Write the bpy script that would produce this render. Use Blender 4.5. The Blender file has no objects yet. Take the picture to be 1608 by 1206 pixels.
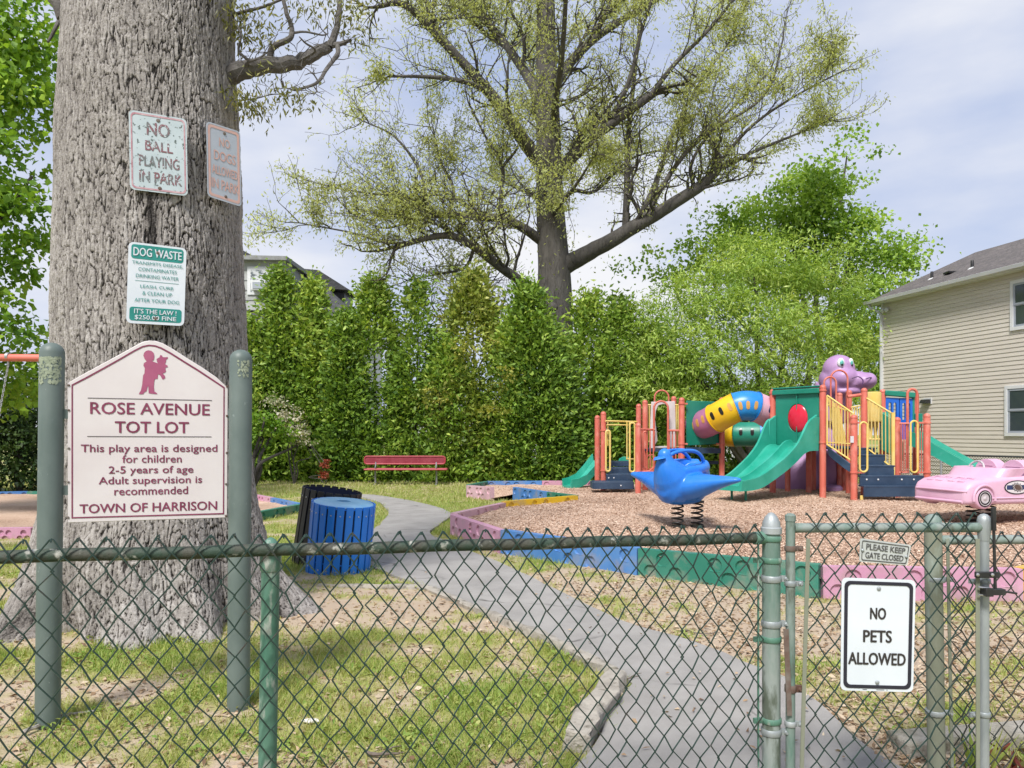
import bpy, bmesh, math, random
import numpy as np
from mathutils import Vector, Matrix, Quaternion
from mathutils.geometry import tessellate_polygon
from math import sin, cos, pi, radians

SC = bpy.context.scene
COL = SC.collection
rng = np.random.default_rng(7)
random.seed(7)

# ------------------------------------------------------------ camera, light, sky
F, HY, EYE = 1170.0, 680.0, 1.55
cd = bpy.data.cameras.new('camera'); cam = bpy.data.objects.new('camera', cd); COL.objects.link(cam)
cam.location = (0, 0, EYE); cam.rotation_euler = (radians(90), 0, 0)
cd.sensor_fit = 'HORIZONTAL'; cd.sensor_width = 36; cd.lens = 36 * F / 1608
cd.shift_y = (HY - 603) / 1608; cd.clip_start = 0.05; cd.clip_end = 2000
SC.camera = cam
SUN_EL, SUN_AZ = radians(52), radians(202)      # azimuth clockwise from +Y; sun behind the camera's left shoulder
sd = bpy.data.lights.new('sun', 'SUN'); so = bpy.data.objects.new('sun', sd); COL.objects.link(so)
sd.energy = 3.6; sd.angle = radians(14); sd.color = (1, .965, .91)
sdir = Vector((sin(SUN_AZ) * cos(SUN_EL), cos(SUN_AZ) * cos(SUN_EL), sin(SUN_EL)))
so.rotation_euler = sdir.to_track_quat('Z', 'Y').to_euler(); so.location = (0, 0, 30)
W = bpy.data.worlds.new('World'); SC.world = W; W.use_nodes = True
nt = W.node_tree; nt.nodes.clear()
def N(t, **k):
    n = nt.nodes.new(t)
    for a, b in k.items(): setattr(n, a, b)
    return n
sky = N('ShaderNodeTexSky', sky_type='NISHITA', sun_disc=False); sky.sun_elevation = SUN_EL; sky.sun_rotation = SUN_AZ
sky.dust_density = 2.0; sky.ozone_density = 1.5
tc = N('ShaderNodeTexCoord'); mp = N('ShaderNodeMapping'); mp.inputs['Scale'].default_value = (1, 1, 2.6)
mp.inputs['Rotation'].default_value = (0, 0.25, .5)
no = N('ShaderNodeTexNoise'); no.inputs['Scale'].default_value = 1.9; no.inputs['Detail'].default_value = 6; no.inputs['Roughness'].default_value = .52
rp = N('ShaderNodeValToRGB'); rp.color_ramp.elements[0].position = .36; rp.color_ramp.elements[1].position = .66
rp.color_ramp.elements[0].color = (.82, .82, .82, 1); rp.color_ramp.elements[1].color = (1, 1, 1, 1)
rc = N('ShaderNodeValToRGB'); e = rc.color_ramp.elements; e[0].position = .39; e[0].color = (.53, .62, .87, 1); e[1].position = .68; e[1].color = (.95, .96, 1.0, 1)
sc_ = N('ShaderNodeVectorMath', operation='SCALE'); sc_.inputs['Scale'].default_value = 5.7
mx = N('ShaderNodeMix', data_type='RGBA'); bg = N('ShaderNodeBackground'); wo = N('ShaderNodeOutputWorld')
bg.inputs['Strength'].default_value = .12
L = nt.links.new
L(tc.outputs['Generated'], mp.inputs['Vector']); L(mp.outputs[0], no.inputs['Vector']); L(no.outputs[0], rp.inputs[0]); L(no.outputs[0], rc.inputs[0])
L(rc.outputs[0], sc_.inputs[0]); L(rp.outputs[0], mx.inputs[0]); L(sky.outputs[0], mx.inputs[6]); L(sc_.outputs[0], mx.inputs[7])
L(mx.outputs[2], bg.inputs[0]); L(bg.outputs[0], wo.inputs[0])
SC.view_settings.view_transform = 'Standard'; SC.view_settings.look = 'None'
SC.view_settings.exposure = 0.5; SC.view_settings.gamma = 1
SC.render.engine = 'CYCLES'
SC.cycles.max_bounces = 6; SC.cycles.diffuse_bounces = 3; SC.cycles.glossy_bounces = 3; SC.cycles.transmission_bounces = 4
SC.cycles.transparent_max_bounces = 8; SC.cycles.caustics_reflective = False; SC.cycles.caustics_refractive = False
SC.cycles.use_adaptive_sampling = True; SC.cycles.adaptive_threshold = .02
SC.cycles.sample_clamp_indirect = 6

def P(px, py, Y): return Vector(((px - 804) / F * Y, Y, EYE - (py - HY) / F * Y))
def G(px, py, z=0.0): return P(px, py, (EYE - z) * F / (py - HY))
def V(*a): return Vector(a)

# ------------------------------------------------------------ materials
def s2l(c): return tuple(.80 * ((x / 255) / 12.92 if x <= 10 else (((x / 255) + .055) / 1.055) ** 2.4) for x in c)
def mat(name, col, col2=None, rough=.6, scale=6, lo=.35, hi=.65, bump=0, bscale=60, metal=0, col3=None, scale3=40, lo3=.6, hi3=.7, stretch=(1, 1, 1), spec=.5, coat=0, rvar=0):
    m = bpy.data.materials.new(name); m.use_nodes = True; t = m.node_tree; n = t.nodes; l = t.links.new
    b = n['Principled BSDF']; b.inputs['Roughness'].default_value = rough; b.inputs['Metallic'].default_value = metal
    b.inputs['Specular IOR Level'].default_value = spec; b.inputs['Coat Weight'].default_value = coat
    if col2 is None: col2 = tuple(x * .8 for x in col)
    tc = n.new('ShaderNodeTexCoord'); mp = n.new('ShaderNodeMapping'); mp.inputs['Scale'].default_value = stretch
    l(tc.outputs['Object'], mp.inputs[0])
    def noise(sc, lo, hi, det=5):
        q = n.new('ShaderNodeTexNoise'); q.inputs['Scale'].default_value = sc; q.inputs['Detail'].default_value = det
        q.inputs['Roughness'].default_value = .6
        l(mp.outputs[0], q.inputs['Vector']); r = n.new('ShaderNodeMapRange'); l(q.outputs[0], r.inputs[0])
        r.inputs[1].default_value = lo; r.inputs[2].default_value = hi; return q, r
    q, r = noise(scale, lo, hi)
    x = n.new('ShaderNodeMix'); x.data_type = 'RGBA'; l(r.outputs[0], x.inputs[0])
    x.inputs[6].default_value = (*col, 1); x.inputs[7].default_value = (*col2, 1); out = x.outputs[2]
    if col3 is not None:
        q3, r3 = noise(scale3, lo3, hi3, 8); y = n.new('ShaderNodeMix'); y.data_type = 'RGBA'
        l(r3.outputs[0], y.inputs[0]); l(out, y.inputs[6]); y.inputs[7].default_value = (*col3, 1); out = y.outputs[2]
    l(out, b.inputs['Base Color'])
    if rvar:
        rr = n.new('ShaderNodeMapRange'); l(q.outputs[0], rr.inputs[0]); rr.inputs[1].default_value = .3; rr.inputs[2].default_value = .7
        rr.inputs[3].default_value = rough - rvar; rr.inputs[4].default_value = rough + rvar; l(rr.outputs[0], b.inputs['Roughness'])
    if bump:
        qb = n.new('ShaderNodeTexNoise'); qb.inputs['Scale'].default_value = bscale; qb.inputs['Detail'].default_value = 4; l(mp.outputs[0], qb.inputs['Vector'])
        bp = n.new('ShaderNodeBump'); bp.inputs['Strength'].default_value = 1; bp.inputs['Distance'].default_value = bump
        l(qb.outputs[0], bp.inputs['Height']); l(bp.outputs[0], b.inputs['Normal'])
    return m
def leafmat(name, cols, rough=.5, trans=.35):
    m = bpy.data.materials.new(name); m.use_nodes = True; t = m.node_tree; n = t.nodes; l = t.links.new
    b = n['Principled BSDF']; b.inputs['Roughness'].default_value = rough; b.inputs['Specular IOR Level'].default_value = .35
    a = n.new('ShaderNodeAttribute'); a.attribute_name = 'var'; r = n.new('ShaderNodeValToRGB'); l(a.outputs['Fac'], r.inputs[0])
    e = r.color_ramp.elements
    while len(e) < len(cols): e.new(.5)
    for i, c in enumerate(cols): e[i].position = i / (len(cols) - 1); e[i].color = (*c, 1)
    l(r.outputs[0], b.inputs['Base Color'])
    tr = n.new('ShaderNodeBsdfTranslucent'); mu = n.new('ShaderNodeMix'); mu.data_type = 'RGBA'; mu.blend_type = 'MULTIPLY'; mu.inputs[0].default_value = 1
    l(r.outputs[0], mu.inputs[6]); mu.inputs[7].default_value = (1.25, 1.2, .6, 1); l(mu.outputs[2], tr.inputs[0])
    s = n.new('ShaderNodeMixShader'); s.inputs[0].default_value = trans; l(b.outputs[0], s.inputs[1]); l(tr.outputs[0], s.inputs[2])
    l(s.outputs[0], n['Material Output'].inputs[0]); return m
def attrmat(name, cols, attr='var', rough=.9, nscale=30, namt=.25, bump=0, bscale=80):
    """colour ramp over a mesh attribute, broken up by noise"""
    m = bpy.data.materials.new(name); m.use_nodes = True; t = m.node_tree; n = t.nodes; l = t.links.new
    b = n['Principled BSDF']; b.inputs['Roughness'].default_value = rough; b.inputs['Specular IOR Level'].default_value = .2
    a = n.new('ShaderNodeAttribute'); a.attribute_name = attr
    tc = n.new('ShaderNodeTexCoord'); q = n.new('ShaderNodeTexNoise'); q.inputs['Scale'].default_value = nscale; q.inputs['Detail'].default_value = 6; q.inputs['Roughness'].default_value = .65
    l(tc.outputs['Object'], q.inputs[0])
    mr = n.new('ShaderNodeMapRange'); l(q.outputs[0], mr.inputs[0]); mr.inputs[1].default_value = .3; mr.inputs[2].default_value = .7; mr.inputs[3].default_value = -namt; mr.inputs[4].default_value = namt
    ad = n.new('ShaderNodeMath'); ad.operation = 'ADD'; l(a.outputs['Fac'], ad.inputs[0]); l(mr.outputs[0], ad.inputs[1])
    r = n.new('ShaderNodeValToRGB'); l(ad.outputs[0], r.inputs[0]); e = r.color_ramp.elements
    while len(e) < len(cols): e.new(.5)
    for i, c in enumerate(cols): e[i].position = i / (len(cols) - 1); e[i].color = (*c, 1)
    l(r.outputs[0], b.inputs['Base Color'])
    if bump:
        qb = n.new('ShaderNodeTexNoise'); qb.inputs['Scale'].default_value = bscale; qb.inputs['Detail'].default_value = 5; l(tc.outputs['Object'], qb.inputs[0])
        bp = n.new('ShaderNodeBump'); bp.inputs['Distance'].default_value = bump; l(qb.outputs[0], bp.inputs['Height']); l(bp.outputs[0], b.inputs['Normal'])
    return m

# ------------------------------------------------------------ objects
ORG = {}
def tag(o, label=None, cat=None, group=None, kind=None):
    if label: o['label'] = label
    if cat: o['category'] = cat
    if group: o['group'] = group
    if kind: o['kind'] = kind
    return o
def thing(name, loc, label, cat, group=None):
    o = bpy.data.objects.new(name, None); COL.objects.link(o); o.location = loc; o.empty_display_size = .2
    ORG[o.name] = Vector(loc); return tag(o, label, cat, group)
def link(name, me, m, parent=None, loc=None):
    o = bpy.data.objects.new(name, me); COL.objects.link(o)
    if m is not None:
        for x in (m if isinstance(m, (list, tuple)) else [m]): me.materials.append(x)
    if parent is not None:
        o.parent = parent; ORG[o.name] = ORG[parent.name].copy()
    else:
        o.location = loc or (0, 0, 0); ORG[o.name] = Vector(loc or (0, 0, 0))
    return o
def frame_from(d):
    d = Vector(d).normalized(); a = Vector((0, 0, 1)) if abs(d.z) < .9 else Vector((1, 0, 0))
    u = a.cross(d).normalized(); return u, d.cross(u), d
class MB:
    def __init__(s): s.v = []; s.f = []; s.mi = []; s.cur = 0; s.rec = True
    def add(s, vs, fs):
        k = len(s.v); s.v += [tuple(x) for x in vs]; s.f += [tuple(i + k for i in f) for f in fs]; s.mi += [s.cur] * len(fs); return s
    def box(s, c, sz, R=None):
        c = Vector(c); x, y, z = (q / 2 for q in sz); vs = []
        for a in ((-x, -y, -z), (x, -y, -z), (x, y, -z), (-x, y, -z), (-x, -y, z), (x, -y, z), (x, y, z), (-x, y, z)):
            p = Vector(a); vs.append(c + (R @ p if R else p))
        return s.add(vs, [(0, 3, 2, 1), (4, 5, 6, 7), (0, 1, 5, 4), (1, 2, 6, 5), (2, 3, 7, 6), (3, 0, 4, 7)])
    def hexa(s, p): return s.add(p, [(0, 3, 2, 1), (4, 5, 6, 7), (0, 1, 5, 4), (1, 2, 6, 5), (2, 3, 7, 6), (3, 0, 4, 7)])
    def beam(s, a, b, w, h, up=(0, 0, 1)):
        a, b = Vector(a), Vector(b); d = (b - a).normalized(); u = Vector(up).cross(d)
        if u.length < 1e-4: u = Vector((1, 0, 0)).cross(d)
        u.normalize(); v = d.cross(u); vs = []
        for q in (a, b):
            for i, j in ((-1, -1), (1, -1), (1, 1), (-1, 1)): vs.append(q + u * (i * w / 2) + v * (j * h / 2))
        return s.hexa(vs)
    def tube(s, pts, r, n=8, caps=True, closed=False):
        pts = [Vector(p) for p in pts]; m = len(pts); rs = r if hasattr(r, '__len__') else [r] * m
        k = len(s.v); T = []
        for i in range(m):
            if closed: t = pts[(i + 1) % m] - pts[i - 1]
            else: t = pts[min(i + 1, m - 1)] - pts[max(i - 1, 0)]
            T.append(t.normalized() if t.length > 1e-9 else Vector((0, 0, 1)))
        u, v, _ = frame_from(T[0]); cs = [(cos(2 * pi * j / n), sin(2 * pi * j / n)) for j in range(n)]
        vs = []
        for i in range(m):
            if i:
                q = T[i - 1].rotation_difference(T[i]); u = q @ u
                u = (u - T[i] * u.dot(T[i])).normalized(); v = T[i].cross(u)
            for a, b in cs: vs.append(pts[i] + (u * a + v * b) * rs[i])
        fs = []
        for i in range(m if closed else m - 1):
            for j in range(n):
                j2 = (j + 1) % n; i2 = (i + 1) % m; fs.append((i * n + j, i * n + j2, i2 * n + j2, i2 * n + j))
        if caps and not closed: fs.append(tuple(range(n - 1, -1, -1))); fs.append(tuple((m - 1) * n + j for j in range(n)))
        return s.add(vs, fs)
    def lathe(s, prof, base, axis=(0, 0, 1), n=18, caps=True):
        u, v, d = frame_from(axis); base = Vector(base); vs = []; m = len(prof)
        for r, z in prof:
            for j in range(n):
                a = 2 * pi * j / n; vs.append(base + d * z + (u * cos(a) + v * sin(a)) * max(r, 1e-4))
        fs = [(i * n + j, i * n + (j + 1) % n, (i + 1) * n + (j + 1) % n, (i + 1) * n + j) for i in range(m - 1) for j in range(n)]
        if caps: fs.append(tuple(range(n - 1, -1, -1))); fs.append(tuple((m - 1) * n + j for j in range(n)))
        return s.add(vs, fs)
    def post(s, a, b, r, n=14):
        a, b = Vector(a), Vector(b); h = (b - a).length
        pr = [(r, 0), (r, h - r * .9)] + [(r * cos(t), h - r * .9 + r * .9 * sin(t)) for t in (.4, .8, 1.2, 1.5)]
        return s.lathe(pr, a, b - a, n)
    def prism(s, poly, vec, holes=()):
        vec = Vector(vec); loops = [[Vector(p) for p in poly]] + [[Vector(p) for p in h] for h in holes]
        tri = tessellate_polygon(loops); al = [p for lp in loops for p in lp]; n = len(al)
        fs = [tuple(t) for t in tri] + [tuple(i + n for i in reversed(t)) for t in tri]
        k = 0
        for lp in loops:
            m = len(lp)
            for i in range(m): fs.append((k + i, k + (i + 1) % m, k + (i + 1) % m + n, k + i + n))
            k += m
        return s.add(al + [p + vec for p in al], fs)
    def flat(s, poly):
        pv = [Vector(p) for p in poly]; return s.add(pv, [tuple(t) for t in tessellate_polygon([pv])])
    def ell(s, c, rad, nu=20, nv=12, R=None):
        c = Vector(c); vs = []; fs = []
        for i in range(nv + 1):
            t = pi * i / nv
            for j in range(nu):
                p = 2 * pi * j / nu; q = Vector((rad[0] * sin(t) * cos(p), rad[1] * sin(t) * sin(p), rad[2] * cos(t)))
                vs.append(c + (R @ q if R else q))
        for i in range(nv):
            for j in range(nu): fs.append((i * nu + j, (i + 1) * nu + j, (i + 1) * nu + (j + 1) % nu, i * nu + (j + 1) % nu))
        return s.add(vs, fs)
    def loft(s, rings, caps=True):
        n = len(rings[0]); vs = [p for r in rings for p in r]; m = len(rings)
        fs = [(i * n + j, i * n + (j + 1) % n, (i + 1) * n + (j + 1) % n, (i + 1) * n + j) for i in range(m - 1) for j in range(n)]
        if caps: fs.append(tuple(range(n - 1, -1, -1))); fs.append(tuple((m - 1) * n + j for j in range(n)))
        return s.add(vs, fs)
    def mesh(s, name, org=Vector((0, 0, 0)), smooth=True, ang=38, merge=1e-5, recalc=True):
        me = bpy.data.meshes.new(name); o = Vector(org)
        me.from_pydata([(x - o.x, y - o.y, z - o.z) for x, y, z in s.v], [], s.f)
        if any(s.mi): me.polygons.foreach_set('material_index', s.mi)
        if recalc:
            b = bmesh.new(); b.from_mesh(me)
            if merge: bmesh.ops.remove_doubles(b, verts=b.verts, dist=merge)
            bmesh.ops.recalc_face_normals(b, faces=b.faces); b.to_mesh(me); b.free()
        if smooth: me.shade_smooth(); me.set_sharp_from_angle(angle=radians(ang))
        me.update(); return me
    def build(s, name, m, parent=None, loc=None, smooth=True, bev=0, ang=38, recalc=True):
        org = ORG[parent.name] if parent is not None else Vector(loc or (0, 0, 0))
        o = link(name, s.mesh(name, org, smooth, ang, recalc=recalc), m, parent, loc)
        if bev:
            q = o.modifiers.new('bevel', 'BEVEL'); q.width = bev; q.segments = 2; q.limit_method = 'ANGLE'; q.angle_limit = radians(40); q.harden_normals = False
        return o
def fuse(mb, voxel, smooth, name, org):
    """melt the overlapping closed shapes of mb into one continuous skin"""
    me = mb.mesh(name, org, smooth=False); o = bpy.data.objects.new('tmp', me); COL.objects.link(o)
    r = o.modifiers.new('r', 'REMESH'); r.mode = 'VOXEL'; r.voxel_size = voxel
    q = o.modifiers.new('s', 'SMOOTH'); q.iterations = smooth; q.factor = .5
    dg = bpy.context.evaluated_depsgraph_get(); dg.update()
    m2 = bpy.data.meshes.new_from_object(o.evaluated_get(dg)); bpy.data.objects.remove(o); bpy.data.meshes.remove(me)
    m2.name = name; m2.shade_smooth(); return m2
def npmesh(name, v, f, var=None, smooth=False):
    """v (N,3), f (M,k) numpy -> mesh with optional per-vertex 'var'"""
    me = bpy.data.meshes.new(name); k = f.shape[1]
    me.vertices.add(len(v)); me.vertices.foreach_set('co', np.ascontiguousarray(v, dtype=np.float32).ravel())
    me.loops.add(f.size); me.loops.foreach_set('vertex_index', np.ascontiguousarray(f, dtype=np.int32).ravel())
    me.polygons.add(len(f)); me.polygons.foreach_set('loop_start', np.arange(0, f.size, k, dtype=np.int32))
    me.update(calc_edges=True)
    if var is not None:
        a = me.attributes.new('var', 'FLOAT', 'POINT'); a.data.foreach_set('value', np.ascontiguousarray(var, dtype=np.float32))
    if smooth: me.shade_smooth()
    me.validate(); return me
def unit(a): return a / np.maximum(np.linalg.norm(a, axis=-1, keepdims=True), 1e-9)
def leaves(name, C, D, Nn, Ln, Wd, var, m, parent=None, loc=None, fold=.18, belly=.45):
    C = np.asarray(C); n = len(C); D = unit(np.asarray(D)); S = unit(np.cross(D, Nn)); U = unit(np.cross(S, D))
    Ln = np.broadcast_to(Ln, n)[:, None]; Wd = np.broadcast_to(Wd, n)[:, None]
    org = np.array(ORG[parent.name] if parent is not None else (loc or (0, 0, 0)))
    v = np.stack([C, C + D * Ln * belly + S * Wd * .5 + U * Wd * fold, C + D * Ln - U * Ln * .08, C + D * Ln * belly - S * Wd * .5 + U * Wd * fold], 1) - org
    f = np.arange(4 * n).reshape(n, 4)
    return link(name, npmesh(name, v.reshape(-1, 3), f, np.repeat(np.clip(var, 0, 1), 4)), m, parent, loc)
def vnoise(p, seed=0):
    """smooth value noise, p (N,2) or (N,3) -> 0..1"""
    p = np.asarray(p, float); i = np.floor(p).astype(np.int64); f = p - i; f = f * f * (3 - 2 * f); d = p.shape[1]; out = 0
    for c in range(2 ** d):
        o = np.array([(c >> k) & 1 for k in range(d)]); q = i + o
        h = (q * np.array([73856093, 19349663, 83492791][:d])).sum(1) + seed * 7919
        h = (h ^ (h >> 13)) * 1274126177 & 0x7fffffff; h = (h ^ (h >> 11)) & 0xffff
        w = np.prod(np.where(o, f, 1 - f), 1); out = out + w * (h / 65535.)
    return out
def fbm(p, seed=0, octv=4):
    p = np.asarray(p, float); s = 0; a = .5; t = 0
    for k in range(octv): s = s + a * vnoise(p * 2 ** k + 17.3 * k, seed + k); t += a; a *= .5
    return s / t
def inpoly(x, y, poly):
    r = np.zeros(x.shape, bool); n = len(poly)
    for i in range(n):
        x1, y1 = poly[i][0], poly[i][1]; x2, y2 = poly[(i + 1) % n][0], poly[(i + 1) % n][1]
        c = ((y1 > y) != (y2 > y)) & (x < (x2 - x1) * (y - y1) / (y2 - y1 + 1e-12) + x1); r ^= c
    return r
def catmull(pts, k=5):
    pts = [Vector(p) for p in pts]; q = [2 * pts[0] - pts[1]] + pts + [2 * pts[-1] - pts[-2]]; out = []
    for i in range(1, len(q) - 2):
        for j in range(k):
            t = j / k; a, b, c, d = q[i - 1:i + 3]
            out.append(.5 * ((2 * b) + (c - a) * t + (2 * a - 5 * b + 4 * c - d) * t * t + (3 * b - a - 3 * c + d) * t ** 3))
    out.append(pts[-1]); return out

# ------------------------------------------------------------ lettering on a quad (bl, br, tr, tl)
_tc = {}
def text2d(s, bold=0.0):
    k = (s, bold)
    if k in _tc: return _tc[k]
    cu = bpy.data.curves.new('t', 'FONT'); cu.body = s; cu.offset = bold; cu.resolution_u = 3
    o = bpy.data.objects.new('tmp', cu); COL.objects.link(o)
    dg = bpy.context.evaluated_depsgraph_get(); dg.update()
    me = bpy.data.meshes.new_from_object(o.evaluated_get(dg))
    v = np.array([w.co[:2] for w in me.vertices]); f = [tuple(p.vertices) for p in me.polygons]
    bpy.data.objects.remove(o); bpy.data.curves.remove(cu); bpy.data.meshes.remove(me)
    _tc[k] = (v, f); return _tc[k]
class Quad:
    def __init__(s, bl, br, tr, tl):
        s.c = [Vector(x) for x in (bl, br, tr, tl)]; s.n = (s.c[1] - s.c[0]).cross(s.c[3] - s.c[0]).normalized()
        s.w = (s.c[1] - s.c[0]).length; s.h = (s.c[3] - s.c[0]).length
    def at(s, u, v, off=0):
        a, b, c, d = s.c; return a * (1 - u) * (1 - v) + b * u * (1 - v) + c * u * v + d * (1 - u) * v + s.n * off
    def rrect(s, x0, y0, x1, y1, r, k=5):
        rx, ry = r / s.w, r / s.h; out = []
        for cx, cy, a0 in ((x1 - rx, y0 + ry, -90), (x1 - rx, y1 - ry, 0), (x0 + rx, y1 - ry, 90), (x0 + rx, y0 + ry, 180)):
            for j in range(k + 1):
                a = radians(a0 + 90 * j / k); out.append((cx + rx * cos(a), cy + ry * sin(a)))
        return out
    def plate(s, mb, pts, t=.003, off=0): mb.prism([s.at(u, v, off) for u, v in pts], -s.n * t)
    def ring(s, mb, po, pi_, t=.0012, off=.001): mb.prism([s.at(u, v, off + t) for u, v in po], -s.n * t, [[s.at(u, v, off + t) for u, v in pi_]])
    def text(s, mb, txt, x0, y0, x1, y1, off=.0022, bold=.012):
        v, f = text2d(txt, 0.0); lo = v.min(0); hi = v.max(0); g = bold * (y1 - y0) * .42 * s.h; gu, gv = g / s.w, g / s.h * .6
        for k, (sx, sy) in enumerate(((-1, 0), (1, 0), (0, -1), (0, 1)) if bold > 0 else ((0, 0),)):
            mb.add([s.at(x0 + gu + (x1 - x0 - 2 * gu) * (a - lo[0]) / (hi[0] - lo[0]) + sx * gu, y0 + gv + (y1 - y0 - 2 * gv) * (b - lo[1]) / (hi[1] - lo[1]) + sy * gv, off + k * .00025) for a, b in v], f)
# ------------------------------------------------------------ ground, path, mulch
def gp(px, py, z=0.0): q = G(px, py, z); return (q.x, q.y)
PATH = [gp(*p) for p in ((1480, 1290), (1400, 1206), (1330, 1152), (1240, 1075), (1190, 1052), (1090, 1012), (997, 986), (950, 966), (833, 908), (795, 890), (724, 862), (690, 848),
        (674, 838), (690, 825), (709, 811), (697, 801), (658, 790), (620, 783), (585, 778), (545, 778), (520, 779), (570, 783), (598, 792), (610, 806), (602, 820), (588, 832), (565, 850), (575, 885),
        (610, 902), (645, 916), (674, 927), (762, 966), (850, 1004), (935, 1047), (985, 1072), (985, 1095), (955, 1135), (925, 1180), (900, 1215), (870, 1300))]
BT = .30                                             # height of the play borders' tops
def bp(px, py): q = G(px, py, BT); return (q.x, q.y)
B0, B1, B2, B3, B4 = bp(712, 808), bp(790, 832), bp(1005, 859), bp(1289, 888), bp(1603, 893)
B5 = (6.5, 8.1)
A1, A2, A3, A4, A5 = bp(790, 787), bp(905, 778), bp(862, 772), bp(808, 765), (-.45, 17.1)
C1, C2, C3, C4, C5 = (-1.06, 18.0), (-.66, 19.4), (.78, 19.5), (2.3, 19.5), (4.1, 19.8)
MAIN = [B0, B1, B2, B3, B4, B5, (8.6, 9.6), (10.9, 12.5), (11.0, 17), (10.6, 20.4), (7, 20.2), C5, C4, C3, C2, C1, A5, A4, A3, A2, A1]
LT = .16
def bl_(px, py): q = G(px, py, LT); return (q.x, q.y)
D0, D1, D2, D3, D4, D5 = bl_(471, 791), bl_(428, 781), bl_(397, 776), bl_(230, 772), bl_(44, 771), bl_(-30, 773)
E1, E2, E3, E4 = bl_(403, 804), bl_(220, 818), bl_(52, 828), bl_(-25, 829)
LEFT = [D0, D1, D2, D3, D4, D5, (-15, 16.5), (-15, 12), (-10, 10.6), E4, E3, E2, E1]

def axis(lo, hi, a, b, d, grow=1.18):
    v = list(np.arange(a, b + 1e-6, d)); s = d; x = b
    while x < hi: s *= grow; x += s; v.append(min(x, hi))
    s = d; x = a; w = []
    while x > lo: s *= grow; x -= s; w.append(max(x, lo))
    return np.array(w[::-1] + v)
OAK = (-3.05, 6.3)
def ground_z(x, y):
    p = np.stack([x, y], 1); near = np.clip(1 - np.hypot(x, y) / 60, 0, 1)
    return (fbm(p * 1.1, 3, 3) - .5) * .035 * near + (fbm(p * 7, 5, 2) - .5) * .012 * near + .10 * np.exp(-((x - OAK[0]) ** 2 + (y - OAK[1]) ** 2) / 2.2)
def grass_amt(x, y):
    """how grassy a spot is, 0 bare dirt .. 1 full grass"""
    p = np.stack([x, y], 1)
    g = .68 + .8 * (fbm(p * .8, 11, 3) - .5) + 1.9 * (fbm(p * 3.2, 21, 3) - .5)
    g = g + .45 * np.exp(-((x + 2.6) ** 2 / 1.6 + (y - 5.0) ** 2 / .35))            # tuft in front of the oak
    g = g + .35 * np.exp(-((x - .35) ** 2 / .5 + (y - 3.95) ** 2 / .5))
    g = g - .5 * np.exp(-((x + 1.1) ** 2 / 1.2 + (y - 6.6) ** 2 / 1.2))             # bare dirt beside the trunk
    g = g - .42 * ((y > 5.2) & (y < 7.7) & (x > .5)) * (x < 9)                       # littered dirt before the border
    g = g + .34 * np.clip((y - 10) / 4, 0, 1) + .3 * np.exp(-((x + 1.9) ** 2 + (y - 8.3) ** 2) / 1.0)
    g = g - .34 * ((x > .75) & (y < 5.3) & (y > 2.8))
    g = g - .30 * np.exp(-((x - .1) ** 2 + (y - 3.2) ** 2) / .35)
    return np.clip(g, 0, 1)
gx = axis(-260, 260, -8.5, 9.5, .075); gy = axis(-30, 700, 2.0, 26, .085)
X, Y = np.meshgrid(gx, gy); x, y = X.ravel(), Y.ravel(); z = ground_z(x, y)
pa = inpoly(x, y, PATH); z = np.where(pa, np.minimum(z, .0) - .02, z)
inm = inpoly(x, y, MAIN) | inpoly(x, y, LEFT); z = np.where(inm, -.03, z)
nx, ny = len(gx), len(gy); i = np.arange(nx * ny).reshape(ny, nx)
f = np.stack([i[:-1, :-1], i[:-1, 1:], i[1:, 1:], i[1:, :-1]], -1).reshape(-1, 4)
M_ground = attrmat('soil_and_turf', [(.40, .315, .235), (.43, .345, .255), (.37, .315, .185), (.30, .295, .11), (.21, .255, .06)], rough=.95, nscale=9, namt=.26, bump=.012, bscale=55)
ground = link('ground', npmesh('ground', np.stack([x, y, z], 1), f, grass_amt(x, y), True), M_ground); tag(ground, kind='structure')

M_asph = mat('asphalt', (.285, .272, .258), (.36, .344, .326), rough=.95, scale=2.3, col3=(.42, .41, .40), scale3=260, lo3=.6, hi3=.68, bump=.006, bscale=240, spec=.2)
def smooth_poly(poly, k=4):
    out = []; n = len(poly)
    for i in range(n):
        a, b, c, d = (Vector((*poly[(i + j) % n], 0)) for j in (-1, 0, 1, 2))
        for j in range(k):
            t = j / k; w = .5 * ((2 * b) + (c - a) * t + (2 * a - 5 * b + 4 * c - d) * t * t + (3 * b - a - 3 * c + d) * t ** 3); out.append((w.x, w.y))
    return out
sp = [(a + (vnoise(np.array([[a * 5, b * 5]]))[0] - .5) * .05, b + (vnoise(np.array([[a * 5 + 9, b * 5]]))[0] - .5) * .06) for a, b in smooth_poly(PATH)]
mb = MB(); mb.prism([(a, b, .022) for a, b in sp], (0, 0, -.06)); 
t_ = M_asph.node_tree; n_ = t_.nodes; l_ = t_.links.new; bs = n_['Principled BSDF']; src = bs.inputs['Base Color'].links[0].from_socket
tcx = n_.new('ShaderNodeTexCoord'); wv = n_.new('ShaderNodeTexNoise'); wv.inputs['Scale'].default_value = 3; vadd = n_.new('ShaderNodeMix'); vadd.data_type = 'RGBA'; vadd.inputs[0].default_value = .22
l_(tcx.outputs['Object'], wv.inputs[0]); l_(tcx.outputs['Object'], vadd.inputs[6]); l_(wv.outputs['Color'], vadd.inputs[7])
vo = n_.new('ShaderNodeTexVoronoi'); vo.feature = 'DISTANCE_TO_EDGE'; vo.inputs['Scale'].default_value = .75; l_(vadd.outputs[2], vo.inputs['Vector'])
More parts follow.
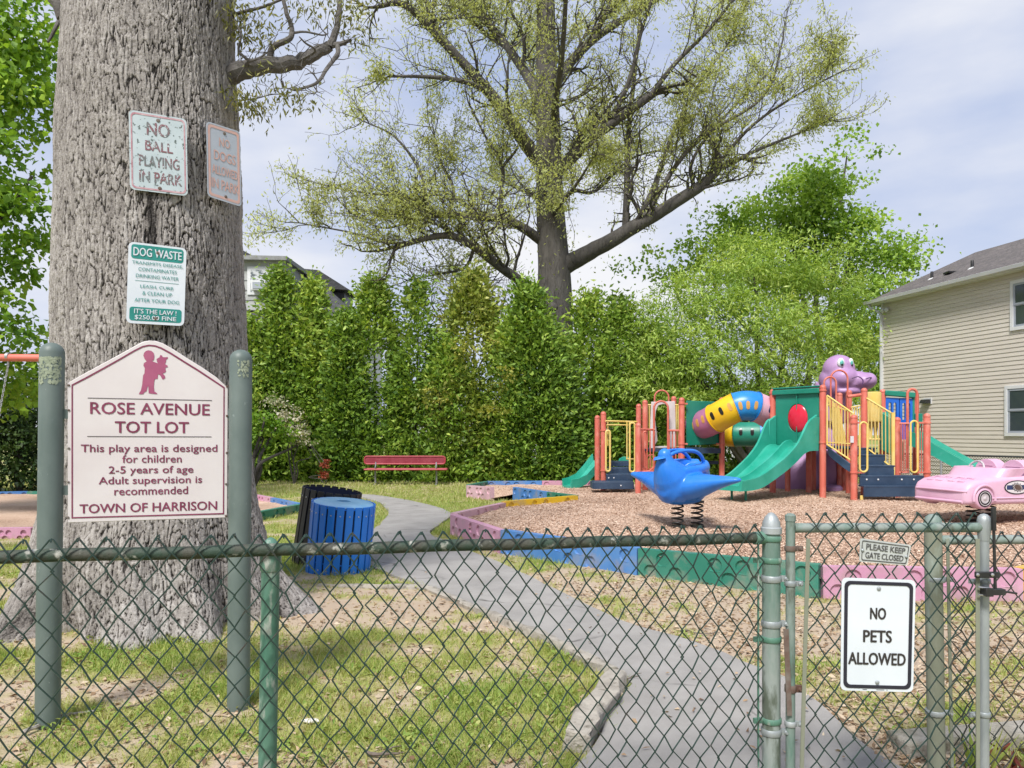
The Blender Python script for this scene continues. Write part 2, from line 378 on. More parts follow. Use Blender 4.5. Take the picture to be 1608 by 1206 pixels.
mr_ = n_.new('ShaderNodeMapRange'); l_(vo.outputs['Distance'], mr_.inputs[0]); mr_.inputs[1].default_value = .002; mr_.inputs[2].default_value = .010; mr_.inputs[3].default_value = .75; mr_.inputs[4].default_value = 0
brk = n_.new('ShaderNodeTexNoise'); brk.inputs['Scale'].default_value = 1.1; l_(tcx.outputs['Object'], brk.inputs[0]); mr2 = n_.new('ShaderNodeMapRange'); l_(brk.outputs[0], mr2.inputs[0]); mr2.inputs[1].default_value = .48; mr2.inputs[2].default_value = .56
mu_ = n_.new('ShaderNodeMath'); mu_.operation = 'MULTIPLY'; l_(mr_.outputs[0], mu_.inputs[0]); l_(mr2.outputs[0], mu_.inputs[1])
mc_ = n_.new('ShaderNodeMix'); mc_.data_type = 'RGBA'; l_(mu_.outputs[0], mc_.inputs[0]); l_(src, mc_.inputs[6]); mc_.inputs[7].default_value = (.05, .047, .045, 1); l_(mc_.outputs[2], bs.inputs['Base Color'])
path = mb.build('path', M_asph, ang=60); tag(path, kind='structure')

def bed(poly, name, ztop, hollow):
    xs = np.arange(min(p[0] for p in poly), max(p[0] for p in poly), .11); ys = np.arange(min(p[1] for p in poly), max(p[1] for p in poly), .11)
    X, Y = np.meshgrid(xs, ys); x, y = X.ravel(), Y.ravel(); p = np.stack([x, y], 1)
    z = ztop + (fbm(p * .55, 8, 3) - .5) * .10 + (fbm(p * 5, 9, 3) - .5) * .035
    for (hx, hy, r, d) in hollow: z -= d * np.exp(-((x - hx) ** 2 + (y - hy) ** 2) / r ** 2)
    i = np.arange(len(x)).reshape(len(ys), len(xs)); f = np.stack([i[:-1, :-1], i[:-1, 1:], i[1:, 1:], i[1:, :-1]], -1).reshape(-1, 4)
    c = np.stack([x[f].mean(1), y[f].mean(1)], 1); keep = inpoly(c[:, 0], c[:, 1], poly)
    o = link(name, npmesh(name, np.stack([x, y, z], 1), f[keep], fbm(p * 1.3, 4, 3), True), M_mulch); tag(o, kind='structure')
    return lambda a, b: ztop + (fbm(np.stack([a, b], 1) * .55, 8, 3) - .5) * .10 + (fbm(np.stack([a, b], 1) * 5, 9, 3) - .5) * .035 - sum(d * np.exp(-((a - hx) ** 2 + (b - hy) ** 2) / r ** 2) for hx, hy, r, d in hollow)
M_mulch = attrmat('wood_mulch', [(.27, .17, .12), (.46, .315, .23), (.56, .40, .30), (.63, .475, .37)], rough=.95, nscale=38, namt=.42, bump=.03, bscale=38)
BIRD = (2.62, 11.2); CAR = (7.35, 11.9)
mz = bed(MAIN, 'mulch_bed', .2, [(*BIRD, .8, .07), (CAR[0], CAR[1], .9, .07), (-.78, 17.55, .75, .26)]); lz = bed(LEFT, 'mulch_bed', .08, [])

# loose wood chips on the mulch, litter and grass blades on the ground: nobody could count them
def scatter(n, x0, x1, y0, y1, near=1.6):
    y = y0 * (y1 / y0) ** (rng.random(n) ** near); x = rng.uniform(-.72, .72, n) * y; return x, y
M_chip = leafmat('wood_chip', [(.24, .145, .10), (.47, .32, .23), (.59, .43, .325), (.72, .57, .46)], rough=.9, trans=0)
x, y = scatter(190000, 0, 0, 6.9, 19, .8); k = inpoly(x, y, MAIN); x, y = x[k], y[k]; z = mz(x, y) + .008
n = len(x); a = rng.uniform(0, 2 * pi, n); D = np.stack([np.cos(a), np.sin(a), rng.normal(0, .3, n)], 1); U = np.stack([rng.normal(0, .5, n), rng.normal(0, .5, n), np.ones(n)], 1)
o = leaves('wood_chips', np.stack([x, y, z], 1), D, U, rng.uniform(.02, .06, n), rng.uniform(.008, .02, n), np.clip(.5 + .25 * rng.normal(size=n), 0, 1), M_chip, fold=.1, belly=.5); tag(o, kind='stuff')

def tri_blades(name, x, y, z, h, w, var, m, lean=.35):
    n = len(x); a = rng.uniform(0, 2 * pi, n); S = np.stack([np.cos(a), np.sin(a), 0 * a], 1) * w[:, None] / 2
    b = np.stack([x, y, z], 1); t = b + np.stack([rng.normal(0, lean, n) * h, rng.normal(0, lean, n) * h, h], 1)
    v = np.stack([b - S, b + S, t], 1).reshape(-1, 3)
    return link(name, npmesh(name, v, np.arange(3 * n).reshape(n, 3), np.repeat(var, 3)), m)
M_grass = leafmat('grass_blade', [(.48, .42, .24), (.42, .43, .13), (.27, .36, .075), (.15, .27, .045)], rough=.55, trans=.3)
x, y = scatter(330000, 0, 0, 2.35, 24, .95)
g = grass_amt(x, y); k = (rng.random(len(x)) < np.clip((g - .28) * 1.35, .02, 1)) & ~inpoly(x + rng.normal(0, .035, len(x)), y + rng.normal(0, .05, len(x)), PATH) & ~inpoly(x, y, MAIN) & ~inpoly(x, y, LEFT)
x, y, g = x[k], y[k], g[k]; n = len(x)
h = rng.uniform(.016, .05, n) * (.6 + .8 * g) * (1 + .02 * y); w = .0028 + .0012 * y * rng.uniform(.5, 1.1, n)
var = np.clip(.50 + .75 * (fbm(np.stack([x, y], 1) * 2.2, 31, 3) - .5) + .21 * rng.normal(size=n) + .35 * (g - .6) - .012 * np.maximum(y - 9, 0) * 2 - .10, 0, 1)
o = tri_blades('grass', x, y, ground_z(x, y) - .004, h, w, var, M_grass, .55); tag(o, kind='stuff')
# broad-leaved weeds in clumps
K = 420; cx, cy = scatter(K, 0, 0, 2.6, 8.5, 1.0); k = (grass_amt(cx, cy) > .45) & ~inpoly(cx, cy, PATH); cx, cy = cx[k], cy[k]; K = len(cx)
m_ = 26; x = np.repeat(cx, m_) + rng.normal(0, .055, K * m_); y = np.repeat(cy, m_) + rng.normal(0, .055, K * m_); n = len(x); a = rng.uniform(0, 2 * pi, n)
ok = ~inpoly(x, y, PATH); x, y, a = x[ok], y[ok], a[ok]; n = len(x)
o = leaves('ground_weeds', np.stack([x, y, ground_z(x, y) + rng.uniform(.004, .03, n)], 1), np.stack([np.cos(a), np.sin(a), rng.uniform(.1, .9, n)], 1), np.stack([rng.normal(0, .3, n), rng.normal(0, .3, n), np.ones(n)], 1),
    rng.uniform(.02, .05, n), rng.uniform(.008, .022, n), rng.uniform(.35, 1, n), M_grass); tag(o, kind='stuff')
# dry leaf litter, thickest on the dirt before the long border
M_lit = leafmat('dry_litter', [(.16, .095, .055), (.34, .23, .14), (.46, .34, .22), (.60, .50, .38)], rough=.85, trans=.1)
x, y = scatter(60000, 0, 0, 2.4, 10, .9)
dn = np.where((x > .2) & (y > 2.7) & (y < 8.5),   .60, .26) * (1.25 - grass_amt(x, y)); k = (rng.random(len(x)) < dn) & ~inpoly(x, y, MAIN) & ~inpoly(x, y, LEFT)
k &= ~inpoly(x, y, PATH) | (rng.random(len(x)) < .02); x, y = x[k], y[k]; n = len(x); a = rng.uniform(0, 2 * pi, n)
o = leaves('leaf_litter', np.stack([x, y, np.maximum(ground_z(x, y), inpoly(x, y, PATH) * .025) + .006], 1), np.stack([np.cos(a), np.sin(a), rng.normal(.05, .25, n)], 1), np.stack([rng.normal(0, .4, n), rng.normal(0, .4, n), np.ones(n)], 1),
    rng.uniform(.02, .06, n), rng.uniform(.008, .03, n), rng.random(n), M_lit); tag(o, kind='stuff')

# fallen twigs one can point at
M_twig = mat('dead_twig', (.10, .075, .055), (.17, .14, .12), rough=.9, scale=30)
M_paper = mat('pale_scrap', (.75, .73, .70), (.6, .58, .55), rough=.8)
def twig(pts, r, label, m=M_twig):
    mb = MB(); w = []
    for p in catmull([V(a, b, 0) for a, b in pts], 4): w.append(V(p.x + random.gauss(0, .006), p.y + random.gauss(0, .006), max(ground_z(np.array([p.x]), np.array([p.y]))[0], .02) + r * .7))
    mb.tube(w, [r * (1 - .6 * i / len(w)) for i in range(len(w))], 6); c = w[len(w) // 2]; mb.tube([c, c + V(.05, .05, .012), c + V(.09, .06, .015)], [r * .6, r * .4, r * .3], 5)
    o = mb.build('fallen_twig', m, loc=w[0]); tag(o, label, 'twig')
twig([gp(38, 1158), gp(60, 1148), gp(100, 1132), gp(150, 1124)], .012, 'pale lichen-covered twig lying at the foot of the left sign post', mat('lichen_twig', (.50, .47, .43), (.12, .10, .08), rough=.9, scale=40))
twig([gp(185, 1120), gp(215, 1114), gp(245, 1110)], .006, 'thin dark twig lying in the grass between the two sign posts')
twig([gp(575, 1190), gp(600, 1194), gp(632, 1190)], .010, 'dark stick lying on bare dirt at the bottom of the photo')
twig([gp(955, 1082), gp(985, 1072), gp(1002, 1068)], .006, 'forked dark twig on the asphalt beside the broken kerb')
twig([gp(1075, 994), gp(1100, 1000), gp(1130, 998)], .006, 'dark twig lying on the littered dirt right of the path')
q = G(488, 1138); mb = MB(); mb.prism([q + V(a, b, .025) for a, b in ((-.05, 0), (-.02, .025), (.03, .02), (.05, -.01), (.0, -.03))], (0, 0, -.006)); tag(mb.build('paper_scrap', M_paper, loc=q), 'small white paper scrap lying in the grass right of the green fence post', 'litter')

# ------------------------------------------------------------ concrete edging
M_conc = mat('old_concrete', (.42, .385, .33), (.27, .245, .21), rough=.95, scale=8, col3=(.12, .105, .08), scale3=13, lo3=.55, hi3=.68, bump=.012, bscale=60)
def strip(pts, w, zt, zb, jit=.010):
    mb = MB(); rings = []; pts = [Vector((*p, 0)) for p in pts]; q = []
    for a, b in zip(pts[:-1], pts[1:]):
        m = max(2, int((b - a).length / .12)); q += [a.lerp(b, j / m) for j in range(m)]
    q.append(pts[-1])
    for i, p in enumerate(q):
        d = (q[min(i + 1, len(q) - 1)] - q[max(i - 1, 0)]).normalized(); s = Vector((d.y, -d.x, 0)); zz = zt[0] + (zt[1] - zt[0]) * i / (len(q) - 1)
        j = lambda: random.gauss(0, jit)
        rings.append([p - s * (w / 2 + j()) + V(0, 0, zb), p + s * (w / 2 + j()) + V(0, 0, zb), p + s * (w / 2 + j()) + V(0, 0, zz - .015), p + s * (w * .35 + j()) + V(0, 0, zz + j() * .4), p - s * (w * .35 + j()) + V(0, 0, zz + j() * .4), p - s * (w / 2 + j()) + V(0, 0, zz - .015)])
    mb.loft(rings); return mb
o = strip([gp(500, 925), gp(560, 925), gp(672, 927)], .09, (.05, .05), -.08).build('path_edging', M_conc, loc=(*gp(600, 926), 0), ang=50); tag(o, 'straight low concrete edging in front of the blue bin', 'edging', 'concrete path edgings')
o = strip([gp(672, 928), gp(762, 968), gp(850, 1006), gp(935, 1050), gp(962, 1066)], .075, (.05, .075), -.08).build('path_edging', M_conc, loc=(*gp(800, 990), 0), ang=50); tag(o, 'long slanting concrete edging along the left side of the asphalt path', 'edging', 'concrete path edgings')
o = strip([gp(968, 1083), gp(950, 1110), gp(928, 1140), gp(906, 1182)], .125, (.125, .10), -.08, .017).build('broken_kerb', M_conc, loc=(*gp(935, 1125), 0), ang=50, bev=.008); tag(o, 'short raised broken concrete kerb piece at the bend of the path', 'kerb')
q0 = P(1432, 1162, 3.4); M_conc2 = mat('mossy_concrete', (.40, .37, .32), (.25, .23, .18), rough=.95, scale=6, col3=(.10, .10, .06), scale3=9, lo3=.58, hi3=.75, bump=.015, bscale=50)
mb = MB(); a, b = V(q0.x + .05, 3.52, 0), V(3.4, 3.78, 0); d = (b - a).normalized(); s = V(-d.y, d.x, 0)
mb.hexa([a + V(0, 0, -.1), b + V(0, 0, -.1), b + s * .17 + V(0, 0, -.1), a + s * .17 + V(0, 0, -.1), a + V(0, 0, .085), b + V(0, 0, .085), b + s * .17 + V(0, 0, .085), a + s * .17 + V(0, 0, .085)])
tag(mb.build('concrete_kerb', M_conc2, loc=a, bev=.015), 'thick mossy concrete kerb under the fence at the lower right corner', 'kerb')
# strap-leaved plant and a few red leaves by that kerb
mb = MB()
q = P(1535, 1180, 3.3); L_ = []
for k in range(26): L_.append((random.gauss(0, .05), random.gauss(0, .03), random.uniform(.16, .32)))
C = np.array([[q.x + a, q.y + b, .0] for a, b, h in L_]); D = np.array([[random.gauss(0, .25), random.gauss(0, .2), 1] for _ in L_])
o = leaves('strap_leaf_plant', C, D, rng.normal(size=C.shape), np.array([h for *_, h in L_]), .016, rng.uniform(.4, 1, len(C)), M_grass, loc=(q.x, q.y, 0)); tag(o, 'small clump of upright strap leaves beside the gate latch upright', 'plant')
n = 60; q = P(1590, 1190, 3.3); C = np.stack([q.x + rng.normal(0, .08, n), q.y + rng.normal(0, .06, n), rng.uniform(.0, .12, n)], 1)
o = leaves('red_leaf_plant', C, rng.normal(size=C.shape) + [0, 0, .6], rng.normal(size=C.shape), .07, .03, rng.random(n), leafmat('red_leaf', [(.10, .02, .018), (.22, .06, .04), (.12, .12, .04)]), loc=(q.x, q.y, 0)); tag(o, 'low dark red leafy weed at the lower right corner', 'plant')

# ------------------------------------------------------------ play borders (dimpled plastic)
PAL = {}
def plastic(n, c, c2=None, rough=.42, **k):
    PAL[n] = mat('plastic_' + n, s2l(c), s2l(c2) if c2 else None, rough=rough, scale=1.7, lo=.3, hi=.75, bump=.0012, bscale=160, rvar=.08, **k); return PAL[n]
dirt = dict(col3=(.30, .25, .21), scale3=4, lo3=.50, hi3=.80)
plastic('border_pink', (204, 144, 176), (216, 170, 192), .55, **dirt); plastic('border_pale_pink', (228, 190, 200), (214, 165, 182), .55, **dirt)
plastic('border_blue', (66, 124, 196), (100, 150, 206), .5, **dirt); plastic('border_green', (36, 122, 102), (70, 142, 122), .5, **dirt); plastic('border_yellow', (240, 198, 30), (232, 186, 50), .5, **dirt)
_bn = [0]
def border(a, b, colour, label, top=BT, h=.33, w=.11, out=1, holes=6):
    a, b = Vector((*a, 0)), Vector((*b, 0)); d = b - a; Ln = d.length - .012; d.normalize(); nrm = V(d.y, -d.x, 0) * out
    mb = MB(); zb = top - h; r0 = h * .235
    def pt(s_, z_, t_): return a + d * (s_ + .006) + nrm * t_ + V(0, 0, zb + z_)
    # two staggered rows of round dimples, each in its own cell
    pitch = Ln / (holes + .5); cells = []
    for row, z0 in ((0, 0), (1, h / 2)):
        off = pitch * (.5 if row else 0); edges = [0] + ([off] if row else []) + [off + pitch * (k + 1) for k in range(holes)]
        if not row: edges.append(Ln)
        for k in range(len(edges) - 1):
            s0, s1 = edges[k], edges[k + 1]; full = (s1 - s0) > pitch * .9 and (k % 3 != 2)
            for face in (0, 1):
                t0 = w / 2 if face == 0 else -w / 2; dp = -.022 if face == 0 else .022
                if not full: mb.add([pt(s0, z0, t0), pt(s1, z0, t0), pt(s1, z0 + h / 2, t0), pt(s0, z0 + h / 2, t0)], [(0, 1, 2, 3)]); continue
                cs, cz = (s0 + s1) / 2, z0 + h / 4 + (.012 if not row else -.016); n = 16; r = min(r0, pitch * .42)
                sq = []; ci = []; cb = []
                for j in range(n):
                    an = 2 * pi * j / n + pi / 4; c_, s_ = cos(an), sin(an); mm = max(abs(c_), abs(s_))
                    sq.append(pt((s0 + s1) / 2 + c_ / mm * (s1 - s0) / 2, z0 + h / 4 + s_ / mm * h / 4, t0))
                    ci.append(pt(cs + r * c_, cz + r * s_, t0)); cb.append(pt(cs + r * .86 * c_, cz + r * .86 * s_, t0 + dp))
                fs = [(j, (j + 1) % n, n + (j + 1) % n, n + j) for j in range(n)] + [(n + j, n + (j + 1) % n, 2 * n + (j + 1) % n, 2 * n + j) for j in range(n)] + [tuple(range(2 * n, 3 * n))]
                mb.add(sq + ci + cb, fs)
    mb.add([pt(0, h, -w / 2), pt(Ln, h, -w / 2), pt(Ln, h, w / 2), pt(0, h, w / 2)], [(0, 1, 2, 3)]); mb.add([pt(0, 0, -w / 2), pt(Ln, 0, -w / 2), pt(Ln, 0, w / 2), pt(0, 0, w / 2)], [(0, 1, 2, 3)])
    for s_ in (0, Ln): mb.add([pt(s_, 0, -w / 2), pt(s_, 0, w / 2), pt(s_, h, w / 2), pt(s_, h, -w / 2)], [(0, 1, 2, 3)])
    c = (a + b) / 2; o = mb.build('play_border', PAL['border_' + colour], loc=(c.x, c.y, zb), smooth=False); tag(o, label, 'play border', 'dimpled plastic borders round the play beds')
    random.seed(31 + _bn[0]); _bn[0] += 1; o.rotation_euler = (random.gauss(0, .012), random.gauss(0, .008), 0)
for args in ((B0, B1, 'pink', 'bright pink dimpled border at the corner nearest the path, joined to a blue one'),
             (B1, B2, 'blue', 'long blue dimpled border in front, between the corner pink one and the green one'),
             (B2, B3, 'green', 'long green dimpled border in front, ending behind the green gate post'),
             (B3, B4, 'pink', 'long pink dimpled border seen through the mesh of the gate'),
             (B4, B5, 'yellow', 'yellow dimpled border end at the right edge of the photo'),
             (A1, B0, 'pale_pink', 'sun-bleached pale pink border running back from the path corner to the yellow one'),
             (A2, A1, 'yellow', 'long yellow border left of the blue bird rider'),
             (A2, A3, 'green', 'short green border meeting the end of the long yellow one'),
             (A3, A4, 'blue', 'blue dimpled border in the notch behind the long yellow one'),
             (C1, A5, 'pale_pink', 'faded pink border piece with its broken end facing the gap in the bed'),
             (C2, C1, 'green', 'green border slanting to the back left corner of the bed'),
             (C3, C2, 'blue', 'blue border along the back of the bed before the hedge'),
             (C4, C3, 'pink', 'dull pink border along the back of the bed beside the little slide'),
             (D1, D0, 'blue', 'blue border ending at the pointed tip of the left play bed'),
             (D2, D1, 'pink', 'pink border at the far side of the left play bed, right of the trunk'),
             (D4, D3, 'green', 'green border seen left of the oak at the far side of the left bed'),
             (D5, D4, 'blue', 'blue border at the far left edge of the photo'),
             (D0, E1, 'green', 'green border on the near side of the left bed'),
             (E3, E4, 'pink', 'pink border at the left edge, on the near side of the left bed')):
    border(*args, out=1, **({'top': LT, 'h': .22} if 'left' in args[3] and 'bed' in args[3] and 'corner' not in args[3] and 'slanting' not in args[3] or args[0] is D5 else {}))
# ------------------------------------------------------------ chain-link fence and gate
M_wire = mat('green_wire', (.012, .034, .028), (.02, .046, .038), rough=.5, scale=20, col3=(.05, .045, .04), scale3=14, lo3=.55, hi3=.7)
M_wire2 = mat('dark_wire', (.022, .032, .03), (.05, .05, .045), rough=.55, scale=20)
M_rail = mat('old_green_rail', (.026, .052, .034), (.055, .056, .042), rough=.7, scale=11, lo=.42, hi=.58, col3=(.34, .34, .30), scale3=19, lo3=.57, hi3=.66, bump=.003, bscale=90)
M_gpost = mat('worn_green_post', (.06, .165, .115), (.12, .23, .175), rough=.55, scale=5, col3=(.36, .38, .34), scale3=15, lo3=.54, hi3=.62, bump=.002, bscale=70, stretch=(1, 1, .35))
M_gpost2 = mat('chalky_green_post', (.105, .18, .148), (.25, .285, .268), rough=.6, scale=8, lo=.38, hi=.62, col3=(.09, .11, .085), scale3=13, lo3=.52, hi3=.63, bump=.002, bscale=70, stretch=(1, 1, .3))
M_galv = mat('galvanised', (.38, .41, .42), (.25, .28, .29), rough=.5, scale=9, metal=.35, bump=.0015, bscale=80, col3=(.12, .10, .09), scale3=9, lo3=.66, hi3=.75, stretch=(1, 1, .4))
M_lpost = mat('mossy_post', (.17, .185, .135), (.24, .25, .19), rough=.8, scale=5, col3=(.30, .36, .32), scale3=7, lo3=.55, hi3=.68, bump=.003, bscale=50, stretch=(1, 1, .3))
M_black = mat('black_metal', (.012, .012, .014), (.03, .03, .03), rough=.4, scale=14)
M_bolt = mat('zinc_bolt', (.55, .55, .56), rough=.35, metal=.8)
M_rust = mat('rusty_steel', (.10, .05, .035), (.17, .15, .13), rough=.8, scale=14)

def chain(mb, a, b, zt, zb, w=.078, h=.101, r=.0034, off=.027, peak=.054, jit=.003):
    """woven diamonds between a and b (ground points); zt gives the rail height along the fence"""
    a, b = V(a[0], a[1], 0), V(b[0], b[1], 0); d = b - a; Ln = d.length; d.normalize(); nr = V(d.y, -d.x, 0)
    nw = int(Ln / (w / 2))
    for k in range(nw):
        pts = []; par = k % 2; zz = zt(k * w / 2 / Ln) + peak - (0 if not par else 0); j = 0
        z = zz
        while z > zb:
            col = k + ((j + par) % 2); x = col * w / 2
            x = min(x, Ln); q = a + d * (x + random.gauss(0, jit)) + nr * (off + (.0035 if (j % 2) else -.0035)) + V(0, 0, z + random.gauss(0, jit))
            pts.append(q); z -= h / 2; j += 1
        if len(pts) < 2: continue
        # a short twisted barb on each top knuckle
        t = pts[0]; sgn = 1 if not par else -1
        pts = [t + d * (-.004 * sgn) + V(0, 0, -.006) + nr * .005, t + d * (-.002 * sgn) + V(0, 0, .003) + nr * .002, t + d * (.003 * sgn)] + pts[1:]
        mb.tube(pts, r, 5, caps=True)
def band(mb, c, R, z, hh=.022, bolt=V(1, 0, 0), blen=.03, face=V(0, -1, 0)):
    c = V(c[0], c[1], 0); mb.lathe([(R + .003, z - hh / 2), (R + .005, z - hh / 2 + .003), (R + .005, z + hh / 2 - .003), (R + .003, z + hh / 2)], c, n=18)
    mb.beam(c + bolt * R * .7 + V(0, 0, z), c + bolt * (R + blen) + V(0, 0, z), .014, hh * .9)
    p = c + bolt * (R + blen * .6) + V(0, 0, z); mb.lathe([(.009, 0), (.009, .006), (.005, .008), (.005, .014)], p + face * .006, face, 8)

FA, FB = V(-2.75, 2.75 - .25 * 2.75, 0), V(1.02, 2.75 + .25 * 1.02, 0)
TP = V(1.048, 3.012, 0)
fz = lambda X: 1.127 + (1.05 - X) * .0122
fence = thing('chain_link_fence', (-.8, 2.55, 0), 'green chain-link fence with a mossy top rail across the foreground left of the gate', 'fence')
mb = MB(); chain(mb, FA, FB, lambda t: fz(FA.x + t * (FB.x - FA.x)), .02); mb.build('wire_mesh', M_wire, fence, recalc=False, ang=60)
mb = MB(); mb.tube([V(FA.x + t * (FB.x - FA.x), FA.y + t * (FB.y - FA.y), fz(FA.x + t * (FB.x - FA.x)) + .002 * sin(t * 40)) for t in np.linspace(0, 1, 30)], .0215, 14); mb.build('top_rail', M_rail, fence)
lp = V(-.836, 2.575, 0)
mb = MB(); mb.tube([V(lp.x - .018, lp.y, -.2), V(lp.x + .002, lp.y, fz(lp.x) - .03)], .031, 16)
p = mb.build('line_post', M_gpost, fence)
mb = MB(); mb.lathe([(.034, -.055), (.036, -.05), (.036, .0), (.030, .012), (.026, .03), (.027, .036), (.018, .05), (.008, .058), (.0, .06)], V(lp.x + .002, lp.y, fz(lp.x) - .02), n=16); mb.build('post_cap', M_gpost, p)
mb = MB(); mb.lathe([(.0355, -.3), (.0355, 1.165)], TP, n=20); p = mb.build('terminal_post', M_gpost2, fence)
mb = MB(); mb.lathe([(.041, 1.145), (.041, 1.168), (.036, 1.172), (.034, 1.19), (.024, 1.212), (.011, 1.226), (.0, 1.23)], TP, n=20); mb.build('post_cap', M_galv, p)
mb = MB(); b0 = TP + V(-.062, -.028, 0); mb.beam(b0 + V(0, 0, .04), b0 + V(0, 0, 1.14), .014, .005); mb.build('tension_bar', M_gpost, fence, bev=.001)
pz = lambda py: EYE - (py - HY) / F * 3.0
for py in (846, 880, 1004, 1132):
    mb = MB(); band(mb, TP, .0355, pz(py), bolt=V(-1, -.15, 0).normalized(), blen=.04); mb.build('tension_band', M_gpost, fence)
for py in (909, 980, 1150):
    mb = MB(); band(mb, TP, .0355, pz(py), .026, bolt=V(1, -.1, 0).normalized(), blen=.034); mb.build('hinge_band', M_galv, fence)
# rail end cup
mb = MB(); mb.tube([V(TP.x - .075, TP.y - .018, fz(1)), V(TP.x - .02, TP.y, fz(1))], .026, 14); mb.build('rail_end', M_gpost, fence)

GH = V(1.121, 3.0, 0); GL = V(1.900, 3.0, 0); gt = 1.168
gate = thing('walk_gate', GH, 'narrow chain-link walk gate with a square pipe frame, two signs hung on it', 'gate')
mb = MB(); mb.lathe([(.0185, .06), (.0185, gt + .03)], GH, n=16); mb.lathe([(.021, gt + .028), (.021, gt + .05), (.012, gt + .058), (0, gt + .06)], GH, n=16); mb.build('hinge_upright', M_gpost2, gate)
mb = MB(); mb.lathe([(.0195, .06), (.0195, gt - .02)], GL, n=16); mb.lathe([(.021, gt - .05), (.0255, gt - .01), (.0255, gt + .03), (.022, gt + .045), (.012, gt + .055), (0, gt + .058)], GL, n=16); mb.build('latch_upright', M_galv, gate)
mb = MB(); mb.tube([GH + V(.015, 0, gt), GL + V(-.015, 0, gt + .002)], .0195, 14); mb.build('cross_rail', M_gpost2, gate)
mb = MB(); mb.tube([GH + V(.015, 0, .09), GL + V(-.015, 0, .09)], .0195, 14); mb.build('cross_rail', M_rail, gate)
mb = MB(); chain(mb, (GH.x + .055, 3.0), (GL.x - .045, 3.0), lambda t: gt, .07, w=.0745, h=.094, peak=.06); mb.build('wire_mesh', M_wire, gate, recalc=False, ang=60)
for xx, nm in ((GH.x + .055, 0), (GL.x - .047, 1)):
    mb = MB(); mb.beam(V(xx + (.004 if nm else .006), 2.972, gt - .04), V(xx - (-.006 if nm else .024), 2.972, .08), .016, .005, up=(0, 1, 0)); mb.build('tension_bar', M_lpost, gate, bev=.001)
for py in (861, 916, 1136):
    mb = MB(); band(mb, GH, .0185, pz(py), .022, bolt=V(1, -.1, 0).normalized(), blen=.03); mb.build('hinge_band', M_galv if py > 900 else M_rust, gate)
mb = MB(); band(mb, GH, .0185, pz(1081), .03, bolt=V(1, -.1, 0).normalized(), blen=.026); mb.beam(V(1.094, 2.975, pz(985)), V(1.108, 2.975, pz(1120)), .020, .004, up=(0, 1, 0)); mb.build('spring_hinge', M_rust, gate)
for py in (912, 1121):
    mb = MB(); band(mb, GL, .0195, pz(py), .02, bolt=V(-1, -.15, 0).normalized(), blen=.045); mb.build('tension_band', M_galv, gate)
# closer: black tube, bracket and latch rods
gq = lambda px, py, y=2.955: P(px, py, y)
mb = MB(); mb.tube([gq(1560, 797), gq(1560.5, 833)], .0095, 10); mb.tube([gq(1560.5, 833), gq(1563, 925)], .0058, 10); cl = mb.build('gate_closer', M_black, gate)
mb = MB(); mb.box(gq(1550, 902.5), (.094, .016, .024)); mb.build('bracket', M_black, cl, bev=.003)
for px in (1535, 1558):
    mb = MB(); mb.lathe([(.0065, 0), (.0065, .004), (.003, .006)], gq(px, 902.5, 2.945), (0, -1, 0), 10); mb.build('bolt', M_bolt, cl)
mb = MB(); mb.box(gq(1562, 929), (.07, .03, .024)); mb.box(gq(1549, 929), (.03, .045, .032)); mb.tube([gq(1572, 928), gq(1597, 932)], .0045, 8); la = mb.build('latch', M_black, gate, bev=.002)
for py in (921, 933):
    mb = MB(); mb.tube([gq(1536, py + 1), gq(1554, py + 3)], .004, 8); mb.build('threaded_rod', M_bolt, la)

# fence beyond the gate: latch post, rail, dark mesh
F2 = thing('chain_link_fence', (1.9, 3.27, 0), 'chain-link fence piece right of the gate with a mossy latch post', 'fence')
q = P(1465, 840, 3.25); LP = V(q.x, 3.25, 0); z2 = P(0, 848, 3.25).z
mb = MB(); mb.tube([LP + V(.02, 0, -.2), LP + V(0, 0, z2 + .06)], .0355, 18); p = mb.build('latch_post', M_lpost, F2)
mb = MB(); mb.lathe([(.038, z2 + .04), (.038, z2 + .075), (.03, z2 + .1), (.015, z2 + .112), (0, z2 + .115)], LP, n=18); mb.build('post_cap', M_gpost2, p)
mb = MB(); mb.tube([LP + V(.03, 0, z2), V(3.6, 3.3, z2 + .005)], .0205, 14); mb.build('top_rail', M_gpost2, F2)
mb = MB(); chain(mb, (LP.x + .07, 3.26), (3.6, 3.31), lambda t: z2, .02, w=.0745, h=.094, peak=.035); mb.build('wire_mesh', M_wire2, F2, recalc=False, ang=60)
mb = MB(); mb.beam(LP + V(.072, -.02, .1), LP + V(.052, -.02, z2 + .01), .014, .005, up=(0, 1, 0)); mb.build('tension_bar', M_lpost, F2, bev=.001)
for z in (z2 - .17, z2 - .75):
    mb = MB(); band(mb, LP + V(.01, 0, 0), .036, z, .022, bolt=V(1, -.15, 0).normalized(), blen=.035); mb.build('tension_band', M_galv, F2)

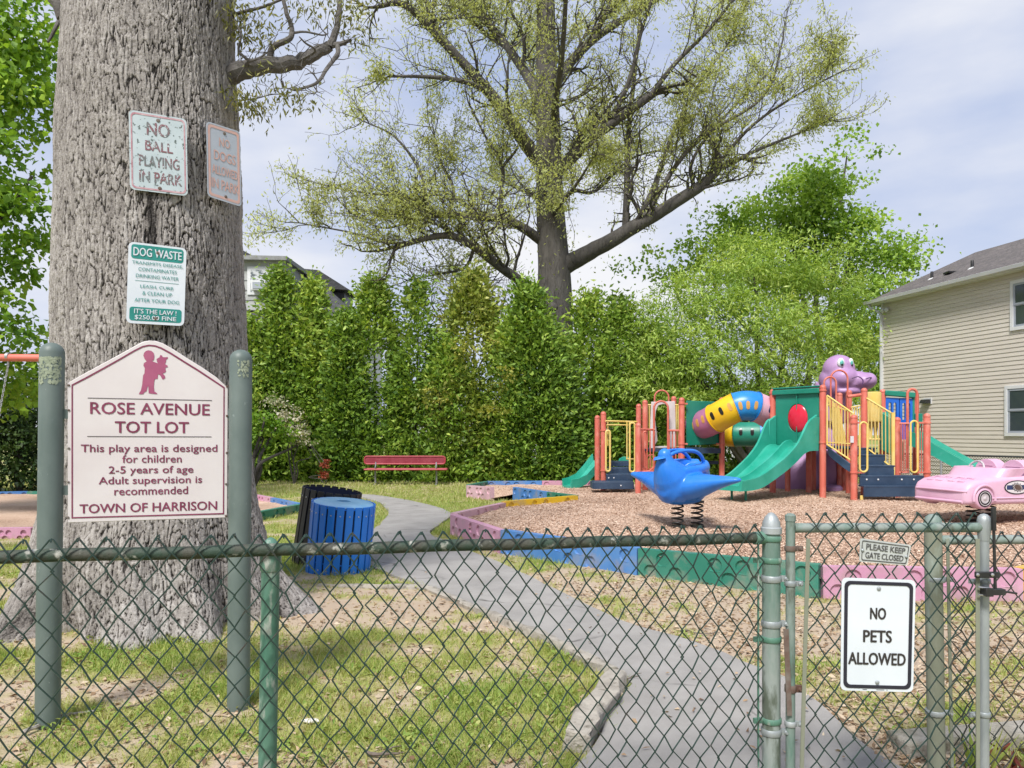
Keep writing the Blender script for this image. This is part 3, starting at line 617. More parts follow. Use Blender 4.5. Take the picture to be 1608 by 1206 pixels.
# ------------------------------------------------------------ signs
M_signw = mat('sign_white', (.66, .70, .75), (.60, .65, .70), rough=.35, scale=3)
M_signb = mat('sign_black', (.02, .02, .035), rough=.45)
M_signt = mat('sign_ink', (.035, .03, .03), rough=.5)
M_grey = mat('faded_plate', (.42, .44, .43), (.50, .52, .50), rough=.4, scale=9, col3=(.28, .29, .28), scale3=30, lo3=.6, hi3=.7)
M_ink2 = mat('worn_ink', (.05, .05, .05), (.12, .12, .12), rough=.6, scale=60)
def signplate(name, qd, m, label, r=.03, t=.003):
    mb = MB(); qd.plate(mb, qd.rrect(0, 0, 1, 1, r), t); c = qd.at(.5, .5)
    o = mb.build(name, m, loc=c, ang=30); tag(o, label, 'sign'); return o
def screws(o, qd, pts, m, r=.008):
    for u, v in pts:
        mb = MB(); mb.lathe([(r, 0), (r, .003), (r * .5, .0055)], qd.at(u, v, .001), qd.n, 10); mb.build('screw', m, o)
gy_ = 2.962
Q1 = Quad(P(1320, 1084, gy_), P(1434, 1087, gy_), P(1438, 911, gy_), P(1322, 907, gy_))
s1 = signplate('gate_sign', Q1, M_signw, 'large white NO PETS ALLOWED sign with thick black border, on the gate', .02)
mb = MB(); Q1.ring(mb, Q1.rrect(.035, .025, .965, .975, .022), Q1.rrect(.082, .055, .918, .945, .016)); mb.build('border', M_signb, s1, ang=30)
for tx, x0, y0, x1, y1 in (('NO', .385, .64, .605, .745), ('PETS', .295, .435, .69, .545), ('ALLOWED', .095, .235, .885, .345)):
    mb = MB(); Q1.text(mb, tx, x0, y0, x1, y1, bold=.08); mb.build('lettering', M_signt, s1, smooth=False)
mb = MB()
for a, b in ((.30, .36), (.49, .60), (.63, .645)): mb.flat([Q1.at(a, .012, .0015), Q1.at(b, .012, .0015), Q1.at(b, .017, .0015), Q1.at(a, .017, .0015)])
mb.build('imprint', M_ink2, s1, smooth=False)
screws(s1, Q1, ((.5, .915), (.5, .08)), M_galv)
Q2 = Quad(P(1349.5, 882, gy_), P(1425, 888, gy_), P(1431, 856, gy_), P(1351, 845, gy_))
s2 = signplate('gate_sign', Q2, M_grey, 'small tilted grey plate PLEASE KEEP GATE CLOSED above the big gate sign', .008)
mb = MB(); Q2.ring(mb, Q2.rrect(.035, .07, .965, .93, .007), Q2.rrect(.05, .11, .95, .89, .006)); mb.build('border', M_ink2, s2, ang=30)
for tx, x0, y0, x1, y1 in (('PLEASE KEEP', .12, .55, .90, .82), ('GATE CLOSED', .11, .18, .89, .45)):
    mb = MB(); Q2.text(mb, tx, x0, y0, x1, y1, bold=.07); mb.build('lettering', M_ink2, s2, smooth=False)
screws(s2, Q2, ((.05, .5), (.94, .42)), M_galv, .006)

# park sign on two posts
M_spost = mat('dark_green_plastic', (.092, .124, .113), (.13, .165, .152), rough=.5, scale=5, col3=(.22, .26, .25), scale3=44, lo3=.67, hi3=.74, stretch=(1, 1, .6))
M_lichen = mat('lichen', (.34, .38, .28), (.24, .28, .2), rough=.95, scale=30, bump=.004, bscale=90)
M_board = mat('pinkish_board', (.58, .525, .525), (.64, .60, .60), rough=.35, scale=1.8, col3=(.42, .34, .34), scale3=30, lo3=.72, hi3=.78)
M_edge = mat('board_edge', (.50, .55, .62), rough=.5)
M_maroon = mat('maroon_letters', (.155, .018, .055), (.22, .04, .09), rough=.55, scale=14)
M_emb = mat('faded_maroon', (.30, .062, .14), (.36, .09, .17), rough=.5, scale=8)
M_line = mat('dark_line', (.07, .055, .06), rough=.6)
ps = thing('park_sign', (-1.98, 4.1, 0), 'white and maroon ROSE AVENUE TOT LOT sign between two dark green posts', 'sign')
PL = (G(74, 1141), P(82, 538, 3.94)); PR = (G(374, 1113), P(378.5, 549, 4.2))
LB = MB(); LB.post(PL[0] - V(0, 0, .2), PL[1], .060, 22); o1 = LB.build('post', M_spost, ps)
RB = MB(); RB.post(PR[0] - V(0, 0, .2), PR[1], .0615, 22); o2 = RB.build('post', M_spost, ps)
# crusts of lichen near the tops
def crust(post, base, top, r, n, z0, z1, a0, a1, seed):
    g = np.random.default_rng(seed); mb = MB(); d = (top - base)
    for _ in range(n):
        t = z0 + (z1 - z0) * g.random() ** 1.6; an = a0 + (a1 - a0) * g.random(); c = base + d * (1 - t / d.length); s = abs(g.normal(0, .0035)) + .0018
        nr = V(sin(an), -cos(an), 0); u = V(cos(an), sin(an), 0); mb.flat([c + nr * (r + .0015) + u * s * cos(k) * (.6 + .6 * g.random()) + V(0, 0, s * 1.2 * sin(k) * (.6 + .6 * g.random())) for k in np.linspace(0, 2 * pi, 8)[:-1]])
    mb.build('lichen_crust', M_lichen, post, smooth=False)
crust(o1, PL[0], PL[1], .060, 330, .085, .22, -.7, 1.3, 3); crust(o2, PR[0], PR[1], .0615, 60, .07, .16, .1, 1.1, 4)
Yl, Yr = 3.955, 4.19
QB = Quad(P(106, 821, Yl), P(357, 813, Yr), P(358, 605, Yr), P(106, 598, Yl))
vs = lambda px, py: ((px - 106) / 251.5, (821 - (py + 8 * (px - 106) / 251.5)) / (223 - 0 * px))   # photo measure -> board coordinates
def uv(px, py):
    u = (px - 106) / 251.5; b = 821 - 8 * u; t = 598 + 7 * u; return u, (b - py) / (b - t)
out = [(0, 0), (1, 0), (1, .98), uv(338, 592), uv(315, 577), uv(290, 562), uv(268, 548), uv(252, 539), uv(240, 535), uv(230, 534.5), uv(220, 536.5), uv(206, 544), uv(185, 556), uv(160, 570), uv(130, 587), (0, .985)]
mb = MB(); QB.plate(mb, out, .013); bd = mb.build('board', [M_board], ps, bev=.003)
bt = [uv(112, 814), uv(352, 807.5), uv(352, 608), uv(335, 597), uv(310, 581), uv(285, 566), uv(264, 553), uv(250, 545.5), uv(240, 542), uv(230, 541), uv(220, 543), uv(206, 550), uv(186, 562), uv(160, 577), uv(132, 593), uv(112, 604)]
bi = [uv(114, 812), uv(350, 805.5), uv(350, 609.5), uv(333.5, 599), uv(309, 583.5), uv(284, 568.5), uv(263, 555.5), uv(249, 547.8), uv(239.5, 544.2), uv(230, 543.3), uv(220.7, 545.2), uv(207, 552.2), uv(187, 564.2), uv(161.5, 579), uv(133.5, 595), uv(114, 605.5)]
mb = MB(); QB.ring(mb, bt, bi); mb.build('border', M_maroon, bd, smooth=False)
c3 = lambda x, y: (40 + x * 400 / 1206, 500 + y * 400 / 1206)
def line(mb, xa, ya, xb, yb, th=1.0):
    a, b = c3(xa, ya), c3(xb, yb); mb.flat([QB.at(*uv(a[0], a[1] + th), .002), QB.at(*uv(b[0], b[1] + th), .002), QB.at(*uv(*b), .002), QB.at(*uv(*a), .002)])
mb = MB(); line(mb, 290, 375, 878, 387); mb.build('rule_line', M_line, bd, smooth=False)
mb = MB(); line(mb, 288, 557, 876, 559); mb.build('rule_line', M_line, bd, smooth=False)
for tx, xa, ya, xb, yb, bo in (('ROSE AVENUE', 301, 395, 868, 452, .05), ('TOT LOT', 414, 486, 766, 542, .06), ('This play area is designed', 259, 597, 906, 644, .035), ('for children', 449, 647, 731, 684, .035),
        ('2-5 years of age', 386, 700, 788, 746, .035), ('Adult supervision is', 340, 751, 831, 797, .035), ('recommended', 412, 800, 762, 838, .035), ('TOWN OF HARRISON', 253, 880, 906, 924, .055)):
    u0, v0 = uv(*c3(xa, yb)); v1 = uv(*c3(xa, ya))[1]; u1 = uv(*c3(xb, yb))[0]
    mb = MB(); QB.text(mb, tx, u0, v0, u1, v1, bold=bo); mb.build('lettering', M_maroon, bd, smooth=False)
E = lambda x, y: uv(200 + x * 90 / 905, 520 + y * 120 / 1206)
kid = [(290, 300), (340, 310), (378, 345), (388, 400), (378, 455), (345, 470), (395, 490), (440, 505), (425, 465), (420, 440), (470, 410), (480, 375), (505, 380), (520, 408), (565, 412), (600, 405), (600, 430), (572, 450), (572, 480), (555, 520), (595, 540), (598, 568), (570, 570), (560, 600), (575, 630), (555, 655), (520, 665), (555, 705), (560, 740), (520, 765), (505, 740), (475, 690), (445, 680), (440, 750), (395, 755), (385, 800), (380, 880), (388, 950), (432, 980), (430, 994), (330, 985), (298, 978), (292, 860), (280, 880), (262, 950), (232, 962), (210, 995), (145, 995), (150, 975), (175, 940), (195, 850), (210, 700), (232, 660), (236, 580), (215, 545), (222, 505), (265, 475), (235, 440), (213, 385), (225, 340), (255, 310)]
mb = MB(); mb.flat([QB.at(*E(*p), .002) for p in kid]); mb.build('child_emblem', M_emb, bd, smooth=False)
for px, py in ((108, 605), (108, 644), (108, 704), (107.5, 757), (107, 812.5), (356, 607), (356, 653), (356, 711), (355, 760), (355, 810)):
    mb = MB(); mb.lathe([(.0062, 0), (.0062, .003), (.003, .005)], QB.at(*uv(px, py), .001), QB.n, 8); mb.build('screw', M_rust, bd)
mb = MB()
for px, dx in ((104, -1), (360, 1)):
    for py in (650, 770): mb.beam(P(px + 3 * -dx, py, Yl if dx < 0 else Yr) + V(0, .012, 0), P(px + 22 * dx, py, (3.94 if dx < 0 else 4.21)), .02, .05)
mb.build('mounting_bracket', M_spost, ps)
# ------------------------------------------------------------ beige sided house at the right
M_side = mat('vinyl_siding', (.54, .495, .435), (.59, .545, .485), rough=.55, scale=.8, bump=.0015, bscale=25, stretch=(1, 1, 4))
M_trim = mat('white_trim', (.66, .67, .68), (.60, .61, .62), rough=.45, scale=2)
M_roof = mat('asphalt_shingle', (.105, .095, .095), (.16, .14, .138), rough=.95, scale=3, col3=(.075, .07, .072), scale3=14, lo3=.5, hi3=.62, bump=.02, bscale=22, stretch=(1, 1, 3))
M_gut = mat('white_gutter', (.56, .57, .59), (.50, .51, .53), rough=.4, scale=2)
M_glass = mat('window_glass', (.035, .05, .062), (.055, .07, .08), rough=.06, scale=1.2, spec=.8)
M_sash = mat('grey_sash', (.34, .37, .42), (.30, .33, .38), rough=.45)
HC = V(11.92, 24.0, 0); wd = V(.221, -.975, 0).normalized(); wn = V(-.975, -.221, 0).normalized()    # along the wall towards us; outwards
HP = lambda s, z, o=0: HC + wd * s + wn * o + V(0, 0, z)
house = thing('house', HC, 'two-storey beige vinyl-sided house with a brown shingled roof at the right edge', 'house')
EZ = 5.78; WL = 12.0; D_ = 3.75
mb = MB(); ex = .113; n = int((EZ + .3) / ex)
for k in range(n):
    z0 = -.3 + k * ex; mb.add([HP(0, z0, .016), HP(WL, z0, .016), HP(WL, z0 + ex, .002), HP(0, z0 + ex, .002), HP(0, z0 + .002, .0), HP(WL, z0 + .002, .0)], [(0, 1, 2, 3), (0, 4, 5, 1)])
mb.hexa([HP(.01, -.3, -.01), HP(WL, -.3, -.01), HP(WL, -.3, -D_), HP(.01, -.3, -D_), HP(.01, EZ, -.01), HP(WL, EZ, -.01), HP(WL, EZ, -D_), HP(.01, EZ, -D_)])
mb.build('siding_wall', M_side, house, smooth=False, recalc=False)
mb = MB(); mb.beam(HP(.04, -.3, .012), HP(.04, EZ, .012), .10, .06, up=wd); mb.build('corner_board', M_trim, house, bev=.004)
ov = .32
R_ = [HP(-ov, EZ + .03, ov), HP(WL, EZ + .03, ov), HP(WL, EZ + 1.26, -1.8), HP(1.8, EZ + 1.26, -1.8), HP(-ov, EZ + .03, -D_ - ov), HP(WL, EZ + .03, -D_ - ov)]
mb = MB(); mb.add(R_, [(0, 1, 2, 3), (4, 0, 3), (5, 4, 3, 2), (0, 4, 5, 1)]); rf = mb.build('roof', M_roof, house, smooth=False)
mb = MB(); mb.beam(HP(-ov, EZ - .03, ov - .03), HP(WL, EZ - .03, ov - .03), .03, .14); mb.beam(HP(-ov, EZ - .08, ov * .5), HP(WL, EZ - .08, ov * .5), ov, .02); mb.beam(HP(-ov, EZ - .03, ov), HP(-ov, EZ - .03, -D_ - ov), .03, .14); mb.build('fascia', M_trim, house)
mb = MB(); pr = [(0, 0), (.11, .02), (.13, .11), (.12, .115), (.10, .03), (.01, .015), (.0, .12), (-.008, .12)]
mb.loft([[HP(s, EZ - .09 + b, ov + a) for a, b in pr] for s in (-ov - .02, WL)]); mb.build('gutter', M_gut, house, smooth=False)
mb = MB(); mb.tube(catmull([HP(-.2, EZ - .08, ov + .04), HP(-.12, EZ - .22, ov - .02), HP(.02, EZ - .36, .12), HP(.04, EZ - .5, .075)], 4) + [HP(.04, 0, .075)], .042, 8); mb.build('downspout', M_gut, house)
for s, q_ in ((1.62, 1), (3.1, 1)):
    c = HP(s, EZ + .42, -.42); mb = MB(); mb.lathe([(.16, 0), (.13, .05), (.05, .09)], c - V(0, 0, .05), (wn * .35 + V(0, 0, 1)), 14); fl = mb.build('vent_flashing', M_trim, rf); mb = MB(); mb.lathe([(.042, 0), (.042, .22), (.038, .23), (0, .23)], c, n=14); mb.build('vent_pipe', M_black, rf)
c = HP(2.35, EZ + .46, -.42); mb = MB(); mb.box(c, (.3, .3, .05)); mb.build('roof_vent', M_black, rf)
def window(s0, s1, z0, z1):
    mb = MB(); t = .085
    for a in ((s0 - t, s1 + t, z1, z1 + t), (s0 - t, s1 + t, z0 - t, z0), (s0 - t, s0, z0, z1), (s1, s1 + t, z0, z1)): mb.hexa([HP(a[0], a[2], .0), HP(a[1], a[2], .0), HP(a[1], a[2], .055), HP(a[0], a[2], .055), HP(a[0], a[3], .0), HP(a[1], a[3], .0), HP(a[1], a[3], .055), HP(a[0], a[3], .055)])
    w = mb.build('window', M_trim, house, bev=.006); zm = (z0 + z1) / 2
    for za, zb_, o in ((zm, z1, .030), (z0, zm + .03, .018)):
        mb = MB(); t2 = .055
        for a in ((s0, s1, zb_ - t2, zb_), (s0, s1, za, za + t2), (s0, s0 + t2, za + t2, zb_ - t2), (s1 - t2, s1, za + t2, zb_ - t2)): mb.hexa([HP(a[0], a[2], o - .02), HP(a[1], a[2], o - .02), HP(a[1], a[2], o + .012), HP(a[0], a[2], o + .012), HP(a[0], a[3], o - .02), HP(a[1], a[3], o - .02), HP(a[1], a[3], o + .012), HP(a[0], a[3], o + .012)])
        mb.build('sash', M_sash, w); mb = MB(); mb.add([HP(s0, za, o), HP(s1, za, o), HP(s1, zb_, o), HP(s0, zb_, o)], [(0, 1, 2, 3)]); mb.build('pane', M_glass, w, smooth=False)
    return w
def sat(px):   # distance along the wall where a sight column meets it
    u = (px - 804) / F; return (HC.x - u * HC.y) / (u * wd.y - wd.x)
for pl, pr_, yt, yb in ((1593, 1640, 446, 514), (1584, 1640, 611, 680)):
    s0 = sat(pl); y_ = HC.y + wd.y * s0; z0, z1 = EYE - (yb - HY) / F * y_, EYE - (yt - HY) / F * y_; window(s0, s0 + .95, z0, z1)
s0 = sat(1457); y_ = HC.y + wd.y * s0; zc = EYE + (HY - 630.5) / F * y_
mb = MB(); mb.hexa([HP(s0 - .17, zc - .08, .0), HP(s0 + .17, zc - .08, .0), HP(s0 + .17, zc - .08, .03), HP(s0 - .17, zc - .08, .03), HP(s0 - .17, zc + .1, .0), HP(s0 + .17, zc + .1, .0), HP(s0 + .17, zc + .1, .03), HP(s0 - .17, zc + .1, .03)]); wv = mb.build('wall_vent', M_trim, house)
mb = MB(); mb.hexa([HP(s0 - .14, zc - .06, .03), HP(s0 + .14, zc - .06, .03), HP(s0 + .14, zc - .06, .2), HP(s0 - .14, zc - .06, .2), HP(s0 - .14, zc + .06, .03), HP(s0 + .14, zc + .06, .03), HP(s0 + .14, zc + .06, .12), HP(s0 - .14, zc + .06, .12)]); mb.build('vent_hood', M_black, wv)
mb = MB()
for d_ in (-.09, .09): c = HP(.28 + d_, EZ - .33, .14); mb.ell(c, (.065, .065, .075)); mb.tube([c, HP(.28, EZ - .25, .03)], .025, 6)
mb.build('flood_light', M_gut, house)

# chain-link fence along that house
bf = thing('chain_link_fence', (10.9, 19, 0), 'dark chain-link fence along the beige house behind the long slide', 'fence')
fa, fb_ = V(8.2, 21.9, 0), V(11.55, 16.2, 0); fd = (fb_ - fa).normalized(); L_ = (fb_ - fa).length; zt = 1.02
mb = MB(); random.seed(3)
for k in range(int(L_ / .06)):
    for s in (-1, 1):
        a0 = k * .06; pts = []; 
        p, q_ = fa + fd * a0 + V(0, 0, 0 if s > 0 else zt), fa + fd * min(a0 + zt, L_) + V(0, 0, min(zt, L_ - a0) if s > 0 else zt - min(zt, L_ - a0)); mb.tube([p, q_], .0042, 3, caps=False)
mb.build('wire_mesh', M_wire2, bf, recalc=False)
mb = MB(); mb.tube([fa + V(0, 0, zt), fb_ + V(0, 0, zt)], .022, 8); mb.build('top_rail', M_wire2, bf)
for k in range(4): mb = MB(); c = fa + fd * (.6 + k * 1.9); mb.tube([c - V(0, 0, .2), c + V(0, 0, zt + .06)], .028, 8); mb.build('line_post', M_galv, bf)

# ------------------------------------------------------------ grey house behind the hedge at the left
M_gside = mat('grey_shingle_siding', (.36, .37, .36), (.42, .43, .42), rough=.8, scale=2.5)
M_groof = mat('dark_roof', (.050, .052, .058), (.085, .085, .09), rough=.95, scale=2, col3=(.035, .036, .04), scale3=9, lo3=.5, hi3=.62, bump=.02, bscale=16, stretch=(1, 1, 3))
HY2 = 33.0
gh = thing('house', P(440, 757, HY2).xy.to_3d(), 'grey house with a dormer window and dark roofs behind the hedge at the left', 'house')
H2 = lambda px, py, dy=0: P(px, py, HY2 + dy)
x0, x1 = H2(250, 0).x, H2(548, 0, 0).x; ze = H2(0, 506).z
mb = MB(); mb.box(((x0 + x1) / 2, HY2 + 4.4, ze / 2), (x1 - x0, 8, ze)); mb.build('wall', mat('white_wall', (.62, .63, .62), (.55, .56, .56), rough=.7), gh)
mb = MB(); zr = H2(0, 420, 4).z
e0, e1, e2, e3 = V(x0 - .4, HY2 - .1, ze), V(x1 + .5, HY2 - .1, ze), V(x1 + .5, HY2 + 8.8, ze), V(x0 - .4, HY2 + 8.8, ze); r0, r1 = V(x0 + 3, HY2 + 4.3, zr), V(H2(478, 0, 4).x, HY2 + 4.3, zr)
mb.add([e0, e1, e2, e3, r0, r1], [(0, 1, 5, 4), (1, 2, 5), (2, 3, 4, 5), (3, 0, 4), (0, 3, 2, 1)]); rf2 = mb.build('roof', M_groof, gh, smooth=False)
mb = MB(); mb.beam(e0 + V(0, -.06, -.08), e1 + V(0, -.06, -.08), .14, .18); mb.beam(e1 + V(.06, 0, -.08), e2 + V(.06, 0, -.08), .14, .18); mb.build('eave_board', M_trim, gh)
d0, d1 = H2(330, 0, .6).x, H2(446, 0, .6).x; zt2, zb2 = H2(0, 409, .6).z, H2(0, 487, .6).z
mb = MB(); mb.hexa([V(d0, HY2 + .6, zb2), V(d1, HY2 + .6, zb2), V(d1, HY2 + 4, zb2), V(d0, HY2 + 4, zb2), V(d0, HY2 + .6, zt2), V(d1, HY2 + .6, zt2), V(d1, HY2 + 4, zt2), V(d0, HY2 + 4, zt2)])
k = 0
dm = mb.build('dormer', M_gside, gh)
mb = MB(); 
for kk in range(5): z_ = zb2 + (zt2 - zb2) * kk / 5; mb.box(((d0 + d1) / 2, HY2 + .585, z_), (d1 - d0, .02, .02))
mb.build('shingle_line', mat('shingle_joint', (.22, .23, .23), rough=.9), dm)
mb = MB(); mb.hexa([V(d0 - .2, HY2 + .25, zt2), V(d1 + .22, HY2 + .25, zt2 - .06), V(d1 + .22, HY2 + 4.2, zt2 + .0), V(d0 - .2, HY2 + 4.2, zt2 + .05), V(d0 - .2, HY2 + .25, zt2 + .2), V(d1 + .22, HY2 + .25, zt2 + .12), V(d1 + .22, HY2 + 4.2, zt2 + .2), V(d0 - .2, HY2 + 4.2, zt2 + .25)]); mb.build('dormer_roof', mat('grey_fascia', (.27, .28, .28), (.2, .2, .2), rough=.8), dm)
mb = MB(); q_ = lambda px, py: H2(px, py, .6)
A_, B_ = q_(389, 463), q_(426, 419); mb.box(((A_.x + B_.x) / 2, HY2 + .57, (A_.z + B_.z) / 2), (B_.x - A_.x, .06, B_.z - A_.z)); wf = mb.build('window', M_trim, dm)
A_, B_ = q_(394, 459), q_(421, 424); mb = MB(); mb.box(((A_.x + B_.x) / 2, HY2 + .545, (A_.z + B_.z) / 2), (B_.x - A_.x, .02, B_.z - A_.z)); mb.build('pane', mat('lace_pane', (.10, .12, .13), (.52, .54, .55), rough=.3, scale=5, lo=.42, hi=.56), wf)
A_, B_ = q_(399, 458), q_(421, 443); mb = MB(); mb.box(((A_.x + B_.x) / 2, HY2 + .36, (A_.z + B_.z) / 2), (B_.x - A_.x, .4, B_.z - A_.z)); ac = mb.build('air_conditioner', M_trim, wf, bev=.01)
A_, B_ = q_(402, 456), q_(419, 446); mb = MB(); mb.box(((A_.x + B_.x) / 2, HY2 + .15, (A_.z + B_.z) / 2), (B_.x - A_.x, .03, B_.z - A_.z)); mb.build('grille', M_sash, ac)
mb = MB(); c = H2(470, 461, 1.2); mb.box(c, (.14, .2, .3)); mb.build('roof_vent', M_black, rf2)
g0 = [H2(372, 388, 5), H2(402, 404, 5), H2(402, 412, 5), H2(300, 412, 5), H2(340, 370, 5)]
mb = MB(); mb.prism(g0, (0, 4, 0)); mb.build('upper_roof', M_groof, gh, smooth=False)
g1 = [H2(486, 424, 6), H2(549, 455, 6), H2(540, 459, 6), H2(500, 455, 6), H2(470, 440, 6)]
mb = MB(); mb.prism([H2(478, 422, 5.5), H2(500, 424, 5.5), H2(549, 455, 5.5), H2(505, 453, 5.5)], (0, 2.5, 0)); mb.build('rear_gable_roof', M_groof, gh, smooth=False)
mb = MB(); mb.prism([H2(508, 455, 6), H2(541, 457, 6), H2(540, 475, 6), H2(520, 470, 6)], (0, 2, 0)); mb.build('rear_gable', M_black, gh, smooth=False)
# plain pale house far behind the tall oak, glimpsed through the hedge
h3 = thing('house', (3.2, 40, 0), 'pale house glimpsed through the gaps of the hedge behind the tall oak', 'house')
mb = MB(); mb.box((3.5, 43, 1.35), (20, 6, 2.7)); mb.build('wall', mat('pale_wall', (.66, .67, .68), (.6, .61, .63), rough=.8), h3)
mb = MB(); mb.add([V(-7, 39.6, 2.7), V(14, 39.6, 2.7), V(14, 46.4, 2.7), V(-7, 46.4, 2.7), V(-4, 43, 3.5), V(11, 43, 3.5)], [(0, 1, 5, 4), (1, 2, 5), (2, 3, 4, 5), (3, 0, 4)]); mb.build('roof', mat('pale_roof', (.40, .40, .41), (.34, .34, .35), rough=.9), h3, smooth=False)
# ------------------------------------------------------------ litter bins
M_binb = mat('blue_slat', (.010, .17, .66), (.018, .20, .72), rough=.38, scale=2, lo=.3, hi=.7, bump=.0015, bscale=60, col3=(.10, .24, .48), scale3=22, lo3=.7, hi3=.8, stretch=(1, 1, .3), rvar=.08)
M_bink = mat('black_slat', (.010, .010, .012), (.018, .017, .018), rough=.5, scale=3, stretch=(1, 1, .3))
M_liner = mat('bin_liner', (.004, .012, .05), rough=.7)
M_lid = mat('pale_blue_lid', (.20, .46, .72), (.30, .55, .76), rough=.4, scale=5, col3=(.5, .64, .74), scale3=14, lo3=.62, hi3=.8)
def bin_(base, r, h, lean, label, m, mlid, n=22):
    t = thing('litter_bin', base, label, 'litter bin'); ax = Vector(lean).normalized(); R = Vector((0, 0, 1)).rotation_difference(ax).to_matrix(); b = Vector(base)
    loc = lambda x, y, z: b + R @ V(x, y, z)
    mb = MB()
    for k in range(n):
        a = 2 * pi * k / n; c, s = cos(a), sin(a); w = 2 * pi * r / n * .84; u = V(-s, c, 0); q = V(c, s, 0)
        pr = []
        for zz, ii in ((.0, 0), (h, 0)):
            for du, dr in ((-w / 2, .002), (w / 2, .002), (w / 2 * .92, .018), (-w / 2 * .92, .018)): pr.append(b + R @ (q * (r + dr) + u * du + V(0, 0, zz)))
        mb.hexa(pr)
    mb.build('slats', m, t, bev=.003)
    mb = MB()
    for zz in (.09, h - .10):
        for k in range(n): a = 2 * pi * k / n; d = R @ V(cos(a), sin(a), 0); mb.lathe([(.009, 0), (.008, .004), (.004, .006)], loc(cos(a) * (r + .018), sin(a) * (r + .018), zz), d, 8)
    mb.build('bolts', M_bolt, t)
    mb = MB(); mb.tube([loc((r - .03) * 1, 0, .02), loc(r - .03, 0, .03)], .001, 3)
    mb = MB(); mb.lathe([(r - .004, .02), (r - .004, h - .02), (r - .012, h - .02), (r - .012, .03)], b, ax, 40, caps=False); mb.build('liner', M_liner, t)
    mb = MB()
    for zz in (.16, h - .03): mb.tube([loc((r - .001) * cos(a), (r - .001) * sin(a), zz) for a in np.linspace(0, 2 * pi, 41)[:-1]], .008, 6, closed=True)
    mb.build('hoop', m, t)
    if mlid:
        mb = MB(); ro, ri = r * .985, r * .235
        mb.lathe([(ri, h - .05), (ri, h + .012), (ri + .02, h + .02), (ro - .06, h + .012), (ro - .02, h + .006), (ro, h - .004), (ro, h - .03)], b, ax, 44, caps=False); mb.build('lid', mlid, t)
    return t
bin_(G(519, 905) + V(0, .33, -.02), .335, .80, (.10, -.055, 1), 'blue slatted litter bin with a pale blue ring lid, leaning beside the path', M_binb, M_lid)
q = P(486, 760, 8.95)
bin_(V(-2.30, 9.0, -.02), .335, .90, (.155, -.02, 1), 'black slatted litter bin without a lid, leaning behind the blue one', M_bink, None)

# ------------------------------------------------------------ red bench
M_redb = mat('red_coated_mesh', (.22, .018, .038), (.27, .04, .06), rough=.5, scale=3, col3=(.42, .16, .16), scale3=30, lo3=.6, hi3=.75)
M_rede = mat('red_rim', (.34, .025, .045), (.38, .06, .07), rough=.5)
M_steel = mat('grey_steel', (.30, .30, .31), (.22, .22, .23), rough=.5, metal=.5)
BY = 22.25; x0, x1 = P(570, 0, BY).x, P(698, 0, BY).x; zs_, zb0, zb1 = .47, P(0, 729, BY).z, P(0, 717, BY).z
bn = thing('park_bench', ((x0 + x1) / 2, BY, 0), 'long red metal mesh bench before the hedge', 'bench')
mb = MB(); r_ = .10
def rr3(x0, x1, z0, z1, r, y, k=5): 
    o = []
    for cx, cz, a0 in ((x1 - r, z0 + r, -90), (x1 - r, z1 - r, 0), (x0 + r, z1 - r, 90), (x0 + r, z0 + r, 180)):
        for j in range(k + 1): a = radians(a0 + 90 * j / k); o.append(V(cx + r * cos(a), y, cz + r * sin(a)))
    return o
mb.prism(rr3(x0, x1, zb0, zb1, .08, BY + .22), (0, .02, 0)); bk = mb.build('backrest', M_redb, bn)
mb = MB(); mb.tube(rr3(x0, x1, zb0, zb1, .08, BY + .22), .022, 8, closed=True); mb.build('rim', M_rede, bk)
sx = P(8, 0, BY).x - P(0, 0, BY).x
mb = MB(); mb.box((((x0 + x1) / 2 + sx * .5), BY, zs_), (x1 - x0 + .05, .38, .02)); st2 = mb.build('seat', M_redb, bn)
mb = MB(); pts = [V(x0 + sx * .5, BY - .2, zs_), V(x1 + sx * .5, BY - .2, zs_), V(x1 + sx * .5, BY + .2, zs_), V(x0 + sx * .5, BY + .2, zs_)]; mb.tube(pts, .026, 8, closed=True); mb.build('rim', M_rede, st2)
for px in (588, 684):
    xx = P(px, 0, BY).x; mb = MB(); mb.tube([V(xx, BY + .02, zs_), V(xx, BY + .17, zs_ + .06), V(xx, BY + .23, zb0 + .05)], .022, 8); mb.build('back_bracket', M_steel, bn)
    mb = MB(); mb.tube([V(xx + .03, BY - .02, zs_), V(xx + .03, BY, -.1)], .03, 8); mb.beam(V(xx + .03, BY - .2, .02), V(xx + .03, BY + .25, .02), .05, .03); mb.build('leg', M_steel, bn)

# ------------------------------------------------------------ swing frame at the left edge
M_coral = mat('coral_paint', s2l((222, 112, 96)), s2l((228, 132, 114)), rough=.45, scale=3, col3=s2l((190, 90, 80)), scale3=12, lo3=.6, hi3=.8)
M_chain = mat('chain_steel', (.42, .42, .42), (.30, .30, .30), rough=.45, metal=.6)
SY = 10.0; zb = P(0, 560, SY).z
sw = thing('swing_set', (-9.2, SY, 0), 'coral painted swing frame beam with a hanging chain, at the left edge', 'swing')
mb = MB(); mb.tube([V(-12.2, SY, zb + .02), V(P(100, 0, SY).x, SY, zb - .02)], .05, 14); mb.build('beam', M_coral, sw)
for xx, s in ((-12.1, 1), (P(104, 0, SY).x, 1)):
    for dy in (-1, 1):
        mb = MB(); mb.tube([V(xx, SY, zb), V(xx + .25, SY + dy * 1.0 + (.9 if xx > -8 else 0), -.1)], .04, 12); mb.build('leg', M_coral, sw)
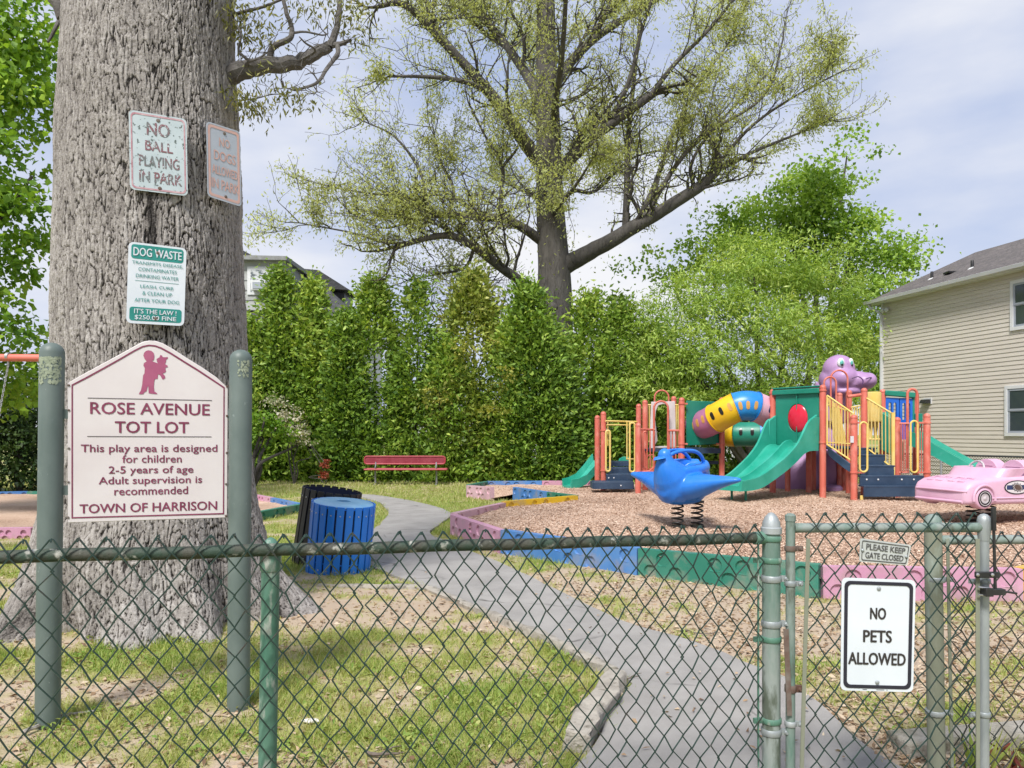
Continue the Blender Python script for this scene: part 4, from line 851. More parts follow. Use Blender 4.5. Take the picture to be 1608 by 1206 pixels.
for px in (13, -55):
    h = P(px, 566, SY); mb = MB(); mb.lathe([(.052, -.02), (.056, -.018), (.056, .018), (.052, .02)], V(h.x, SY, zb), (1, 0, 0), 14); mb.tube([V(h.x, SY, zb - .05), V(h.x, SY, zb - .11)], .014, 8); mb.build('hanger', M_chain, sw)
    mb = MB(); a, b = V(h.x, SY, zb - .11), P(px - 17, 655, SY - .2); b.z = min(b.z, zb - .9); b = a + (b - a) * 1.9; m = int((b - a).length / .034)
    d = (b - a).normalized(); u, v, _ = frame_from(d)
    for k in range(m):
        c = a + (b - a) * (k + .5) / m; w = u if k % 2 else v; mb.tube([c + d * (.023 * sin(t)) + w * (.011 * cos(t)) for t in np.linspace(0, 2 * pi, 9)[:-1]], .0048, 5, closed=True)
    mb.build('chain', M_chain, sw, recalc=False)
ea = V(P(13, 0, SY).x - .28, SY - .4, .62)
mb = MB(); s0, s1 = b, b + V(.6, 0, 0)
mb.loft([[V(s0.x + .58 * t, SY - .38 + dy, s0.z - .06 * sin(pi * t) + dz) for dy, dz in ((-.08, 0), (.08, 0), (.08, .02), (-.08, .02))] for t in np.linspace(0, 1.0, 9)]); mb.build('seat', M_black, sw)

# ------------------------------------------------------------ spring riders
M_rblue = mat('blue_rider_plastic', s2l((30, 120, 226)), s2l((58, 142, 232)), rough=.33, scale=1.5, lo=.3, hi=.7, bump=.001, bscale=120, col3=s2l((90, 150, 220)), scale3=16, lo3=.64, hi3=.8, rvar=.08)
M_spring = mat('black_spring', (.012, .012, .012), (.03, .028, .026), rough=.45, scale=20)
def spring(c, z0, z1, R=.085, r=.013, turns=4.6):
    n = int(turns * 16); mb = MB(); mb.tube([V(c[0] + R * cos(2 * pi * turns * k / n), c[1] + R * sin(2 * pi * turns * k / n), z0 + (z1 - z0) * k / n) for k in range(n + 1)], r, 7)
    mb.lathe([(R + .02, z0 - .03), (R + .02, z0), (R - .04, z0 + .004)], V(c[0], c[1], 0), n=16); mb.lathe([(R - .03, z1 - .006), (R + .02, z1), (R + .02, z1 + .03)], V(c[0], c[1], 0), n=16); return mb
bird = thing('spring_rider', (BIRD[0], BIRD[1], .14), 'blue bird shaped spring rider with wide wings and a loop handle, on two black springs', 'spring rider')
c0 = V(2.54, 11.2, 0); fa, fb = V(-.78, -.626, 0), V(.626, -.78, 0)
Bp = lambda a, b, z: c0 + fa * a + fb * b + V(0, 0, z)
mb = MB()
def ring_(a, hw, zc, hh, n=20, sq=1.0, lean=0): return [Bp(a + lean * sin(t), hw * cos(t), zc + hh * sin(t)) for t in np.linspace(0, 2 * pi, n + 1)[:-1]]
# hull: breast to tail, keel-shaped below and dished on top
mb.loft([ring_(.43, .05, .84, .10), ring_(.41, .15, .82, .21), ring_(.33, .24, .79, .28), ring_(.18, .32, .76, .28), ring_(0, .37, .74, .27), ring_(-.18, .36, .75, .28), ring_(-.32, .30, .81, .27), ring_(-.45, .20, .89, .20), ring_(-.55, .11, .97, .12), ring_(-.62, .05, 1.02, .06)])
nk = catmull([Bp(.16, 0, .80), Bp(.24, 0, .92), Bp(.31, 0, 1.02), Bp(.355, 0, 1.11), Bp(.37, 0, 1.20)], 4)
mb.tube(nk, list(np.interp(np.linspace(0, 1, len(nk)), [0, .3, .6, .85, 1], [.29, .265, .19, .125, .106])), 18)
mb.ell(Bp(.375, 0, 1.22), (.102, .102, .108))
for s in (-1, 1):      # wings: deep at the root, tapering to a blunt tip
    rs = []
    for o, ch, th_, zz, sw_ in ((.10, .30, .23, .74, 0), (.30, .27, .205, .765, 0), (.48, .21, .155, .80, .01), (.66, .155, .105, .84, .03), (.84, .105, .065, .872, .05), (.97, .065, .04, .888, .06), (1.02, .03, .02, .892, .07)):
        rs.append([Bp(.04 + ch * cos(t) - sw_, s * o, zz + th_ * sin(t)) for t in np.linspace(0, 2 * pi, 21)[:-1]])
    mb.loft(rs)
# raised far and near rims of the seat
for s, zr in ((-1, 1.06), (1, 1.0)): rm = catmull([Bp(.26, s * .12, zr - .03), Bp(.1, s * .25, zr), Bp(-.12, s * .28, zr + .02), Bp(-.34, s * .19, zr + .03), Bp(-.50, s * .05, 1.08)], 4); mb.tube(rm, [.07] * len(rm), 10)
me = fuse(mb, .016, 7, 'body', ORG[bird.name]); me.name = 'body'
link('body', me, M_rblue, bird)
mb = MB(); mb.loft([[Bp(.44 + a, w * cos(t), 1.20 + h * sin(t) - a * .25 - .10 * (w * cos(t)) ** 2 * 10 * .12) for t in np.linspace(0, 2 * pi, 19)[:-1]] for a, w, h in ((.0, .07, .016), (.04, .105, .016), (.075, .09, .015), (.12, .05, .012), (.17, .012, .007))]); mb.build('beak', M_rblue, bird)
mb = MB()
for s in (-1, 1): mb.tube(catmull([Bp(.36, s * .04, 1.20), Bp(.24, s * .09, 1.265), Bp(.02, s * .125, 1.29), Bp(-.18, s * .135, 1.27), Bp(-.33, s * .13, 1.19), Bp(-.42, s * .11, 1.05), Bp(-.46, s * .09, .95)], 5), .027, 10)
mb.tube(catmull([Bp(.02, -.125, 1.29), Bp(.04, 0, 1.30), Bp(.02, .125, 1.29)], 4), .024, 8)
mb.build('loop_handle', M_rblue, bird)
for px in (1064, 1096):
    q = P(px, 800, 11.2); spring((q.x, 11.2 + (.0 if px < 1080 else .05)), .16, .50).build('spring', M_spring, bird)
    
M_rpink = mat('pink_rider_plastic', s2l((228, 178, 206)), s2l((234, 196, 218)), rough=.4, scale=1.5, bump=.001, bscale=120, col3=s2l((214, 160, 190)), scale3=12, lo3=.62, hi3=.8, rvar=.06)
M_rim = mat('pale_rim', (.55, .50, .52), (.35, .33, .35), rough=.4, scale=30)
M_decw = mat('decal_white', (.70, .66, .68), rough=.4); M_decb = mat('decal_navy', (.02, .035, .12), rough=.4); M_deck = mat('decal_black', (.012, .01, .016), rough=.4)
car = thing('spring_rider', (CAR[0], CAR[1], .14), 'pink sports-car shaped spring rider with round seat backs, on black springs', 'spring rider')
# near front corner seen at px 1519; the nose points left and towards the viewer
cf, cs = V(-.97, -.243, 0), V(.243, -.97, 0)          # forward, and sideways towards the viewer's right
c0c = P(1519, 790, 11.25); nose = V(c0c.x, c0c.y, 0) - cs * .53 + V(0, 0, 0)
Cp = lambda a, b, z: nose - cf * a + cs * b + V(0, 0, z)      # a: metres behind the nose, b: -.53 .. .53
def sect(a, hw, z0, z1, r=.06, crown=.03, n=6):
    o = []
    for sx, z_, a0 in ((hw - r, z0 + r, -90), (hw - r, z1 - r, 0), (-hw + r, z1 - r, 90), (-hw + r, z0 + r, 180)):
        for j in range(n + 1): t = radians(a0 + 90 * j / n); b_ = sx + r * cos(t); o.append(Cp(a, b_, z_ + r * sin(t) + (crown * (1 - (b_ / hw) ** 2) if z_ > (z0 + z1) / 2 else 0)))
    return o
mb = MB()
mb.loft([sect(-.02, .45, .50, .66, .05), sect(.0, .50, .465, .70, .06), sect(.05, .525, .455, .76, .07), sect(.16, .535, .455, .81, .07), sect(.40, .54, .455, .845, .07), sect(.75, .54, .455, .87, .06), sect(1.2, .54, .455, .88, .06), sect(1.7, .535, .455, .89, .06), sect(2.0, .52, .47, .87, .07), sect(2.1, .47, .52, .80, .07)])
bodyc = mb.build('body', M_rpink, car, ang=50)
# belt line mouldings and bumper lip
mb = MB()
mb.tube([Cp(.30, .545, .555), Cp(2.0, .54, .555)], .012, 6); mb.tube([Cp(-.015, -.45, .66), Cp(-.03, -.2, .665), Cp(-.03, .2, .665), Cp(-.015, .45, .66), Cp(.02, .51, .66)], .018, 8); mb.tube([Cp(-.02, -.46, .50), Cp(-.03, 0, .50), Cp(-.02, .46, .50)], .022, 8); mb.build('bumper', M_rpink, car)
# raked windshield band
mb = MB(); W_ = [(.40, -.47, .86), (.50, -.50, .86), (.62, -.49, .86)]
def wsh(z, da): return [Cp(1.02 - da, -.50 + da * .1, z), Cp(.62 - da, -.46 + da * .2, z), Cp(.52 - da, 0, z), Cp(.62 - da, .46 - da * .2, z), Cp(1.02 - da, .50 - da * .1, z)]
lo_, hi_ = catmull(wsh(.85, .0), 5), catmull(wsh(1.005, -.14), 5); m = len(lo_)
inn = lambda q, k: q + (Cp(1.0, 0, q.z) - q) * k
vsx = lo_ + hi_ + [inn(p, .11) for p in hi_] + [inn(p, .07) for p in lo_]
mb.add(vsx, [(j + k * m, j + 1 + k * m, j + 1 + ((k + 1) % 4) * m, j + ((k + 1) % 4) * m) for k in range(4) for j in range(m - 1)] + [(0, m, 2 * m, 3 * m), (m - 1, 4 * m - 1, 3 * m - 1, 2 * m - 1)])
mb.build('windshield', M_rpink, car, ang=50, bev=.008)
for b_ in (.24, -.26):   # two round-topped seat backs
    mb = MB(); o = [V(0, 0, 0)]; pr = [Cp(1.18, b_ + .235 * cos(t), .84 + .285 * max(0, sin(t)) ** .85) for t in np.linspace(0, pi, 17)]; mb.prism(pr, -cf * .20); seat = mb.build('seat_back', M_rpink, car, bev=.03, ang=50)
    mb = MB()
    for zz in (.90, .94, .98, 1.02): mb.tube([Cp(1.176, b_ - .13, zz), Cp(1.176, b_ + .13, zz)], .006, 5)
    mb.build('ribs', M_rpink, seat)
mb = MB(); mb.loft([sect(1.38, .50, .80, .99, .08), sect(1.6, .51, .80, .985, .08), sect(1.95, .48, .78, .93, .08), sect(2.06, .42, .76, .86, .05)]); mb.build('rear_deck', M_rpink, car, ang=50)
mb = MB()
for a_, b_ in ((.16, -.30), (.16, -.12), (.16, .12), (.16, .30)): mb.beam(Cp(.10, b_ - .055, .795), Cp(.10, b_ + .055, .795), .012, .03); mb.beam(Cp(.30, b_ - .06, .85), Cp(.30, b_ + .06, .85), .012, .014); mb.beam(Cp(.10, b_ - .058, .80), Cp(.30, b_ - .063, .85), .012, .014); mb.beam(Cp(.10, b_ + .058, .80), Cp(.30, b_ + .063, .85), .012, .014)
mb.build('headlight_panel', M_rpink, car, bev=.004)
mb = MB(); mb.tube([Cp(.95 + .05 * sin(t), -.24 + .15 * cos(t), .96 + .13 * sin(t)) for t in np.linspace(0, 2 * pi, 25)[:-1]], .017, 8, closed=True); mb.tube([Cp(.80, -.24, .86), Cp(.95, -.24, .96)], .02, 8); mb.build('steering_wheel', M_rim, car)
for a_, b_ in ((.30, .55), (.30, -.55), (1.65, .55), (1.65, -.55)):
    s = 1 if b_ > 0 else -1; c = Cp(a_, b_ - s * .03, .555); ax = cs * s
    mb = MB(); mb.lathe([(.15, -.16), (.165, -.12), (.165, .015), (.15, .03), (.118, .034)], c, ax, 28); wh = mb.build('wheel', M_rpink, car, ang=50)
    mb = MB(); mb.lathe([(.128, .030), (.128, .038), (.078, .038), (.078, .030)], c, ax, 28, caps=False); mb.build('tyre_print', M_deck, wh)
    mb = MB(); mb.lathe([(.108, .039), (.108, .0405), (.100, .0405), (.100, .039)], c, ax, 28, caps=False); mb.build('tyre_stripe', M_decw, wh)
    mb = MB(); mb.lathe([(.078, .030), (.074, .040), (.058, .036), (.03, .036), (.018, .044), (0, .046)], c, ax, 20); mb.build('hub', M_rim, wh)
    mb = MB(); mb.tube([c - cf * .0 + ax * -.0 + V(0, 0, 0) + (cf * cos(t) + V(0, 0, 1) * sin(t)) * .20 + ax * .028 for t in np.linspace(-.2, pi + .2, 15)], .02, 8); mb.build('wheel_arch', M_rpink, car)
# oval door emblem
oc = lambda k, rx, rz, n=28: [Cp(.92 + rx * cos(t), .5435 + k, .715 + rz * sin(t) - .0) for t in np.linspace(0, 2 * pi, n + 1)[:-1]]
mb = MB(); mb.prism(oc(.003, .245, .108), -cs * .003); em = mb.build('door_emblem', M_deck, car)
mb = MB(); mb.flat(oc(.005, .225, .092)); mb.build('white_field', M_decw, em, smooth=False)
mb = MB(); mb.flat([Cp(.92 + x_, .5495, .715 + z_) for x_, z_ in [(-.20, -.035), (.20, -.035), (.205, 0), (.20, .035), (-.20, .035), (-.205, 0)]]); mb.build('blue_bar', M_decb, em, smooth=False)
g9 = np.random.default_rng(4)
for rad, k, m_ in ((.118, .0505 - .05, M_deck), (.098, .052 - .05, M_decw), (.085, .054 - .05, mat('decal_brown', (.10, .06, .05), rough=.5))):
    mb = MB(); mb.flat([Cp(.92 + .13 * .9 * (rad / .118) * cos(t) * w, .5505 + k, .715 + .075 * (rad / .118) * sin(t) * w + .012 * cos(t) * -1) for t, w in zip(np.linspace(0, 2 * pi, 25)[:-1], [1, .72] * 12)]); mb.build('scribble', m_, em, smooth=False)
for k, px in enumerate((1528, 1551)):
    q = P(px, 800, 11.75 + k * .25); spring((q.x, q.y), .15, .47, .095 if k == 0 else .11).build('spring', M_spring, car)
# ------------------------------------------------------------ the play structure
M_post = mat('coral_post', s2l((222, 118, 100)), s2l((212, 106, 90)), rough=.45, scale=2.5, col3=s2l((232, 156, 138)), scale3=7, lo3=.5, hi3=.75, rvar=.06, stretch=(1, 1, .5))
M_yel = mat('cream_yellow_paint', s2l((240, 206, 104)), s2l((244, 218, 140)), rough=.42, scale=4, rvar=.06)
M_pgreen = mat('green_play_plastic', s2l((14, 128, 106)), s2l((40, 146, 124)), rough=.42, scale=1.6, bump=.001, bscale=90, rvar=.07)
M_slide = mat('slide_green', s2l((30, 160, 134)), s2l((66, 182, 160)), rough=.36, scale=1.6, bump=.001, bscale=90, rvar=.08, col3=s2l((96, 190, 170)), scale3=9, lo3=.62, hi3=.85)
M_navy = mat('navy_deck', s2l((40, 62, 88)), s2l((56, 78, 104)), rough=.5, scale=4, bump=.001, bscale=120)
M_pblue = mat('blue_play_plastic', s2l((16, 96, 210)), s2l((40, 116, 220)), rough=.4, scale=2, rvar=.06)
M_tyel = mat('yellow_tube', s2l((246, 204, 30)), s2l((232, 180, 30)), rough=.38, scale=1.8, rvar=.06)
M_tblue = mat('blue_tube', s2l((26, 130, 216)), s2l((50, 150, 226)), rough=.36, scale=1.8, rvar=.06)
M_tpur = mat('mauve_tube', s2l((176, 104, 146)), s2l((190, 124, 160)), rough=.42, scale=1.8, rvar=.06)
M_tpale = mat('pale_pink_tube', s2l((232, 186, 204)), s2l((222, 160, 188)), rough=.42, scale=1.8)
M_purple = mat('purple_animal', s2l((176, 136, 184)), s2l((190, 152, 196)), rough=.45, scale=1.6, bump=.001, bscale=90, col3=s2l((150, 108, 160)), scale3=5, lo3=.6, hi3=.8, rvar=.06)
M_redw = mat('red_bubble', s2l((226, 20, 50)), s2l((236, 60, 90)), rough=.25, scale=2)
M_white = mat('white_panel', s2l((228, 222, 222)), s2l((216, 204, 204)), rough=.4, scale=3)
M_hole = mat('tube_window', (.01, .008, .008), rough=.3)
M_holeY = mat('amber_window', s2l((226, 170, 90)), rough=.3)
M_hw = mat('white_bolt', (.65, .66, .68), rough=.4)
play = thing('play_structure', (5.2, 16.5, .15), 'large coral, yellow and green play structure with tunnel, slides and steps', 'play structure')
MZ = .16
def post(px, ty, y, r=.066, z0=MZ - .2):
    b = P(px, 700, y); t = P(px, ty, y); mb = MB(); mb.post((b.x, y, z0), (b.x, y, t.z), r, 16); mb.lathe([(r + .005, t.z - z0 - r * 1.15 + 0), (r + .005, t.z - z0 - r * 1.15 + .012)], (b.x, y, z0), n=16, caps=False); return mb.build('post', M_post, play)
def collar(mb, px, py, y, r=.066): c = P(px, py, y); mb.lathe([(r, -.02), (r + .012, -.016), (r + .012, .016), (r, .02)], c, n=16, caps=False)
def bar(name, pts, r, m, n=8, k=0, closed=False): mb = MB(); mb.tube(catmull(pts, k) if k else pts, r, n, closed=closed); return mb.build(name, m, play)
YA, YB, YC, YD = 16.6, 15.6, 14.9, 15.1
POSTS = [(1213.5, 611, YA), (1292, 604, YB), (1341, 651, YC), (1455.5, 649, YD), (1409, 655, 15.6), (1438, 616, 16.9), (1386, 611, 16.9), (1357, 609, 15.9), (1333, 612, 16.6), (1318.5, 616, 17.6),
    (1070.5, 624, 17.2), (1133.5, 624, 17.7), (1002, 664, 16.8), (947.5, 646, 17.6), (938, 652, 18.4), (1003, 634, 18.3), (1013, 628, 17.9), (1058, 622, 18.6), (1277, 632, 17.4)]
for a in POSTS: post(*a)
for px, py, y in ((1237, 690, 17.2), (1270, 690, 16.8), (1232, 690, 18.4), (1326, 690, 17.2), (1340, 700, 17.6)): post(px, py, y, .06)
def panel(name, c, m, th=.045, parent=None, bev=.012):
    c = [Vector(x) for x in c]; n = (c[1] - c[0]).cross(c[3] - c[0]).normalized(); mb = MB(); mb.prism([x + n * th / 2 for x in c], -n * th); return mb.build(name, m, parent or play, bev=bev)
# -- green panel with the red bubble window, roof beam, double slide
a, b = P(1213.5, 0, YA), P(1292, 0, YB); a.z = b.z = 0; ab = (b - a); abn = ab.normalized(); out_ = V(-ab.y, ab.x, 0).normalized()
if out_.y > 0: out_ = -out_
AB = lambda t, z, o=0: a + ab * t + out_ * o + V(0, 0, z)
zd = 1.28
mb = MB(); cz = 1.87; cr = (.24, .31); n = 26
hole = [AB(.52 + .20 / 1 * cos(t) * cr[0] / .24 , cz + cr[1] * sin(t), .02) for t in np.linspace(0, 2 * pi, n + 1)[:-1]]
mb.prism([AB(.07, zd - .02, .02), AB(.93, zd - .02, .02), AB(.93, 2.42, .02), AB(.07, 2.42, .02)], -out_ * .05, [hole]); gp_ = mb.build('window_panel', M_pgreen, play, bev=.008)
mb = MB(); u_ = abn; R3 = Matrix((abn, out_, V(0, 0, 1))).transposed(); mb.ell(AB(.52, cz, -.01), (.25, .085, .31), 26, 14, R3); mb.build('bubble_window', M_redw, gp_)
mb = MB(); mb.tube([AB(.52, zd + .0, .05), AB(.52, 2.40, .05)], .011, 6); mb.build('panel_rib', M_pgreen, gp_)
mb = MB(); mb.beam(AB(.03, 2.44, .03), AB(.97, 2.44, .03), .12, .11); mb.beam(AB(.03, 2.53, -.05), AB(.97, 2.53, -.05), .26, .035); mb.build('roof_beam', M_pgreen, play, bev=.02)
for t in (.03, .97):
    for z_ in (2.44, 1.35): mb = MB(); mb.lathe([(.066, -.02), (.08, -.016), (.08, .016), (.066, .02)], AB(0 if t < .5 else 1, z_), n=16); mb.beam(AB(0 if t < .5 else 1, z_), AB(t + (.04 if t < .5 else -.04), z_, .02), .05, .03); mb.build('clamp', M_post, play)
SW = .60; sl = ab.length
def slide(name, o0, u, d, wid, prof, wall, m, lanes=2, taper=0):
    """o0 top centre on the deck edge, u across, d downhill; prof: (run, z, wall height)"""
    mb = MB(); rings = []; hw = wid / 2
    pr = []
    N_ = 26
    rr_ = np.array(prof); s = np.linspace(0, rr_[-1, 0], N_); zz = np.interp(s, rr_[:, 0], rr_[:, 1]); wh = np.interp(s, rr_[:, 0], rr_[:, 2])
    for _ in range(2): zz[1:-1] = (zz[:-2] + 2 * zz[1:-1] + zz[2:]) / 4; wh[1:-1] = (wh[:-2] + 2 * wh[1:-1] + wh[2:]) / 4
    for i in range(N_):
        o = o0 + d * s[i]; W_ = wh[i]; hw = wid / 2 * (1 - taper * s[i] / s[-1]); prof2 = [(-hw, W_), (-hw + .05, W_), (-hw + .075, .03), (-hw + .11, 0)]
        if lanes == 2: prof2 += [(-.07, 0), (-.035, .05), (-.02, .13 if i > 1 else .06), (.02, .13 if i > 1 else .06), (.035, .05), (.07, 0)]
        prof2 += [(hw - .11, 0), (hw - .075, .03), (hw - .05, W_), (hw, W_), (hw, W_ - .03), (hw - .02, -.05), (hw - .02, -.10), (-hw + .02, -.10), (-hw + .02, -.05), (-hw, W_ - .03)]
        rings.append([o + u * x_ + V(0, 0, zz[i] + h_) for x_, h_ in prof2])
    mb.loft(rings); return mb.build(name, m, play, ang=30)
dd = out_
slide('double_slide', AB(.5, 0, .05), abn, dd, sl * .93, [(0, zd, .60), (.30, zd, .58), (.42, zd - .03, .42), (.6, zd - .18, .26), (1.0, zd - .42, .20), (1.6, zd - .70, .17), (1.85, zd - .76, .14), (2.25, zd - .77, .10)], .2, M_slide, 2, .36)
for t in (.36, .64):
    q = AB(t, 0, 1.95); bar('slide_leg', [q + V(0, 0, MZ - .1), q + V(0, 0, .44)], .025, M_pgreen)
for s_ in (.09, .91): panel('slide_hood', [AB(s_, zd - .05, .06), AB(s_, zd - .05, .30), AB(s_, zd + .55, .30), AB(s_, zd + .66, .06)], M_slide, .05)
panel('deck', [V(a.x + .1, a.y + .1, zd - .05), V(b.x + .1, b.y + .3, zd - .05), V(b.x + 1.4, b.y + 1.2, zd - .05), V(a.x + 1.6, a.y + 1.4, zd - .05)], M_navy, .06)
# -- stair flight between the front posts
pB, pC = P(1300, 0, YB), P(1345, 0, YC); 
def Q(px, py, y): return P(px, py, y)
def railing(top0, top1, bot0, bot1, npk, endpost=False, name='stair_railing'):
    mb = MB(); mb.tube([top0, top1], .018, 8); mb.tube([bot0, bot1], .018, 8); mb.tube([top0, bot0], .02, 8)
    for k in range(1, npk + 1): t = k / (npk + 1); mb.tube([top0.lerp(top1, t), bot0.lerp(bot1, t)], .0105, 6)
    if endpost: mb.beam(top1 + V(0, 0, .03), bot1 - V(0, 0, .15), .06, .06)
    else: mb.tube([top1, bot1], .02, 8)
    return mb.build(name, M_yel, play)
railing(Q(1299, 621, 15.5), Q(1341, 650, 14.95), Q(1299, 698, 15.5), Q(1341, 726, 14.95), 8)
railing(Q(1352, 620, 16.0), Q(1402, 650, 15.2), Q(1354, 698, 16.0), Q(1402, 735, 15.2), 8, True)
# slanting yellow bars (crossing pickets) on the deck side of the left railing
mb = MB()
for k in range(7): mb.tube([Q(1301 + k * 2.5, 625 + k * 2, 16.4), Q(1312 + k * 2.6, 695, 16.4)], .018, 6)
mb.tube([Q(1300, 695, 16.4), Q(1335, 697, 16.4)], .02, 6); mb.tube([Q(1300, 636, 16.4), Q(1335, 646, 16.4)], .02, 6)
mb.build('slanted_bars', M_yel, play)
panel('stair_stringer', [Q(1299, 701, 15.5), Q(1340, 731, 14.95), Q(1340, 745, 14.95), Q(1325, 735, 15.1), Q(1302, 716, 15.5)], M_navy, .05)
panel('stair_stringer', [Q(1356, 703, 15.95), Q(1403, 738, 15.15), Q(1403, 756, 15.15), Q(1356, 725, 15.95)], M_navy, .05)
for k, (xl, xr, yt, yb, yy) in enumerate(((1352, 1404, 732, 750, 15.0), (1350, 1390, 715, 733, 15.4), (1340, 1376, 704, 717, 15.8))):
    mb = MB(); p0, p1 = Q(xl, yb, yy), Q(xr, yb, yy); zt = Q(0, yt, yy).z; mb.box(((p0.x + p1.x) / 2, yy + .02, (zt + p0.z) / 2), (p1.x - p0.x, .04, zt - p0.z)); mb.box(((p0.x + p1.x) / 2, yy + .2, zt + .0), (p1.x - p0.x + .04, .42, .03)); mb.build('step', M_navy, play, bev=.006)
mb = MB(); p0, p1 = Q(1350, 764, 14.85), Q(1450, 764, 14.85); 
for yt, yb, yo in ((748, 762, 0), (763, 779, -.16)):
    z0_, z1_ = Q(0, yb, 14.85).z, Q(0, yt, 14.85).z; mb.box(((p0.x + p1.x) / 2, 14.85 + yo, (z0_ + z1_) / 2), (p1.x - p0.x, .05, z1_ - z0_)); mb.box(((p0.x + p1.x) / 2, 14.95 + yo, z1_), (p1.x - p0.x, .26, .03))
tp = mb.build('transfer_step', M_navy, play, bev=.006)
mb = MB()
for px in (1361, 1379, 1416, 1435): mb.lathe([(.018, 0), (.016, .008), (.006, .012)], Q(px, 753, 14.82), (0, -1, 0), 10)
mb.build('bolts', M_hw, tp)
bar('step_leg', [Q(1353, 778, 14.75), Q(1353, 789, 14.75)], .03, M_yel); bar('step_leg', [Q(1404, 777, 14.8), Q(1404, 784, 14.8)], .015, M_black)
def loop(x0, x1, yt, yb, y, r=.02, m=None, name='hand_loop', y2=None, rad=None):
    q0, q1 = Q(x0, yt, y), Q(x1, yb, y2 or y); X0, X1 = q0.x, Q(x1, yt, y).x; Z1, Z0 = q0.z, Q(x0, yb, y).z; R = rad or min((X1 - X0), (Z1 - Z0)) * .5
    pts = []
    for cx, cz, a0 in ((X1 - R, Z0 + R, -90), (X1 - R, Z1 - R, 0), (X0 + R, Z1 - R, 90), (X0 + R, Z0 + R, 180)):
        for j in range(6): t = radians(a0 + 18 * j); pts.append(V(cx + R * cos(t), y, cz + R * sin(t)))
    return bar(name, pts, r, m or M_yel, closed=True)
loop(1350, 1362, 663, 741, YC - .02); loop(1430, 1441, 661, 742, YD - .02)
for px, y in ((1341, YC), (1455.5, YD)):
    for py in (664, 742): mb = MB(); s = 1 if px < 1400 else -1; c = Q(px, py, y); mb.lathe([(.066, -.02), (.08, -.015), (.08, .015), (.066, .02)], c, n=16); mb.beam(c, Q(px + 16 * s, py, y), .05, .03); mb.build('clamp', M_post, play)
mb = MB(); mb.box(Q(1338, 690, YC - .068), (.066, .004, .13)); mb.build('notice_sticker', M_hw, play)
# coral guard beside the stairs with little see-through bars
mb = MB(); mb.tube([Q(1412, 665, 15.4), Q(1428, 665, 15.3)], .02, 8); mb.tube([Q(1412, 742, 15.4), Q(1428, 742, 15.3)], .02, 8)
for px in (1416, 1419.5, 1423, 1426): mb.tube([Q(px, 666, 15.35), Q(px, 741, 15.35)], .012, 6)
mb.build('guard_bars', M_post, play)
mb = MB(); mb.tube([Q(1443, 664, 15.2), Q(1450, 664, 15.15)], .02, 8)
for px in (1443, 1447): mb.tube([Q(px, 666, 15.2), Q(px, 741, 15.2)], .012, 6)
mb.build('guard_bars', M_post, play)
arc = lambda x0, x1, yt, yb, y, n=14: [Q(x0, yb, y)] + [Q((x0 + x1) / 2 - (x1 - x0) / 2 * cos(t), yt + (x1 - x0) / 2 - (x1 - x0) / 2 * sin(t), y) for t in np.linspace(0, pi, n)] + [Q(x1, yb, y)]
bar('arch_handrail', arc(1425, 1440, 611, 735, 15.7), .028, M_post, 10)
bar('arch_handrail', arc(1304.5, 1331, 581.5, 640, 16.3), .02, M_post, 10); bar('arch_handrail', arc(1294, 1313, 592, 640, 15.9), .02, M_post, 10)
bar('crossbar', [Q(1331, 623, 15.8), Q(1352, 620, 15.8)], .035, M_post)
mb = MB(); 
for k in range(5): mb.tube([Q(1338 + k * 4, 640, 16.5), Q(1338 + k * 4, 700, 16.5)], .014, 6)
mb.tube([Q(1336, 640, 16.5), Q(1356, 636, 16.5)], .018, 6); mb.tube([Q(1336, 700, 16.5), Q(1356, 700, 16.5)], .018, 6); mb.build('guard_bars', M_yel, play)
mb = MB(); mb.lathe([(.16, 0), (.17, .03), (.17, .62), (.165, .65), (.14, .66)], Q(1371, 662, 16.6) - V(0, 0, 0), n=24); mb.build('yellow_drum', M_yel, play)
mb = MB(); mb.prism([Q(1362, 622, 16.62), Q(1382, 624, 16.62), Q(1381, 646, 16.62), Q(1377, 690, 16.62), Q(1374, 690, 16.62), Q(1372, 664, 16.62), Q(1369, 690, 16.62), Q(1362, 690, 16.62)], (0, .04, 0)); mb.build('cut_out_panel', M_yel, play, bev=.006)
bar('crossbar', [Q(1352, 690, 16.6), Q(1388, 690, 16.6)], .022, M_yel)
# blue panels with a green roof beam at the right, and the long slide going off to the right
mb = MB(); cq = [Q(1391, 690, 16.85), Q(1434, 690, 16.85), Q(1434, 626, 16.85), Q(1391, 624, 16.85)]
bp_ = Quad(*cq); holes = []
for u0, u1 in ((.04, .46), (.54, .96)):
    for hx in ((u0 + .12), (u1 - .12)):
        holes.append((hx, .50, .88))
def slot(qd, hx, v0, v1, hw): 
    o = [(hx - hw, v0), (hx + hw, v0)] + [(hx + hw * cos(t), v1 + hw * .9 * sin(t)) for t in np.linspace(0, pi, 7)]; return o
for u0, u1 in ((0, .485), (.515, 1)):
    mb = MB(); hs = [[bp_.at(*p) for p in slot(bp_, h, .48, .84, .055)] for h, *_ in holes if u0 < h < u1]; mb.prism([bp_.at(u0, 0), bp_.at(u1, 0), bp_.at(u1, 1), bp_.at(u0, 1)], -bp_.n * .05, hs); mb.build('slotted_panel', M_pblue, play)
mb = MB(); mb.beam(Q(1389, 617, 16.85), Q(1436, 621, 16.85), .12, .12); mb.beam(Q(1434, 690, 16.87), Q(1434, 622, 16.87), .06, .06); mb.build('roof_beam', M_pgreen, play, bev=.02)
mb = MB(); mb.prism([Q(1384, 648, 16.5), Q(1398, 646, 16.5), Q(1406, 660, 16.3), Q(1420, 700, 16.2), Q(1420, 724, 16.2), Q(1384, 706, 16.5)], (0, .06, 0)); mb.build('slide_hood', M_pgreen, play, bev=.01)
